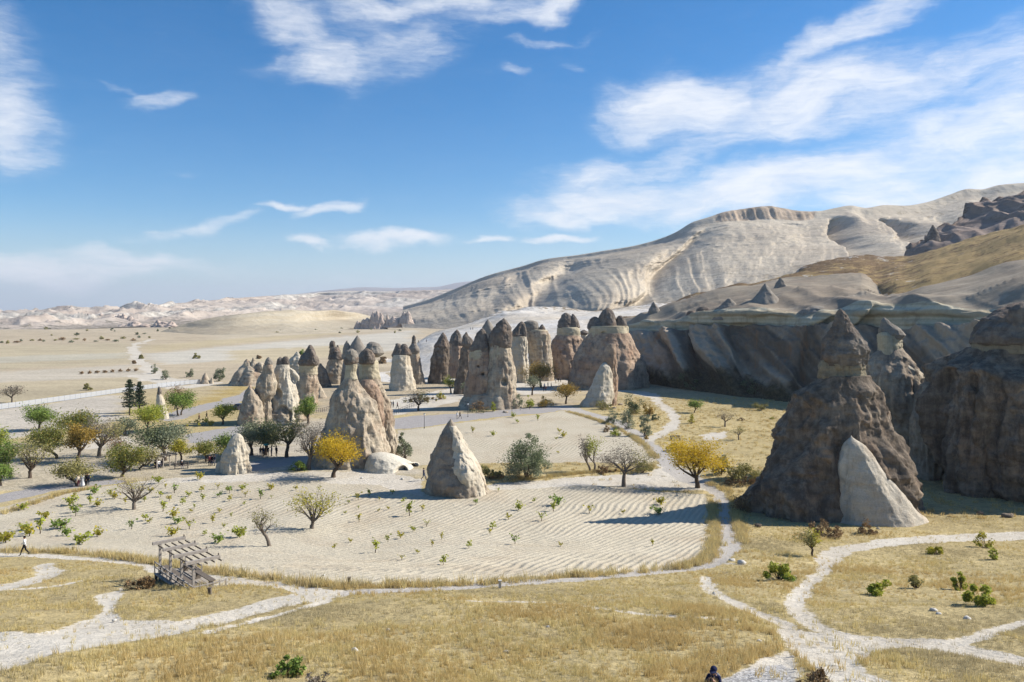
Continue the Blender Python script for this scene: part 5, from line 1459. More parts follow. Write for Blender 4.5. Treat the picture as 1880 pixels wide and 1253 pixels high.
# ---- single trees of the fields
tree('golden_tree', 'golden autumn tree in front of the big twin chimney', 612, 876, 568, 665, 790, 860, L_GOLD, 2600, .15, limbs=6, clump=.075, vase=.6)
tree('golden_tree', 'golden autumn tree beside the bend of the paved footpath', 1281, 895, 1222, 1330, 803, 879, L_GOLD, 3000, .15, limbs=7, clump=.075, vase=.35)
tree('bare_tree', 'half-bare grey tree with few green leaves at the upper field edge', 1145, 893, 1096, 1202, 812, 868, L_GREYTWIG, 1300, .11, B_GREYBARK, limbs=6, levels=4, kids=3, second=(L_OLIVE, .3), vase=.5, clump=.07)
tree('forked_tree', 'forked tree with one bare grey half and one green half', 1085, 866, 1054, 1106, 799, 850, L_GREYTWIG, 900, .12, B_GREYBARK, stems=2, limbs=6, second=(L_BRIGHT, .55), clump=.07, vase=.8)
bush('silver_bush', 'large round silvery green bush in the dry grass strip', 966, 879, 90, 84, L_SAGE, 7500, .13, lumps=60, mat2=L_GREY)
tree('sparse_tree', 'sparse yellow-green tree with bare top branches on the ploughed field', 573, 971, 530, 618, 888, 958, L_YELGRN, 480, .13, B_GREYBARK, limbs=7, levels=4, kids=3, top_bare=.9, vase=.65, clump=.055)
tree('leaning_tree', 'small leaning half-bare tree on the ploughed field', 495, 1003, 452, 508, 928, 978, L_OLIVE, 130, .11, B_GREYBARK, limbs=5, levels=4, lean=-.25, top_bare=.85, vase=.75, clump=.06)
tree('bare_tree', 'bare fan-shaped grey tree at the head of the vine rows', 246, 936, 192, 294, 863, 922, L_YELGRN, 110, .12, B_GREYBARK, limbs=8, levels=4, kids=3, top_bare=1.0, vase=.55, clump=.05)
# ---- grove on the left
tree('orchard_tree', 'low spreading olive-green tree by the grey road with people behind', 140, 892, 99, 165, 843, 884, L_OLIVE, 1300, .16, limbs=6, group=G_GROVE, clump=.085)
tree('orchard_tree', 'broad olive-green tree just past the bare fan-shaped tree', 224, 876, 186, 262, 812, 868, L_MIXED, 1900, .16, limbs=7, group=G_GROVE, clump=.085)
tree('orchard_tree', 'small olive tree touching the broad one by the pavilion', 256, 862, 236, 292, 822, 856, L_OLIVE, 900, .15, limbs=5, group=G_GROVE)
tree('orchard_tree', 'thin dark grey tree with leafless crown near the road bend', 55, 878, 18, 96, 806, 862, L_OLIVE, 700, .14, B_BARK, limbs=7, levels=4, group=G_GROVE, sparse=.3)
tree('orchard_tree', 'tall green tree cut by the edge beside the dark leafless one', 20, 878, -20, 32, 802, 862, L_GREEN, 1100, .17, B_GREYBARK, group=G_GROVE)
tree('orchard_tree', 'yellow-green treetop leaning in from the edge above the road', -8, 850, -40, 14, 776, 838, L_BRIGHT, 1000, .17, group=G_GROVE)
tree('orchard_tree', 'dark low green shrub tree at the very edge over the grey road', 2, 892, -25, 22, 850, 886, L_GREEN, 900, .16, group=G_GROVE, low=True)
tree('orchard_tree', 'wide green and yellow tree with dark trunk in mid grove', 104, 842, 56, 124, 778, 830, L_MIXED, 2200, .17, limbs=7, group=G_GROVE, clump=.09)
tree('orchard_tree', 'orange-tinged tree with slim trunk next to the wide dark-trunked one', 143, 848, 116, 172, 778, 830, L_ORANGE, 1800, .17, limbs=6, group=G_GROVE, clump=.09)
tree('orchard_tree', 'yellow-topped green tree behind the orange-tinged one', 134, 815, 108, 178, 752, 800, L_MIXED, 1700, .2, limbs=6, group=G_GROVE)
tree('bare_tree', 'large bare brown-grey tree in the back of the grove', 182, 838, 148, 226, 760, 820, L_GREYTWIG, 1300, .14, B_GREYBARK, limbs=8, levels=4, group=G_GROVE, second=(L_OLIVE, .3), clump=.06)
tree('bare_tree', 'small bare reddish tree between the bare brown one and the broad olive tree', 205, 838, 192, 236, 800, 830, L_BROWN, 420, .12, B_GREYBARK, limbs=6, levels=4, group=G_GROVE)
tree('orchard_tree', 'bushy dark green tree alone on the pale strip below the fence', 72, 790, 47, 100, 744, 778, L_GREEN, 1900, .2, limbs=6, group=G_GROVE, low=True, clump=.11)
bush('silver_bush', 'blue-green bush between the pines and the bare brown tree', 232, 800, 46, 44, L_GREY, 1200, .18)
pine('taller dark pine next to the road', 238, 763, 217, 252, 697, 748, 5)
pine('shorter bluish pine close behind the taller one', 256, 758, 245, 274, 702, 745, 6)
tree('orchard_tree', 'bright yellow-green tree below the rock spire', 272, 792, 246, 306, 744, 782, L_BRIGHT, 1900, .2, group=G_GROVE, low=True, clump=.1)
tree('orchard_tree', 'round green tree with two trunks beside the rock spire', 333, 763, 306, 358, 718, 750, L_GREEN, 1700, .22, stems=2, limbs=6, group=G_GROVE, clump=.1)
tree('bare_tree', 'reddish bare tree behind the two-trunked green tree', 322, 752, 302, 348, 706, 742, L_BROWN, 500, .2, B_GREYBARK, limbs=6, group=G_GROVE)
tree('dark_tree', 'big rounded dark grey-green tree over the wooden pavilion', 303, 846, 250, 346, 776, 826, L_DARK, 2800, .19, limbs=7, group=G_GROVE, clump=.11, second=(L_GREY, .3))
tree('orchard_tree', 'small yellow-green parasol-shaped tree over the pavilion end', 333, 852, 306, 352, 806, 834, L_YELGRN, 1100, .15, group=G_GROVE, vase=.2, clump=.09)
tree('orchard_tree', 'rusty green low tree behind the three people', 378, 848, 348, 410, 810, 840, L_MIXED, 1300, .15, group=G_GROVE, clump=.1)
tree('orchard_tree', 'dark green low tree behind the squat cream cone', 416, 838, 392, 446, 796, 828, L_GREEN, 1300, .17, group=G_GROVE, low=True, clump=.1)
tree('orchard_tree', 'bright yellowish tree by the pale parking ground', 409, 780, 391, 430, 741, 770, L_BRIGHT, 1200, .2, group=G_GROVE, low=True, clump=.1)
bush('grey_bush', 'round grey-green bush next to the small far cone', 403, 700, 30, 30, L_GREY, 700, .3)
tree('orchard_tree', 'grey-green feathery tree at the foot of the plain cone', 462, 836, 432, 492, 770, 822, L_GREY, 1800, .17, group=G_GROVE, clump=.1)
tree('dark_tree', 'blue-green tree standing over the group with the teal umbrella', 488, 836, 462, 520, 772, 820, L_DARK, 1900, .17, group=G_GROVE, clump=.1)
tree('orchard_tree', 'flat-topped yellowing tree with a clear dark trunk by the plaza', 526, 840, 492, 566, 766, 816, L_OLIVE, 1500, .16, limbs=7, group=G_GROVE, vase=.3, clump=.08)
tree('bare_tree', 'bare brown-grey tree at the shaded foot of the big twin chimney', 566, 862, 540, 600, 770, 842, L_GREYTWIG, 1000, .12, B_GREYBARK, limbs=7, levels=4, clump=.06)
tree('orchard_tree', 'dense fresh green tree against the broad cave chimney', 566, 778, 545, 582, 728, 766, L_GREEN, 1500, .2, low=True, clump=.11)
bush('grey_bush', 'tall grey-green bush at the lit side of the big twin chimney', 743, 842, 42, 52, L_GREY, 1500, .15)
bush('dark_bush', 'dark green bush in the shadow before the big twin chimney', 545, 864, 42, 24, L_GREEN, 900, .13)
bush('dry_bush', 'yellow hedge bush on the verge below the two walkers in dark clothes', 372, 782, 60, 12, L_YELGRN, 700, .15)
# ---- around the cluster
tree('small_tree', 'thorny dark small tree on the clearing by the railing', 768, 754, 744, 794, 712, 744, L_GREYTWIG, 500, .16, B_BARK, limbs=6, levels=4, second=(L_OLIVE, .5))
bush('dry_bush', 'low brown hedge along the clearing under the thorny small tree', 775, 738, 80, 14, L_BROWN, 900, .18, mat2=L_OLIVE)
tree('small_tree', 'yellow-green sapling in front of the brown second chimney', 828, 722, 814, 838, 690, 714, L_BRIGHT, 500, .2, low=True)
bush('green_bush', 'small bright bush at the foot of the thin dark pillar', 811, 733, 24, 14, L_YELGRN, 400, .18)
bush('green_bush', 'grey-green bush beside the thin dark pillar', 856, 726, 26, 32, L_GREY, 500, .2)
tree('orange_tree', 'wide orange-olive tree under the rounded-cap chimney', 993, 712, 962, 1022, 664, 700, L_ORANGE, 1900, .24, limbs=7, clump=.1, vase=.3)
tree('small_tree', 'pale grey-green sapling on the clearing edge', 977, 726, 964, 992, 690, 716, L_GREY, 500, .2, low=True)
tree('orange_tree', 'small dark-trunked olive-gold tree by the footpath start', 1039, 742, 1016, 1064, 703, 730, L_ORANGE, 1200, .2, limbs=6, clump=.1, vase=.2)
bush('green_bush', 'grey-green bush at the corner of the broad double chimney', 950, 750, 32, 30, L_GREY, 800, .17)
bush('green_bush', 'fresh green bush next to the grey-green one on the plaza edge', 973, 749, 24, 24, L_BRIGHT, 600, .17)
bush('orange_bush', 'orange bush in the row along the plaza edge', 1001, 748, 34, 24, L_ORANGE, 800, .17)
bush('green_bush', 'lone bright green shoot at the shaded wall of the broad double chimney', 905, 756, 12, 20, L_BRIGHT, 250, .16)
bush('dark_bush', 'dark brown shrub against the shaded base of the broad double chimney', 880, 756, 56, 22, L_BROWN, 700, .16, mat2=L_DARK)
bush('dry_bush', 'dull shrub hugging the front slab rock', 1108, 752, 40, 20, L_OLIVE, 700, .17)
bush('dark_bush', 'large dark olive bush above the row of silvery ones', 1165, 760, 52, 32, L_DARK, 1600, .17, mat2=L_OLIVE)
bush('dry_bush', 'golden brown bush touching the large dark olive one', 1192, 764, 26, 28, L_ORANGE, 700, .16)
bush('dark_bush', 'small dark round bush beside the side trail', 1204, 772, 18, 14, L_DARK, 350, .15)
bush('silver_bush', 'silvery bush nearest the front slab rock', 1126, 778, 28, 28, L_GREY, 900, .14)
bush('silver_bush', 'silvery bush in the middle of the footpath row', 1151, 787, 36, 34, L_GREY, 1200, .14)
bush('silver_bush', 'silvery bush lowest in the footpath row', 1184, 800, 28, 40, L_GREY, 1100, .14)
bush('red_bush', 'reddish dry bush on the field side of the footpath', 1112, 793, 16, 12, L_BROWN, 300, .13)
bush('green_bush', 'lime green vine bush on the field side of the footpath', 1129, 801, 22, 15, L_BRIGHT, 400, .15)
bush('dry_bush', 'small orange plant at the foot of the lowest silvery bush', 1186, 806, 12, 7, L_ORANGE, 150, .12)
bush('dry_bush', 'greenish dry shrubs behind the lone pointed cone', 900, 878, 60, 24, L_OLIVE, 1200, .14, mat2=L_BROWN)
bush('dry_bush', 'brown tangled shrub under the half-bare grey tree', 1180, 868, 36, 26, L_OLIVE, 900, .13)
bush('dry_bush', 'rust-coloured shrub at the base of the forked tree', 1112, 868, 46, 16, L_BROWN, 600, .13)
bush('dry_bush', 'rusty bush left of the golden tree on the bend', 1236, 828, 30, 20, L_ORANGE, 600, .14)
bush('silver_bush', 'silvery bush behind the golden tree on the bend', 1324, 872, 34, 46, L_GREY, 1200, .14)
bush('olive_bush', 'broad golden-olive bush on the meadow before the tallest chimney', 1362, 888, 80, 42, L_OLIVE, 2400, .14, lumps=36, mat2=L_BROWN)
bush('dry_bush', 'thin pale straw shrub next to the footpath shadow', 1362, 940, 44, 36, L_BROWN, 700, .12, twiggy=12)
tree('small_tree', 'small round green tree on the meadow at the cliff shadow edge', 1275, 758, 1262, 1289, 733, 752, L_GREEN, 600, .18, low=True)
bush('green_bush', 'yellow-green sprig just below the small round green tree', 1270, 778, 16, 20, L_YELGRN, 220, .16)
tree('bare_tree', 'small bare tree on the meadow', 1331, 784, 1312, 1349, 750, 774, L_GREYTWIG, 160, .12, B_GREYBARK, limbs=6, levels=4)
tree('bare_tree', 'smaller bare sapling nearer the golden tree', 1356, 808, 1344, 1370, 782, 800, L_OLIVE, 160, .11, B_GREYBARK, limbs=5, levels=3)
bush('dry_bush', 'round brownish tussock bush at the cliff shadow edge', 1394, 754, 38, 16, L_OLIVE, 800, .15)
bush('dry_bush', 'flat grey thorn patch on the meadow', 1360, 773, 20, 6, L_BROWN, 200, .12)
bush('green_bush', 'tiny lime sprig far out on the meadow', 1416, 770, 9, 6, L_BRIGHT, 90, .13)
bush('dark_bush', 'dark shrub in the cliff shadow behind the front slab rock', 1192, 704, 46, 30, L_DARK, 900, .22)
bush('dark_bush', 'dark hedge at the foot of the shaded cliff', 1270, 716, 70, 30, L_DARK, 1200, .22)
bush('dark_bush', 'dark scrub heap below the recess in the cliff', 1395, 728, 80, 40, L_DARK, 1400, .22)
# ---- near right
tree('small_tree', 'small thorny half-bare tree at the trail fork', 1491, 1022, 1464, 1516, 974, 1006, L_OLIVE, 420, .10, B_BARK, limbs=6, levels=4, second=(L_YELGRN, .4), clump=.07)
bush('green_bush', 'full green bush below the trail fork', 1429, 1066, 68, 44, L_BRIGHT, 1300, .10, mat2=L_GREEN, twiggy=10, lumps=14)
bush('yellow_bush', 'bright yellow bush along the upper trail', 1721, 1018, 44, 26, L_YELGRN, 700, .10, twiggy=12, lumps=9)
bush('yellow_bush', 'yellow bush pair upper one by the upper trail', 1808, 1006, 40, 26, L_YELGRN, 440, .10, twiggy=6, lumps=9)
bush('yellow_bush', 'sparse yellow sprig growing under the bush pair', 1824, 1028, 22, 26, L_BRIGHT, 220, .10, twiggy=6)
bush('green_bush', 'low green bush with dry stems in the middle of the meadow', 1612, 1092, 52, 36, L_BRIGHT, 480, .10, twiggy=16, lumps=9)
bush('green_bush', 'sparse tall sprig beside the low green bush', 1683, 1080, 36, 38, L_OLIVE, 160, .10, twiggy=12)
bush('green_bush', 'fresh green bush largest of the meadow corner', 1798, 1110, 66, 40, L_BRIGHT, 900, .10, twiggy=8, lumps=9)
bush('green_bush', 'smaller green bush behind the largest meadow bush', 1762, 1084, 34, 34, L_BRIGHT, 360, .10, twiggy=8, lumps=9)
bush('red_bush', 'reddish dry bush at the foot of the white tuff cone', 1592, 980, 46, 26, L_BROWN, 900, .09, twiggy=12)
bush('dry_bush', 'dark thorny scrub in front of the tallest chimney', 1520, 985, 90, 30, L_BROWN, 1400, .10, twiggy=24)
bush('green_bush', 'low green and red bush in the near grass', 530, 1240, 72, 32, L_GREEN, 900, .06, mat2=L_MIXED, twiggy=10)
bush('dry_bush', 'grey twiggy bush in the near grass beside the gravel', 1500, 1268, 110, 40, L_BROWN, 500, .05, twiggy=60)
bush('dry_bush', 'grey thorn bush left of the wooden pergola', 262, 1082, 60, 26, L_BROWN, 900, .08, twiggy=30)
bush('dry_bush', 'grey thorn bush in the near slope grass', 575, 1262, 80, 26, L_GREYTWIG, 300, .05, twiggy=50)
# ---- far plain
for lab, u, v, w, h, mt in [('round grey-green bush beside the far track', 303, 697, 24, 20, L_GREY), ('grey-green bush at the track bend', 283, 686, 20, 20, L_GREY), ('small round bush alone on the pale field past the track', 349, 693, 16, 14, L_GREY),
                            ('brown bush just under the fence line on the far side', 160, 717, 22, 11, L_OLIVE), ('dark bush at the elbow of the far track', 259, 659, 9, 10, L_OLIVE), ('small shrub on the inner side of the track', 246, 668, 8, 8, L_BROWN),
                            ('wind-bent bush on the pale field between track and chimneys', 361, 659, 14, 10, L_OLIVE), ('brown shrub behind the twin chimney on the white slope', 702, 668, 24, 14, L_BROWN), ('dark pointed shrub on top of the white slope', 852, 612, 20, 22, L_DARK),
                            ('brown bush above the low jagged rock ridge', 476, 659, 12, 8, L_BROWN), ('green bush peeking over the whitish rock lump', 554, 652, 12, 12, L_GREEN)]:
    bush('field_bush', lab, u, v, w, h, mt, 260, .3 if v > 670 else .5, group='bushes of the far plain', D=(None if v > 640 else 520))
tree('bare_tree', 'lone leafless tree on the far side of the road fence', 22, 740, 2, 44, 708, 730, L_GREYTWIG, 300, .25, B_GREYBARK, limbs=6, levels=4)
NTH = ['first', 'second', 'third', 'fourth', 'fifth', 'sixth', 'seventh', 'eighth', 'ninth', 'tenth', 'eleventh', 'twelfth', 'thirteenth', 'fourteenth', 'fifteenth', 'sixteenth', 'seventeenth', 'eighteenth', 'nineteenth', 'twentieth']
# row of brown shrubs in the far field, and specks of scrub beyond: few shared meshes, one thing each
r = np.random.default_rng(77)
proto = [leaves_mesh('leaves', (lambda c: c * (.5, .5, .42) + (0, 0, .40))(r.normal(0, .40, (70, 3)).clip(-.9, .9)), .20, r) for _ in range(4)]
def speck(label, u, v, w, h, mt, k, group, D=None):
    D = D or F * H / (v - HV)
    o = bpy.data.objects.new('shrub', proto[k % 4]); C.objects.link(o)
    if not proto[k % 4].materials: proto[k % 4].materials.append(mt)
    o.material_slots[0].link = 'OBJECT'; o.material_slots[0].material = mt
    o.location = ((u - CX) / F * D, D, float(ground_z(0, D))); o.scale = (w / F * D, w / F * D, h / F * D)
    o.rotation_euler = (0, 0, k * 1.3)
    return tag(o, label, 'shrub', group)
for i in range(8):
    speck(f'{NTH[7 - i]} round brown shrub of the straight far-field row, counted from the track', 150 + i * 14.2, 687.5 - i * .8, 9, 7, L_BROWN, i, 'row of brown shrubs on the far field')
for i in range(20):
    speck(f'{NTH[19 - i]} shrub of the far hedge line, counted from the track', 2 + i * 14 + r.uniform(-6.5, 6.5), 631 - i * .35 + r.uniform(-4, 3), r.uniform(5, 15), r.uniform(3, 8), [L_GREY, L_OLIVE, L_BROWN][i % 3], i, 'hedge line on the far plain')
for i in range(34):
    u = r.uniform(0, 760); v = r.uniform(604, 622) if u < 320 else r.uniform(599, 614)
    speck('scrub bush dotted over the plain at the foot of the badlands', u, v, r.uniform(4, 10), r.uniform(3, 7), [L_DARK, L_OLIVE, L_GREY][i % 3], i, 'scrub at the foot of the badlands')
# ================================================================== VINES on the ploughed field
def z6(l): return [(x / 4.474, 780 + y / 4.474, w / 4.474) for x, y, w in l]
def z7(l): return [(400 + x / 4.474, 780 + y / 4.474, w / 4.474) for x, y, w in l]
def z8(l): return [(800 + x / 4.273, 740 + y / 4.273, w / 4.273) for x, y, w in l]
VP = z6([(195, 700, 90), (375, 770, 110), (500, 855, 150), (200, 870, 110), (240, 915, 120), (330, 895, 90), (50, 970, 150), (545, 915, 110), (650, 985, 160), (800, 920, 100), (575, 665, 110), (605, 605, 60), (775, 570, 90), (740, 655, 60),
         (800, 670, 80), (600, 725, 80), (660, 690, 50), (620, 750, 70), (905, 590, 70), (940, 610, 80), (1185, 635, 50), (1030, 650, 40), (1080, 860, 80), (1195, 790, 70), (1225, 810, 60), (1340, 715, 70), (1425, 760, 90), (1455, 815, 90), (1510, 790, 40),
         (1410, 915, 100), (1555, 860, 80), (1680, 910, 50), (1790, 975, 120), (1750, 810, 50), (1840, 850, 40), (1500, 660, 60), (1570, 720, 40), (1595, 690, 30), (1800, 725, 40), (1390, 630, 60), (1320, 595, 60), (1360, 525, 30), (1435, 560, 70),
         (1550, 590, 60), (1655, 550, 60), (1665, 630, 50), (1790, 530, 50), (1800, 595, 60), (1870, 550, 40), (1640, 450, 80), (1300, 480, 90), (1240, 560, 60)])
VP += z7([(95, 565, 70), (205, 535, 70), (225, 595, 60), (215, 660, 30), (435, 535, 70), (350, 610, 60), (440, 605, 30), (95, 630, 50), (15, 720, 40), (110, 760, 30), (50, 850, 40), (175, 930, 130), (640, 540, 50),
          (1240, 590, 50), (1150, 620, 70), (1075, 650, 30), (1435, 570, 50), (1325, 625, 20), (1155, 690, 30), (1320, 715, 25), (1400, 700, 25), (1575, 750, 80), (1680, 710, 50), (1520, 640, 50), (1045, 735, 30), (1160, 800, 50), (1715, 840, 60),
          (1500, 935, 70), (1605, 880, 60), (1840, 945, 40), (1395, 965, 60), (1090, 970, 40), (955, 1020, 50), (1295, 1050, 80), (1510, 1110, 50), (1640, 1060, 50), (1850, 1150, 80), (1760, 1000, 40)])
VP += z8([(650, 840, 80), (770, 780, 40), (960, 805, 110), (925, 850, 60), (1205, 865, 70), (1470, 870, 40), (1770, 800, 90), (1750, 875, 110), (830, 925, 70), (570, 915, 60), (445, 990, 70), (425, 1035, 40), (620, 1110, 80), (260, 1140, 60),
          (980, 1125, 30), (1700, 1125, 40), (490, 695, 30), (315, 800, 50), (605, 115, 50), (290, 235, 40), (450, 260, 50), (970, 235, 40), (945, 290, 30), (800, 140, 40), (1000, 270, 60), (640, 160, 40), (960, 400, 30)])
LAND = [('wooden pergola', 350, 1075), ('bare fan-shaped tree', 247, 935), ('sparse yellow-green tree', 573, 971), ('small leaning tree', 495, 1003), ('lone pointed cone', 838, 912), ('golden tree before the twin chimney', 612, 876),
        ('walker in white', 45, 1019), ('squat cream cone', 430, 871), ('half-bare grey tree', 1145, 893), ('golden tree on the path bend', 1281, 895), ('silvery bush', 966, 879), ('pavement post at the path junction', 640, 1086), ('tips of the long double shadow', 1052, 975), ('olive-green tree by the grey road', 140, 892), ('pergola side railing', 416, 1060), ('field corner by the footpath', 1290, 1030), ('hollow white dome', 705, 870), ('far end of the trail edge', 0, 1012), ('pair of people by the grey road', 155, 893), ('front slab rock', 1100, 745), ('plaza lamp post', 859, 765)]
LW = [np.array(tuple(hit(u, v))[:2]) for _, u, v in LAND]
r = np.random.default_rng(9)
def vine_proto(kind):
    br = []; cs = []
    n = [4, 5, 3, 6, 4, 7][kind]
    wide = [.45, .50, .28, .55, .35, .6][kind]; tall = [.7, .6, .8, .55, .75, .62][kind]
    nl = [55, 90, 36, 120, 26, 170][kind]
    stem = np.array([(0, 0, -.08), (.03, .02, .12), (-.02, .03, .25)])
    br.append((stem, np.array((.04, .032, .03)), 1))
    for k in range(n):
        a = 6.28 * k / n + r.uniform(-.5, .5); l = wide * r.uniform(.6, 1.1)
        t = np.array((math.cos(a) * l, math.sin(a) * l, tall * r.uniform(.65, 1.05)))
        m_ = t * (.55, .55, .75) + r.normal(0, .04, 3)
        br.append((np.array([stem[-1], m_, t]), np.array((.018, .013, .006)), 2))
        for j in range(nl // n):
            g = r.uniform(.25, 1.05)
            q = stem[-1] * (1 - g) + (m_ * 2 * (1 - g) * g + t * g * g) / max(2 * g * (1 - g) + g * g, .1) * g
            cs.append(q + r.normal(0, .075 + .03 * (kind in (1, 3, 5)), 3))
    cs = np.array(cs); cs[:, 2] = np.maximum(cs[:, 2], .06)
    return tubes_mesh('stem', br), leaves_mesh('leaves', cs, .105, r, .75)
VPROTO = [vine_proto(k) for k in range(6)]
VMATS = [L_BRIGHT, L_YELGRN, L_GREEN, L_BRIGHT, L_YELGRN]
VLOOK = ['fresh green', 'yellow-green', 'dark green']
for st, _ in VPROTO: st.materials.append(B_BARK)
for _, lf in VPROTO: lf.materials.append(L_BRIGHT)
_u = ['first', 'second', 'third', 'fourth', 'fifth', 'sixth', 'seventh', 'eighth', 'ninth', 'tenth', 'eleventh', 'twelfth', 'thirteenth', 'fourteenth', 'fifteenth', 'sixteenth', 'seventeenth', 'eighteenth', 'nineteenth', 'twentieth']
_u += ['twenty-' + w for w in _u[:9]] + ['thirtieth'] + ['thirty-' + w for w in _u[:9]]
ORD = ['nearest'] + [w + ' nearest' for w in _u[1:]]
pos = []
for u, v, w in VP:
    p = hit(u, min(v, 1066) if not (u < 60 and v > 960) else v)
    pos.append(p)
PW = np.array([(p.x, p.y) for p in pos])
rank = np.stack([np.argsort(np.argsort(np.hypot(*(PW - l).T))) for l in LW], 1)
taken = set()
for i, (p, (u, v, w)) in enumerate(zip(pos, VP)):
    width = w * p.y / F
    kind = 5 if width > 1.8 else (3 if width > 1.5 else (1 if width > 1.15 else [0, 2, 4, 0][i % 4]))
    mi = i % 5
    if width < .75: mi = [1, 0, 4][i % 3]
    st, lf = VPROTO[kind]
    base_w = [1.0, 1.1, .75, 1.25, .85, 1.4][kind]
    s = max(.6, 1.18 * width / base_w)
    big = 'big spreading' if width > 1.8 else ('bushy' if width > 1.2 else ('small' if width > .7 else 'tiny'))
    j = int(np.argmin(rank[i]))
    k = int(rank[i][j])
    lab = f'{big} {["fresh green", "yellow-green", "dark green", "fresh green", "yellow-green"][mi]} vine, {ORD[min(k, len(ORD) - 1)]} to the {LAND[j][0]}'
    e = empty('grapevine', p, lab, 'grapevine', 'vines scattered over the ploughed fields')
    e.rotation_euler = (0, 0, r.uniform(0, 6.28)); e.scale = (s, s, s * r.uniform(.85, 1.15))
    a = bpy.data.objects.new('stem', st); C.objects.link(a); a.parent = e
    b = bpy.data.objects.new('leaves', lf); C.objects.link(b); b.parent = e
    b.material_slots[0].link = 'OBJECT'; b.material_slots[0].material = VMATS[mi]
# ================================================================== BUILT THINGS
M_WOOD = plain_mat('weathered_grey_wood', (.34, .30, .255), .85, .35, 9)
M_WOODD = plain_mat('dark_weathered_wood', (.15, .125, .10), .9, .35, 9)
M_METAL = plain_mat('dark_metal', (.035, .035, .04), .5, .15, 5, .4)
M_FENCE = plain_mat('pale_blue_grey_paint', (.46, .475, .49), .7, .12, 3)
M_POST = plain_mat('grey_concrete', (.30, .295, .285), .9, .2, 5)
M_LAMP = plain_mat('white_lamp_glass', (.80, .80, .78), .4, .05, 5, .4)
M_STONE = plain_mat('pale_field_stone', (.54, .51, .45), .95, .25, 7)

def pergola(label, A, B, back, height, n_post, depth_m, seats, lab2=None):
    ex = (B - A); L = ex.length; ex = Vector((ex.x, ex.y, 0)).normalized()
    ey = Vector((-ex.y, ex.x, 0))
    if ey.dot(back) < 0: ey = -ey
    O = Vector((A.x, A.y, min(A.z, B.z)))
    zg = max(A.z, B.z) - O.z
    e = empty('pergola', O, label, 'pergola')
    P = lambda a, b, c: ex * a + ey * b + Vector((0, 0, c))
    rot = Matrix((ex, ey, (0, 0, 1))).transposed()
    zt = height
    for i in range(n_post):
        a = L * i / (n_post - 1)
        MB().box(P(a, 0, (zt - .3) / 2), (.13, .13, zt + .3), rot).build('post', M_WOOD, e)
        bm = MB().box(P(a, depth_m / 2 - .18, zt + .10), (.17, depth_m + .55, .17), rot)
        bm.build('beam', M_WOOD, e)
        MB().box(P(a, depth_m + .02, zt + .24), (.06, .06, .16), rot).build('peg', M_WOODD, e)
    sl = MB().box((0, 0, 0), (L + .3, .035, .08)).mesh('slat'); sl.materials.append(M_WOODD)
    ns = 5
    for k in range(ns):
        o = bpy.data.objects.new('slat', sl); C.objects.link(o); o.parent = e
        o.location = P(L / 2 + .15, -.12 + (depth_m + .2) * k / (ns - 1), zt - .06)
        o.rotation_euler = (0, 0, math.atan2(ex.y, ex.x))
    if seats:
        W_ = depth_m + .5; dz = zg * .5 + .02
        pl = MB().box((0, 0, 0), (L + .9, .19, .05)).mesh('plank'); pl.materials.append(M_WOOD)
        n = int(W_ / .215)
        for k in range(n):
            o = bpy.data.objects.new('plank', pl); C.objects.link(o); o.parent = e
            o.location = P(L / 2 + .2, -.2 + .215 * k, dz); o.rotation_euler = (0, 0, math.atan2(ex.y, ex.x))
        for a in (-.15, L * .33, L * .7, L + .55):
            for b in (-.2, W_ - .45):
                MB().box(P(a, b, dz / 2 - .2), (.14, .14, dz + .35), rot).build('leg', M_WOODD, e)
        def rail(a0, b0, a1, b1, nb, nm='railing'):
            m = MB()
            m.bar(P(a0, b0, dz + .72), P(a1, b1, dz + .72), .08, .05)
            m.bar(P(a0, b0, dz + .42), P(a1, b1, dz + .42), .05, .06)
            f = m.build(nm, M_WOOD, e)
            q = MB().box((0, 0, 0), (.05, .05, .80)).mesh('baluster'); q.materials.append(M_WOOD)
            for k in range(nb + 1):
                t = k / nb
                o = bpy.data.objects.new('baluster', q); C.objects.link(o); o.parent = e
                o.location = P(a0 + (a1 - a0) * t, b0 + (b1 - b0) * t, dz + .40)
                o.rotation_euler = (0, 0, math.atan2(ex.y, ex.x))
        rail(-.25, -.24, L + .65, -.24, 9)
        rail(L + .65, -.24, L + .65, W_ - .3, 5)
        rail(-.25, W_ - .3, L * .45, W_ - .3, 3)
        for (a0, b0, a1, b1) in ((0, .25, L * .95, .25), (.4, W_ - .6, L * .9, W_ - .6)):
            m = MB().bar(P(a0, b0, dz + .45), P(a1, b1, dz + .45), .36, .05)
            for t in (.05, .5, .95): m.box(P(a0 + (a1 - a0) * t, b0, dz + .22), (.06, .3, .42), rot)
            m.build('bench', M_WOODD, e)
    else:
        m = MB().bar(P(.1, .9, .45), P(L - .1, .9, .45), .4, .06)
        for t in (.1, .9): m.box(P(.1 + (L - .2) * t, .9, .2), (.08, .3, .5), rot)
        m.build('bench', M_WOODD, e)
    return e

pergola('weathered grey wooden pergola with railed deck between path and dry grass', hit(294, 1067), hit(354, 1081), Vector((1, 1.0, 0)), 2.3, 4, 1.45, True)
pergola('small open wooden pavilion with pale roof slats beneath the dark rounded tree', hit(288, 862), hit(323, 855), Vector((-1, 1, 0)), 1.75, 4, 1.9, False)

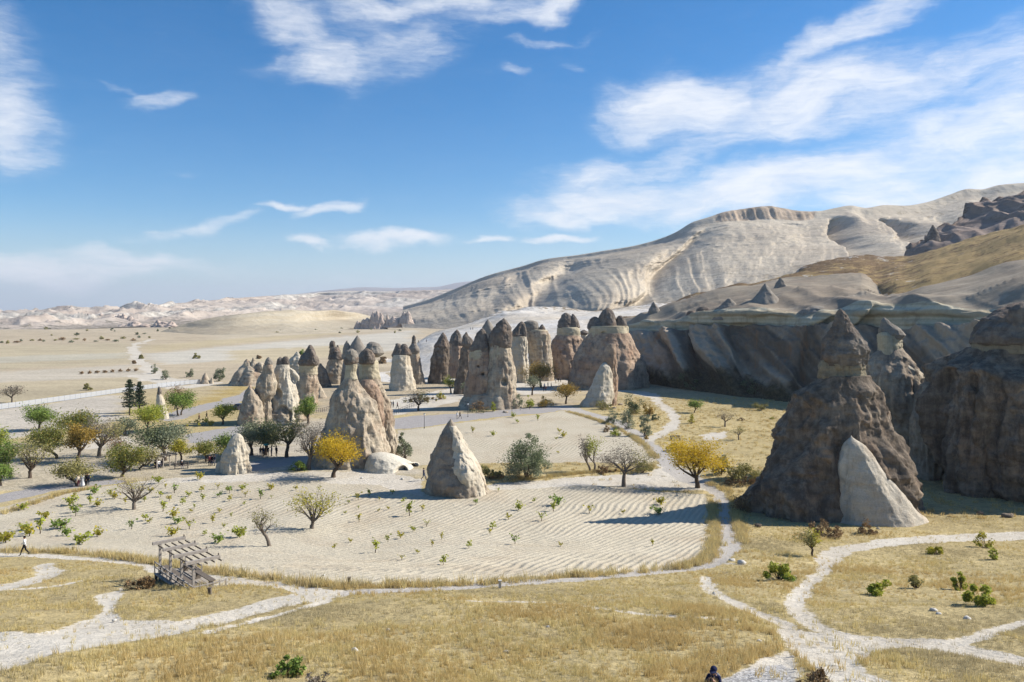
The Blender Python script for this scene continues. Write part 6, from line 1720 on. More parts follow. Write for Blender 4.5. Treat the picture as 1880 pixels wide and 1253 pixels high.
# fence along the road: every post and panel a part
def road_fence():
    px = smooth_px([(-160, 776), (-60, 761), (0, 752.5), (60, 744.5), (120, 736), (180, 727.5), (240, 719), (300, 711.5), (345, 706.5), (374, 704)], 10)
    W_ = [hit(u, v) for u, v in px]
    e = empty('road_fence', W_[0], 'long pale blue-grey fence following the far side of the road', 'fence')
    d = [0.0]
    for a, b in zip(W_[:-1], W_[1:]): d.append(d[-1] + (b - a).length)
    xs = [p.x for p in W_]; ys = [p.y for p in W_]
    st = 2.0
    n = int(d[-1] / st)
    post = MB().box((0, 0, .75), (.09, .09, 1.7)).mesh('post'); post.materials.append(M_POST)
    pan = MB()
    for k in range(9): pan.box((-st / 2 + .13 + k * (st - .26) / 8, 0, .77), (.15, .02, 1.34))
    for z in (.3, 1.2): pan.box((0, .025, z), (st - .10, .03, .07))
    pm = pan.mesh('panel'); pm.materials.append(M_FENCE)
    for i in range(n + 1):
        x = np.interp(i * st, d, xs); y = np.interp(i * st, d, ys)
        o = bpy.data.objects.new('post', post); C.objects.link(o); o.parent = e; o.location = Vector((x, y, 0)) - e.location * 1.0 + Vector((0, 0, float(ground_z(x, y)) - 0))
        o.location.z = float(ground_z(x, y)) - e.location.z
        if i < n:
            x2 = np.interp((i + 1) * st, d, xs); y2 = np.interp((i + 1) * st, d, ys)
            q = bpy.data.objects.new('panel', pm); C.objects.link(q); q.parent = e
            q.location = ((x + x2) / 2 - e.location.x, (y + y2) / 2 - e.location.y, float(ground_z((x + x2) / 2, (y + y2) / 2)) - e.location.z)
            q.rotation_euler = (0, 0, math.atan2(y2 - y, x2 - x))
road_fence()

def lamp_post(label, u, v, h):
    p = hit(u, v); e = empty('lamp_post', p, label, 'lamp post', 'lamp posts along the plaza')
    MB().tube([(0, 0, -.2), (0, 0, .25), (0, 0, .26), (0, 0, h)], [.10, .10, .055, .04], 8).build('pole', M_METAL, e)
    MB().tube([(0, 0, h), (0, 0, h + .05), (0, 0, h + .28), (0, 0, h + .36)], [.08, .16, .22, .05], 10).build('lamp_head', M_LAMP, e)
    MB().tube([(0, 0, h + .36), (0, 0, h + .42)], [.25, .06], 10).build('lamp_cap', M_METAL, e)
lamp_post('plaza lamp post at the corner below the clearing', 779, 787, 2.75)
lamp_post('plaza lamp post before the broad double chimney', 859, 766, 2.8)
for lab, u, v, h in [('thin dark post where the walkway leaves the plaza', 940, 757, 1.6), ('thin dark post at the plaza edge by the orange bush', 972, 752, 1.3), ('dark post on the plaza kerb by the fresh green bush', 955, 754, 1.2), ('thin post beside the bright green shoot', 883, 760, 1.4)]:
    p = hit(u, v)
    tag(MB().tube([(0, 0, -.2), (0, 0, h)], [.05, .045], 6).build('path_post', M_METAL, None, False, p), lab, 'post', 'thin posts along the plaza')
for lab, u, v, h, m in [('short dark stub post at the path junction', 641, 1072, .35, M_WOODD), ('low pale marker post on the grass side of the paved path', 918, 1080, .42, M_STONE), ('low dark stub on the turf before the pergola', 385, 1092, .34, M_WOODD), ('small dark stub on the edge of the upper trail', 135, 1011, .25, M_WOODD)]:
    p = hit(u, v)
    b = MB().box((0, 0, h / 2 - .1), (.16, .16, h + .2)); b.box((0, 0, h + .02), (.20, .20, .05))
    tag(b.build('marker_post', m, None, False, p), lab, 'post')

def bench(label, u, v, rz, w):
    p = hit(u, v); e = empty('park_bench', p, label, 'bench'); e.rotation_euler = (0, 0, rz)
    for y in (-.18, 0, .18): MB().box((0, y, .45), (w, .15, .05)).build('seat_plank', M_WOODD, e)
    for z in (.62, .82): MB().box((0, .30, z), (w, .04, .14)).build('back_plank', M_WOODD, e)
    for x in (-w * .42, w * .42):
        MB().box((x, 0, .2), (.08, .5, .48)).box((x, .28, .6), (.08, .05, .6)).build('leg', M_METAL, e)
bench('dark wooden bench beside the footpath behind the golden tree', 1240, 809, .2, 2.0)
bench('dark wooden bench near the small pavilion', 333, 861, .5, 2.2)

def railing(label, px, n):
    W_ = [hit(u, v) for u, v in px]
    e = empty('railing', W_[0], label, 'railing')
    for a, b in zip(W_[:-1], W_[1:]):
        a = a - W_[0]; b = b - W_[0]
        for z in (.5, .95): MB().bar(a + Vector((0, 0, z)), b + Vector((0, 0, z)), .05, .05).build('rail', M_METAL, e)
        for k in range(n):
            q = a.lerp(b, k / n)
            MB().box(q + Vector((0, 0, .42)), (.06, .06, 1.2)).build('post', M_METAL, e)
railing('black metal railing by the dense fresh green tree', [(578, 758), (592, 757), (606, 753)], 4)
railing('low dark railing along the clearing above the plaza', [(716, 766), (735, 757), (752, 750), (768, 744)], 5)

def car(label, u, v, rz, paint):
    p = hit(u, v); e = empty('parked_car', p, label, 'car'); e.rotation_euler = (0, 0, rz)
    m = MB()
    prof = [(-2.1, .35), (-2.15, .75), (-1.9, .92), (-1.3, .98), (-.75, 1.42), (.75, 1.45), (1.35, 1.0), (2.05, .9), (2.15, .6), (2.1, .35)]
    n = len(prof)
    for y, k in ((-.82, 1), (.82, 1)):
        for x, z in prof: m.v.append((x, y * (.86 if z > 1.2 else 1), z))
    for i in range(n): m.f.append((i, (i + 1) % n, n + (i + 1) % n, n + i))
    m.f.append(tuple(range(n))[::-1]); m.f.append(tuple(range(n, 2 * n)))
    m.build('body', plain_mat('car_paint', paint, .3, .05, 1, .5), e)
    gl = plain_mat('dark_car_glass', (.02, .025, .03), .1, .05, 1, .6)
    for y in (-.80, .80): MB().box((0, y, 1.2), (1.7, .03, .28)).build('window', gl, e)
    for x in (-1.3, 1.3):
        for y in (-.78, .78):
            MB().tube([(x, y - .1, .33), (x, y + .1, .33)], .33, 12).build('wheel', M_METAL, e)
car('dark parked car half hidden behind the plain rock cone', 440, 752, 1.2, (.02, .02, .025))

# stones lying in the turf
SG = 'pale stones lying in the dry grass'
def stone(label, u, v, w, seed, m=None):
    p = hit(u, v); r = np.random.default_rng(seed); s = w * p.y / F
    th = np.linspace(0, 2 * np.pi, 12, endpoint=False); ph = np.linspace(.05, np.pi - .05, 8)
    X = np.sin(ph)[:, None] * np.cos(th); Y = np.sin(ph)[:, None] * np.sin(th); Z = np.cos(ph)[:, None] + 0 * X
    d = 1 + .35 * fbm(X * 1.3 + seed, Y * 1.3, Z * 1.3, 3, seed)
    V = np.stack([X * d * s * .5, Y * d * s * .42, Z * d * s * .30 + s * .10], -1).reshape(-1, 3)
    idx = np.arange(96).reshape(8, 12); nx = np.roll(idx, -1, 1)
    q = np.stack([idx[:-1], idx[1:], nx[1:], nx[:-1]], -1).reshape(-1, 4)
    o = link_mesh('stone', mesh_np('stone', V, q), m or M_STONE, None, p)
    tag(o, label, 'stone', SG if m is None else 'fallen blocks at the rock feet')
for i, (lab, u, v, w) in enumerate([('larger white stone on the right meadow under the low green bush', 1714, 1122, 13), ('smaller white stone beside the larger meadow stone', 1723, 1128, 9), ('flat white stone low on the meadow by the wide dirt fork', 1776, 1137, 13), ('pale stone at the bend of the paved path', 1343, 1030, 12),
                                    ('flat pale stone next to the bend stone', 1362, 1035, 15), ('white stone in the near slope grass', 930, 1198, 12), ('small white stone just above the slope stone', 938, 1192, 8), ('white stone in the middle of the near slope', 652, 1196, 14), ('brown stone in the gully by the path fork', 1311, 1090, 7),
                                    ('pale stone half sunk near the slope thicket', 712, 1158, 9), ('grey stone between trail and golden grass', 1006, 1152, 8), ('white stone on the verge under the hollow dome', 664, 878, 5), ('grey stone before the hollow dome', 738, 880, 6), ('white stone in the grass at the field corner', 1302, 1002, 6),
                                    ('dark stone on the dirt near the gravel patch', 1394, 1178, 8), ('stone lying at the edge of the broad white track', 210, 1140, 8), ('small stone on the field edge over the trail', 595, 1057, 5)]):
    stone(lab, u, v, w, 40 + i)

for i, (lab, u, v, w) in enumerate([('dark fallen block at the lit foot of the tallest chimney', 1655, 900, 16), ('small dark block beside the fallen one at the tallest chimney', 1668, 912, 9), ('dark block in the shade below the huge massif', 1742, 905, 18),
                                    ('broken block under the front buttress of the huge massif', 1800, 945, 14), ('low broken block at the massif foot near the edge', 1850, 950, 20), ('brown block at the shaded left foot of the tallest chimney', 1392, 968, 14), ('brown block in the thorny scrub before the tallest chimney', 1470, 992, 12),
                                    ('pale fallen lump at the foot of the white tuff cone', 1640, 966, 11), ('small pale lump by the white tuff cone', 1662, 962, 7), ('flat pale lump at the toe of the white tuff cone', 1612, 972, 8), ('pale block below the front slab rock', 1140, 744, 10), ('pale rubble block by the front slab rock', 1128, 750, 8), ('block at the foot of the broad double chimney', 928, 758, 9), ('cream block fallen beside the cave chimney', 560, 782, 9)]):
    stone(lab, u, v, w, 90 + i, M_DARK if i < 7 else M_BODY)
# ================================================================== PEOPLE
SKIN = plain_mat('skin', (.42, .25, .17), .6, .08, 8, .3)
def cloth(name, c): return plain_mat(name, c, .9, .12, 12)
BLACK, WHITE, NAVY, BEIGE, RED, JEAN, GREY, DKRED = cloth('black_cloth', (.012, .012, .014)), cloth('white_cloth', (.74, .73, .70)), cloth('navy_cloth', (.02, .025, .06)), cloth('beige_cloth', (.55, .48, .38)), cloth('red_cloth', (.30, .03, .03)), cloth('denim', (.05, .075, .13)), cloth('grey_cloth', (.20, .20, .21)), cloth('wine_cloth', (.10, .02, .025))
HAIR = plain_mat('dark_hair', (.015, .011, .009), .6, .2, 20)
POSES = {}
def pose(kind):
    J = dict(pel=(0, 0, .94), sp=(0, .01, 1.14), ch=(0, 0, 1.33), nk=(0, .01, 1.47), hd=(0, -.015, 1.575), ht=(0, -.01, 1.68))
    R_ = dict(pel=(.15, .115), sp=(.135, .10), ch=(.165, .11), nk=(.055, .055), hd=(.082, .10), ht=(.072, .085))
    for s, x in (('l', 1), ('r', -1)):
        J.update({s + 'sh': (.175 * x, .01, 1.39), s + 'el': (.235 * x, .03, 1.11), s + 'wr': (.24 * x, -.05, .87), s + 'hn': (.235 * x, -.08, .78),
                  s + 'hp': (.095 * x, 0, .88), s + 'kn': (.105 * x, -.02, .49), s + 'an': (.105 * x, .03, .085), s + 'to': (.115 * x, -.13, .035)})
    if kind == 'walk':
        J.update(lkn=(.10, -.20, .50), lan=(.10, -.30, .10), lto=(.11, -.46, .05), rkn=(-.10, .06, .49), ran=(-.10, .36, .17), rto=(-.10, .25, .04),
                 lel=(.24, .13, 1.13), lwr=(.23, .20, .92), lhn=(.22, .20, .83), rel=(-.24, -.08, 1.12), rwr=(-.22, -.28, 1.0), rhn=(-.21, -.36, .97))
    if kind == 'sit':
        for k in ('pel', 'sp', 'ch', 'nk', 'hd', 'ht', 'lsh', 'rsh', 'lel', 'rel', 'lwr', 'rwr', 'lhn', 'rhn', 'lhp', 'rhp'):
            x, y, z = J[k]; J[k] = (x, y, z - .44)
        for s, x in (('l', 1), ('r', -1)):
            J[s + 'kn'] = (.13 * x, -.44, .47); J[s + 'an'] = (.13 * x, -.46, .085); J[s + 'to'] = (.13 * x, -.60, .035)
            J[s + 'el'] = (.24 * x, -.06, .70); J[s + 'wr'] = (.15 * x, -.28, .58); J[s + 'hn'] = (.12 * x, -.36, .56)
    if kind == 'photo':
        for s, x in (('l', 1), ('r', -1)):
            J[s + 'el'] = (.25 * x, -.16, 1.15); J[s + 'wr'] = (.10 * x, -.33, 1.38); J[s + 'hn'] = (.065 * x, -.36, 1.44)
        J['hd'] = (0, -.05, 1.57); J['ht'] = (0, -.04, 1.675); J['nk'] = (0, -.01, 1.47)
    if kind == 'chat':
        J['rel'] = (-.26, -.02, 1.12); J['rwr'] = (-.12, -.22, 1.12); J['rhn'] = (-.05, -.27, 1.15)
    if kind == 'hold':
        J['rel'] = (-.25, -.10, 1.18); J['rwr'] = (-.16, -.26, 1.36); J['rhn'] = (-.14, -.30, 1.43)
    return J, R_

def body_mesh(kind, fingers=False):
    key = (kind, fingers)
    if key in POSES: return POSES[key]
    J, R_ = pose(kind)
    names = list(J); idx = {k: i for i, k in enumerate(names)}
    V = [J[k] for k in names]
    rad = {}
    for k in names:
        if k in R_: rad[k] = R_[k]
        else: rad[k] = {'sh': (.078, .078), 'el': (.052, .052), 'wr': (.036, .036), 'hn': (.042, .03), 'hp': (.105, .105), 'kn': (.068, .068), 'an': (.046, .046), 'to': (.042, .036)}[k[1:]]
    E = [('pel', 'sp'), ('sp', 'ch'), ('ch', 'nk'), ('nk', 'hd'), ('hd', 'ht')]
    for s in 'lr':
        E += [('ch', s + 'sh'), (s + 'sh', s + 'el'), (s + 'el', s + 'wr'), (s + 'wr', s + 'hn'), ('pel', s + 'hp'), (s + 'hp', s + 'kn'), (s + 'kn', s + 'an'), (s + 'an', s + 'to')]
    E = [(idx[a], idx[b]) for a, b in E]
    RR = [rad[k] for k in names]
    me = bpy.data.meshes.new('body')
    me.from_pydata(V, E, [])
    o = bpy.data.objects.new('tmp_body', me); C.objects.link(o)
    sk = o.modifiers.new('skin', 'SKIN'); sk.use_smooth_shade = True
    sv = me.skin_vertices[0].data
    for i, rr in enumerate(RR): sv[i].radius = rr; sv[i].use_root = (i == 0)
    sb = o.modifiers.new('sub', 'SUBSURF'); sb.levels = 2; sb.render_levels = 2
    dg = bpy.context.evaluated_depsgraph_get()
    out = bpy.data.meshes.new_from_object(o.evaluated_get(dg))
    bpy.data.objects.remove(o)
    out.name = 'body'
    co = np.zeros(len(out.vertices) * 3, np.float32); out.vertices.foreach_get('co', co); co = co.reshape(-1, 3)
    # slots: 0 skin, 1 top, 2 trousers, 3 shoes
    seg = [('hd', 'ht', 0), ('nk', 'hd', 0), ('sp', 'ch', 1), ('pel', 'sp', 1), ('pel', 'pel', 2)]
    for s in 'lr':
        seg += [(s + 'sh', s + 'el', 1), (s + 'el', s + 'wr', 1), (s + 'wr', s + 'hn', 0), (s + 'hp', s + 'kn', 2), (s + 'kn', s + 'an', 2), (s + 'an', s + 'to', 3), ('ch', s + 'sh', 1)]
    mi = []
    segs = [(np.array(J[a]), np.array(J[b]), m) for a, b, m in seg]
    for p in out.polygons:
        c = np.mean([co[i] for i in p.vertices], 0); best = (9, 0)
        for a, b, m in segs:
            ab = b - a; t = np.clip((c - a).dot(ab) / (ab.dot(ab) + 1e-9), 0, 1)
            d = np.linalg.norm(c - a - ab * t)
            if d < best[0]: best = (d, m)
        mi.append(best[1])
    out.materials.clear()
    for m in (SKIN, BLACK, BLACK, BLACK): out.materials.append(m)
    out.polygons.foreach_set('material_index', mi)
    out.polygons.foreach_set('use_smooth', [True] * len(mi))
    POSES[key] = (out, J)
    return POSES[key]

def ball(name, c, rx, ry, rz, m, parent, cut=None, n=10):
    th = np.linspace(0, 2 * np.pi, n, endpoint=False); ph = np.linspace(.08, np.pi - .08 if cut is None else cut, n)
    X = np.sin(ph)[:, None] * np.cos(th) * rx + c[0]; Y = np.sin(ph)[:, None] * np.sin(th) * ry + c[1]; Z = np.cos(ph)[:, None] * rz + c[2] + 0 * X
    idx = np.arange(n * n).reshape(n, n); nx = np.roll(idx, -1, 1)
    q = np.stack([idx[:-1], idx[1:], nx[1:], nx[:-1]], -1).reshape(-1, 4)
    V = np.vstack([np.stack([X, Y, Z], -1).reshape(-1, 3), [(c[0], c[1], c[2] + rz)]])
    t = np.stack([np.full(n, n * n), idx[0], nx[0]], -1)
    return link_mesh(name, mesh_np(name, V, q, t), m, parent)

def person(label, u, v, top, legs, kind='stand', face=0.0, h=1.70, hair=HAIR, group=None, shoes=None, long_hair=False, lift=0.0, skirt=None, p=None):
    p = hit(u, v) if p is None else p
    e = empty('person', p + Vector((0, 0, lift)), label, 'person', group)
    e.rotation_euler = (0, 0, face); e.scale = (h / 1.70,) * 3
    me, J = body_mesh(kind)
    b = bpy.data.objects.new('body', me); C.objects.link(b); b.parent = e
    for i, m in enumerate((SKIN, top, legs, shoes or BLACK)):
        b.material_slots[i].link = 'OBJECT'; b.material_slots[i].material = m
    hd = J['ht']
    ball('hair', (hd[0], hd[1] + .018, hd[2] - .05), .098, .115, .125, hair, e, 1.75)
    if long_hair: ball('hair', (hd[0], hd[1] + .07, hd[2] - .17), .095, .05, .17, hair, e)
    if skirt is not None:
        m = MB(); c = J['pel']
        m.tube([(0, c[1], c[2] + .16), (0, c[1], c[2] - .1), (0, c[1], c[2] - .5), (0, c[1], .12)], [.15, .20, .24, .28], 12, False).build('skirt', skirt, e, True)
    return e, J

PG = 'visitors walking among the chimneys'
person('person in white top and black trousers striding along the trail', 45, 1020, WHITE, BLACK, 'walk', R(-75), 1.58)
person('person in white dress standing under the low olive tree', 152, 893, WHITE, WHITE, 'stand', .4, 1.66, group=PG, long_hair=True, skirt=WHITE)
person('person in black next to the white dress by the grey road', 157.5, 892.5, BLACK, BLACK, 'chat', -.6, 1.74, group=PG)
person('person in dark navy outermost of the road group', 161.5, 891.5, NAVY, BLACK, 'stand', .2, 1.70, group=PG)
person('person in brown half behind the trunk by the road', 144, 894, BEIGE, DKRED, 'stand', 1.2, 1.68, group=PG)
for i, (lab, u, v, t, l, k, f, lh) in enumerate([
        ('person in dark jacket at the shaded end of the umbrella group', 478.5, 839.5, BLACK, GREY, 'stand', .3, False), ('person in navy standing close to the umbrella holder', 483, 839, NAVY, BLACK, 'chat', -.5, True),
        ('person in black holding a teal umbrella', 491.5, 838.5, BLACK, BLACK, 'hold', .1, False), ('person in grey beside the teal umbrella', 498.5, 838, GREY, NAVY, 'stand', -.9, True), ('tall person in black apart from the umbrella group', 507.5, 838, BLACK, BLACK, 'stand', 2.6, False)]):
    person(lab, u, v, t, l, k, f, 1.72, group=PG, long_hair=lh)
# teal umbrella, held
pu = hit(491.5, 838.5)
eu = empty('umbrella', pu + Vector((-.14, -.31, 1.35)), 'open teal umbrella held over a dark group on the plaza', 'umbrella')
MB().tube([(0, 0, 0), (0, 0, .95)], .015, 6).build('shaft', M_METAL, eu)
teal = cloth('teal_cloth', (.05, .38, .40))
MB().tube([(0, 0, .95), (0, 0, .90), (0, 0, .78), (0, 0, .62)], [.02, .25, .46, .56], 8, False).build('canopy', teal, eu)
person('person in dark blue walking past the hollow white dome', 778, 882, NAVY, JEAN, 'walk', 1.3, 1.74, group=PG)
person('person in white on the plaza beside a companion in black', 839.5, 770, WHITE, BEIGE, 'stand', .4, 1.70, group=PG)
person('person in black on the plaza beside the one in white', 844.5, 769, BLACK, BLACK, 'walk', 1.0, 1.68, group=PG)
person('person in black on the clearing near the stout pale chimney', 717.5, 749, BLACK, BLACK, 'stand', .2, 1.72, group=PG)
person('person in dark grey beside the black-clad one on the clearing', 722, 748.5, GREY, BLACK, 'stand', -.5, 1.68, group=PG)
person('person in red-black on the clearing walking by the hedge', 729.5, 751, DKRED, BLACK, 'walk', 1.2, 1.7, group=PG)
for i, (lab, u, v, t, l, k, f) in enumerate([('person in black nearest the orange-olive tree', 998, 719, BLACK, NAVY, 'stand', .3), ('person in wine-coloured top in the shade of the orange-olive tree', 1002, 719, DKRED, BLACK, 'stand', -.2), ('person in white by the orange-olive tree', 999.5, 714, WHITE, GREY, 'chat', .5),
                                             ('person in beige on the bright clearing', 1006, 712, BEIGE, JEAN, 'stand', 1.0), ('person in dark brown on the bright clearing', 1012, 713, DKRED, GREY, 'walk', 1.4), ('person in white higher on the bright clearing', 1020, 704, WHITE, BEIGE, 'stand', 0),
                                             ('person in black at the foot of the large brown chimney', 1025, 702, BLACK, BLACK, 'stand', .4), ('person in charcoal rearmost on the bright clearing', 1029, 702, GREY, BLACK, 'stand', -.6)]):
    person(lab, u, v, t, l, k, f, 1.7, group=PG)
person('person in dark red on the golden verge beyond the parking ground', 365.5, 774, DKRED, BLACK, 'walk', -1.4, 1.7, group=PG)
person('person in black on the golden verge beyond the parking ground', 379.5, 770, BLACK, BLACK, 'walk', -1.4, 1.74, group=PG)
person('person in dark coat first of three beside the squat cream cone', 384.5, 856, DKRED, BLACK, 'stand', .6, 1.7, group=PG)
person('person in black middle of three beside the squat cream cone', 389, 855, BLACK, NAVY, 'stand', -.3, 1.66, group=PG)
person('person in navy last of three beside the squat cream cone', 394, 855.5, NAVY, GREY, 'chat', -1.0, 1.72, group=PG)
person('person in white cap seated on the bench near the pavilion', 334, 861, BLACK, GREY, 'sit', .5, 1.7, hair=WHITE, group=PG)
pb = hit(288, 862); pc = hit(323, 855)
for i, (lab, f_, t, l) in enumerate([('person in black seated first under the small pavilion', .12, BLACK, NAVY), ('person in white shirt seated second under the small pavilion', .30, WHITE, NAVY), ('person in navy seated third under the small pavilion', .48, NAVY, BLACK)]):
    q = pb.lerp(pc, f_); d = (pc - pb).normalized(); nrm = Vector((-d.y, d.x, 0))
    if nrm.y < 0: nrm = -nrm
    person(lab, 0, 0, t, l, 'sit', math.atan2(d.y, d.x), 1.7, group=PG, p=q + nrm * .9)
# visitors on the white slope, placed on its surface
def on_mesh(name, u, v):
    o = bpy.data.objects[name]
    bpy.context.view_layer.update()
    d = Vector(((u - CX) / F, 1.0, -(v - HV) / F))
    okk, loc, _, _ = o.ray_cast(Vector((0, 0, H)), d)
    return loc if okk else None
for lab, u, v, t, l, k in [('person in black climbing the white slope', 768, 630, BLACK, BLACK, 'walk'), ('person in grey higher on the white slope', 783, 629, GREY, BLACK, 'stand'), ('person in white near the top of the white slope', 864, 606, WHITE, JEAN, 'stand'), ('person in pale clothes near the top of the white slope', 868, 606, BEIGE, BLACK, 'walk')]:
    q = on_mesh('white_slope', u, v)
    if q is not None: person(lab, 0, 0, t, l, k, .4, 1.72, group=PG, p=q)

# the photographer on the near slope: navy cap, hands and phone raised to the face
def photographer():
    D = 23.3
    hu, hv = 1307, 1231
    x = (hu - CX) / F * D
    z_head = H - (hv - HV) / F * D
    zf = float(ground_z(x, D))
    k = (z_head - zf) / 1.60
    k = min(max(k, .9), 1.12)
    p = Vector((x + .06, D, z_head - 1.60 * k))
    e, J = person('person in navy cap and dark jacket photographing with both hands at the near edge', 0, 0, NAVY, GREY, 'photo', R(-28), 1.70 * k, p=p)
    hx, hy, hz = J['ht']
    ball('cap', (hx, hy + .012, hz - .035), .112, .125, .115, NAVY, e, 1.62, 16)
    m = MB()
    for s in range(7):
        a = R(-155 + s * 21.6)
        m.v.append((hx + .11 * math.cos(a), hy + .012 + .115 * math.sin(a), hz - .035)); m.v.append((hx + .13 * math.cos(a), hy + .012 + .235 * math.sin(a), hz - .07))
        m.v.append((hx + .11 * math.cos(a), hy + .012 + .115 * math.sin(a), hz - .05)); m.v.append((hx + .13 * math.cos(a), hy + .012 + .235 * math.sin(a), hz - .083))
    for s in range(6):
        a = s * 4; b = a + 4
        m.f += [(a, a + 1, b + 1, b), (a + 2, b + 2, b + 3, a + 3), (a + 1, a + 3, b + 3, b + 1)]
    m.build('cap_brim', NAVY, e)
    # face
    ball('nose', (0, hy - .112, hz - .125), .017, .026, .026, SKIN, e)
    for s in (-1, 1):
        ball('ear', (.088 * s, hy + .0, hz - .11), .014, .026, .034, SKIN, e)
        ball('eye', (.034 * s, hy - .098, hz - .098), .012, .010, .009, BLACK, e)
    ball('mouth', (0, hy - .098, hz - .172), .026, .010, .008, DKRED, e)
    # fingers round the phone
    for s in (-1, 1):
        hn = J['lhn' if s > 0 else 'rhn']
        for i in range(4):
            L = [.062, .072, .068, .054][i]
            b0 = Vector((hn[0] + .012 * s, hn[1] - .012, hn[2] - .02 + i * .021))
            MB().tube([b0, b0 + Vector((-.012 * s, -L * .6, .008)), b0 + Vector((-.045 * s, -L * .95, .010))], [.0105, .0095, .007], 6).build('finger', SKIN, e, True)
        t0 = Vector((hn[0], hn[1] + .02, hn[2] + .01))
        MB().tube([t0, t0 + Vector((-.025 * s, .0, .035)), t0 + Vector((-.048 * s, -.02, .048))], [.013, .011, .009], 6).build('thumb', SKIN, e, True)
    MB().box((0, -.425, 1.455), (.15, .010, .075)).build('phone', M_METAL, e)
    # collar and back of the jacket, a grey day pack behind the shoulder
    MB().tube([(0, .0, 1.42), (0, -.005, 1.47), (0, -.005, 1.50)], [.12, .085, .078], 12, False).build('collar', NAVY, e, True)
    ball('backpack', (.03, .20, 1.22), .17, .11, .24, GREY, e, None, 14)
photographer()
# ================================================================== DRY GRASS
G_STRAW = leaf_mat('straw_blades', [(0.684, 0.549, 0.237), (0.593, 0.459, 0.180), (0.720, 0.605, 0.294), (0.502, 0.386, 0.162)], .35, .8)
G_GOLD = leaf_mat('golden_blades', [(0.638, 0.479, 0.192), (0.570, 0.417, 0.166), (0.684, 0.525, 0.243), (0.479, 0.343, 0.140)], .35, .8)
G_DULL = leaf_mat('greyish_blades', [(0.479, 0.398, 0.218), (0.399, 0.325, 0.176), (0.547, 0.459, 0.266), (0.331, 0.269, 0.142)], .3, .8)

def tuft_mesh(r, n, hgt, spread, wid):
    V = []; T_ = []
    for i in range(n):
        a = r.uniform(0, 6.28); q = spread * math.sqrt(r.uniform()) 
        b = np.array((math.cos(a) * q, math.sin(a) * q, -.02))
        h = hgt * r.uniform(.5, 1.15)
        l = np.array((r.normal(0, .28), r.normal(0, .28), 1.0)) * h
        s = r.uniform(0, 6.28); w = wid * r.uniform(.6, 1.3)
        sd = np.array((math.cos(s), math.sin(s), 0)) * w
        k = len(V)
        V += [b - sd, b + sd, b + l]
        T_.append((k, k + 1, k + 2))
    return mesh_np('tuft', np.array(V), None, np.array(T_), smooth=False)

def scatter(name, label_kind, pts, scl, variants):
    col = bpy.data.collections.new(name + '_variants')
    for me, mt in variants:
        me.materials.append(mt)
        o = bpy.data.objects.new('tuft', me); col.objects.link(o)
    me = bpy.data.meshes.new(name)
    me.vertices.add(len(pts)); me.vertices.foreach_set('co', np.asarray(pts, np.float32).ravel())
    fattr(me, 'sc', scl)
    o = bpy.data.objects.new(name, me); C.objects.link(o)
    o['kind'] = 'stuff'
    g = bpy.data.node_groups.new(name + '_nodes', 'GeometryNodeTree')
    g.interface.new_socket('Geometry', in_out='INPUT', socket_type='NodeSocketGeometry')
    g.interface.new_socket('Geometry', in_out='OUTPUT', socket_type='NodeSocketGeometry')
    gi = g.nodes.new('NodeGroupInput'); go = g.nodes.new('NodeGroupOutput')
    ci = g.nodes.new('GeometryNodeCollectionInfo'); ci.inputs['Collection'].default_value = col
    ci.inputs['Separate Children'].default_value = True; ci.inputs['Reset Children'].default_value = True
    ip = g.nodes.new('GeometryNodeInstanceOnPoints'); ip.inputs['Pick Instance'].default_value = True
    rv = g.nodes.new('FunctionNodeRandomValue'); rv.data_type = 'FLOAT_VECTOR'
    rv.inputs[0].default_value = (-.12, -.12, 0); rv.inputs[1].default_value = (.12, .12, 6.283)
    na = g.nodes.new('GeometryNodeInputNamedAttribute'); na.data_type = 'FLOAT'; na.inputs['Name'].default_value = 'sc'
    g.links.new(gi.outputs[0], ip.inputs['Points']); g.links.new(ci.outputs[0], ip.inputs['Instance'])
    g.links.new(rv.outputs[0], ip.inputs['Rotation']); g.links.new(na.outputs['Attribute'], ip.inputs['Scale'])
    g.links.new(ip.outputs[0], go.inputs[0])
    md = o.modifiers.new('scatter', 'NODES'); md.node_group = g
    return o

def grass_points(n, y0, y1, pw, seed, clump=.5):
    r = np.random.default_rng(seed)
    t = r.uniform(size=n)
    y = (y0 ** pw + t * (y1 ** pw - y0 ** pw)) ** (1 / pw)
    x = r.uniform(-.69, .69, n) * y
    w = zone_weights(x, y)
    free = 1 - np.maximum.reduce([w['field'] * .98, w['dirt'], w['pave'], w['asph'], w['gravel']])
    dens = sstep(.35, .75, free) * (1 - clump + clump * sstep(-.35, .4, fbm(x * .35, y * .30, .4, 3, seed + 1)))
    dens = np.maximum(dens, .05 * (w['dirt'] > .4) * (w['pave'] < .3))
    keep = r.uniform(size=n) < dens
    x, y = x[keep], y[keep]
    return x, y, ground_z(x, y), r

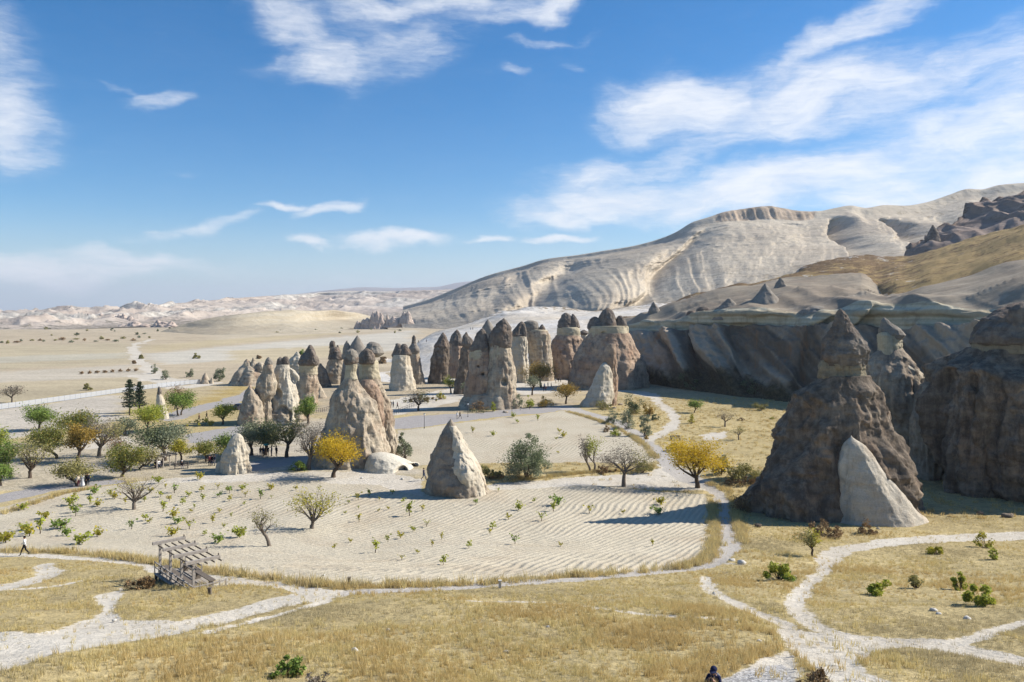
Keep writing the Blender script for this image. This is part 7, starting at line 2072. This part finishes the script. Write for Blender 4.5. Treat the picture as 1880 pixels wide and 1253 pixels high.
r = np.random.default_rng(3)
vs = [(tuft_mesh(r, 16, .34, .16, .012), G_STRAW), (tuft_mesh(r, 14, .26, .18, .012), G_STRAW), (tuft_mesh(r, 18, .46, .14, .012), G_GOLD), (tuft_mesh(r, 14, .20, .22, .014), G_DULL), (tuft_mesh(r, 12, .30, .20, .012), G_DULL), (tuft_mesh(r, 16, .38, .16, .013), G_GOLD)]
x, y, z, r2 = grass_points(120000, 20.5, 92, 1.25, 500, .8)
big = fbm(x * .09, y * .09, .2, 2, 505)
kind = fbm(x * .13, y * .11, .9, 4, 506) + r2.normal(0, .16, len(x))
sc_ = (r2.uniform(.32, .85, len(x)) * (1 + .35 * big))
PTS = np.stack([x, y, z], 1)
for nm, k, vv in (('dry_grass', (kind > -.22) & (kind < .25), [vs[0], vs[1]]), ('golden_grass', kind >= .25, [vs[2], vs[5]]), ('grey_grass', kind <= -.22, [vs[3], vs[4]])):
    scatter(nm, None, PTS[k], sc_[k] * {'golden_grass': .85, 'grey_grass': .8}.get(nm, 1.0), vv)
vs2 = [(tuft_mesh(r, 22, .40, .45, .03), G_STRAW), (tuft_mesh(r, 22, .48, .40, .03), G_GOLD), (tuft_mesh(r, 20, .32, .5, .03), G_DULL), (tuft_mesh(r, 22, .40, .45, .03), G_GOLD)]
def meadow(n, y0, y1, seed):
    x, y, z, r2 = grass_points(n, y0, y1, 1.6, seed, .75)
    k = (x > -.62 * y) & ((y < 150) | (x > 22))
    k &= ~((x < -12) & (y > 92))
    return np.stack([x[k], y[k], z[k]], 1), r2.uniform(.5, 1.1, int(k.sum()))
p, s = meadow(26000, 90, 225, 520)
scatter('meadow_grass', None, p, s, vs2)
# taller fringe between the ploughed field and the path, and round the tree feet
def fringe(px_lines, n, hw, seed):
    r = np.random.default_rng(seed); P_ = []
    for line in px_lines:
        W_ = np.array([tuple(hit(u, v))[:2] for u, v in smooth_px(line, 6)])
        seg = np.hypot(*np.diff(W_, axis=0).T); d = np.concatenate([[0], np.cumsum(seg)])
        m = int(n * d[-1])
        t = r.uniform(0, d[-1], m)
        t = t[r.uniform(size=m) < .35 + .65 * sstep(-.2, .3, fbm(t * .35, 0 * t, seed * 1.0, 2, seed))]
        P_.append(np.stack([np.interp(t, d, W_[:, 0]) + r.normal(0, hw, len(t)), np.interp(t, d, W_[:, 1]) + r.normal(0, hw, len(t))], 1))
    P_ = np.vstack(P_)
    return np.column_stack([P_, ground_z(P_[:, 0], P_[:, 1])]), r.uniform(.6, 1.5, len(P_))
p, s = fringe([[(0, 1012), (100, 1014), (200, 1022), (310, 1038), (440, 1056), (560, 1073), (640, 1079), (760, 1077), (900, 1071), (1000, 1063), (1100, 1056), (1230, 1045), (1288, 1030), (1310, 1000), (1312, 960), (1308, 920)],
               [(0, 945), (60, 925), (110, 908), (170, 897)], [(1365, 1000), (1350, 940), (1340, 905), (1300, 888)], [(890, 876), (960, 880), (1040, 872), (1110, 866), (1180, 864), (1200, 855)], [(1040, 756), (1090, 770), (1140, 790), (1180, 815), (1204, 842)]], 26, .35, 540)
scatter('fringe_grass', None, p, s, [(tuft_mesh(r, 18, .50, .22, .016), G_STRAW), (tuft_mesh(r, 18, .42, .25, .016), G_GOLD), (tuft_mesh(r, 14, .36, .25, .016), G_DULL)])
# ================================================================== AIR
def build_haze():
    lo = np.full(3, 1e9); hi = np.full(3, -1e9)
    bpy.context.view_layer.update()
    for o in scene.objects:
        if o.type != 'MESH': continue
        bb = np.array([tuple(o.matrix_world @ Vector(c)) for c in o.bound_box])
        lo = np.minimum(lo, bb.min(0)); hi = np.maximum(hi, bb.max(0))
    lo -= (40, 40, 1.0); hi += (40, 40, 6.0)
    lo[1] = min(lo[1], -60)
    c = (lo + hi) / 2; s = hi - lo
    o = MB().box(tuple(c), tuple(s)).build('haze', None)
    m = bpy.data.materials.new('thin_air'); m.use_nodes = True
    nt = m.node_tree; nt.nodes.remove(nt.nodes['Principled BSDF'])
    v = nt.nodes.new('ShaderNodeVolumePrincipled')
    v.inputs['Color'].default_value = (.86, .90, 1.0, 1); v.inputs['Density'].default_value = 0.00007; v.inputs['Anisotropy'].default_value = .2
    nt.links.new(v.outputs[0], nt.nodes['Material Output'].inputs['Volume'])
    o.data.materials.clear(); o.data.materials.append(m)
    tag(o, kind='stuff')
build_haze()
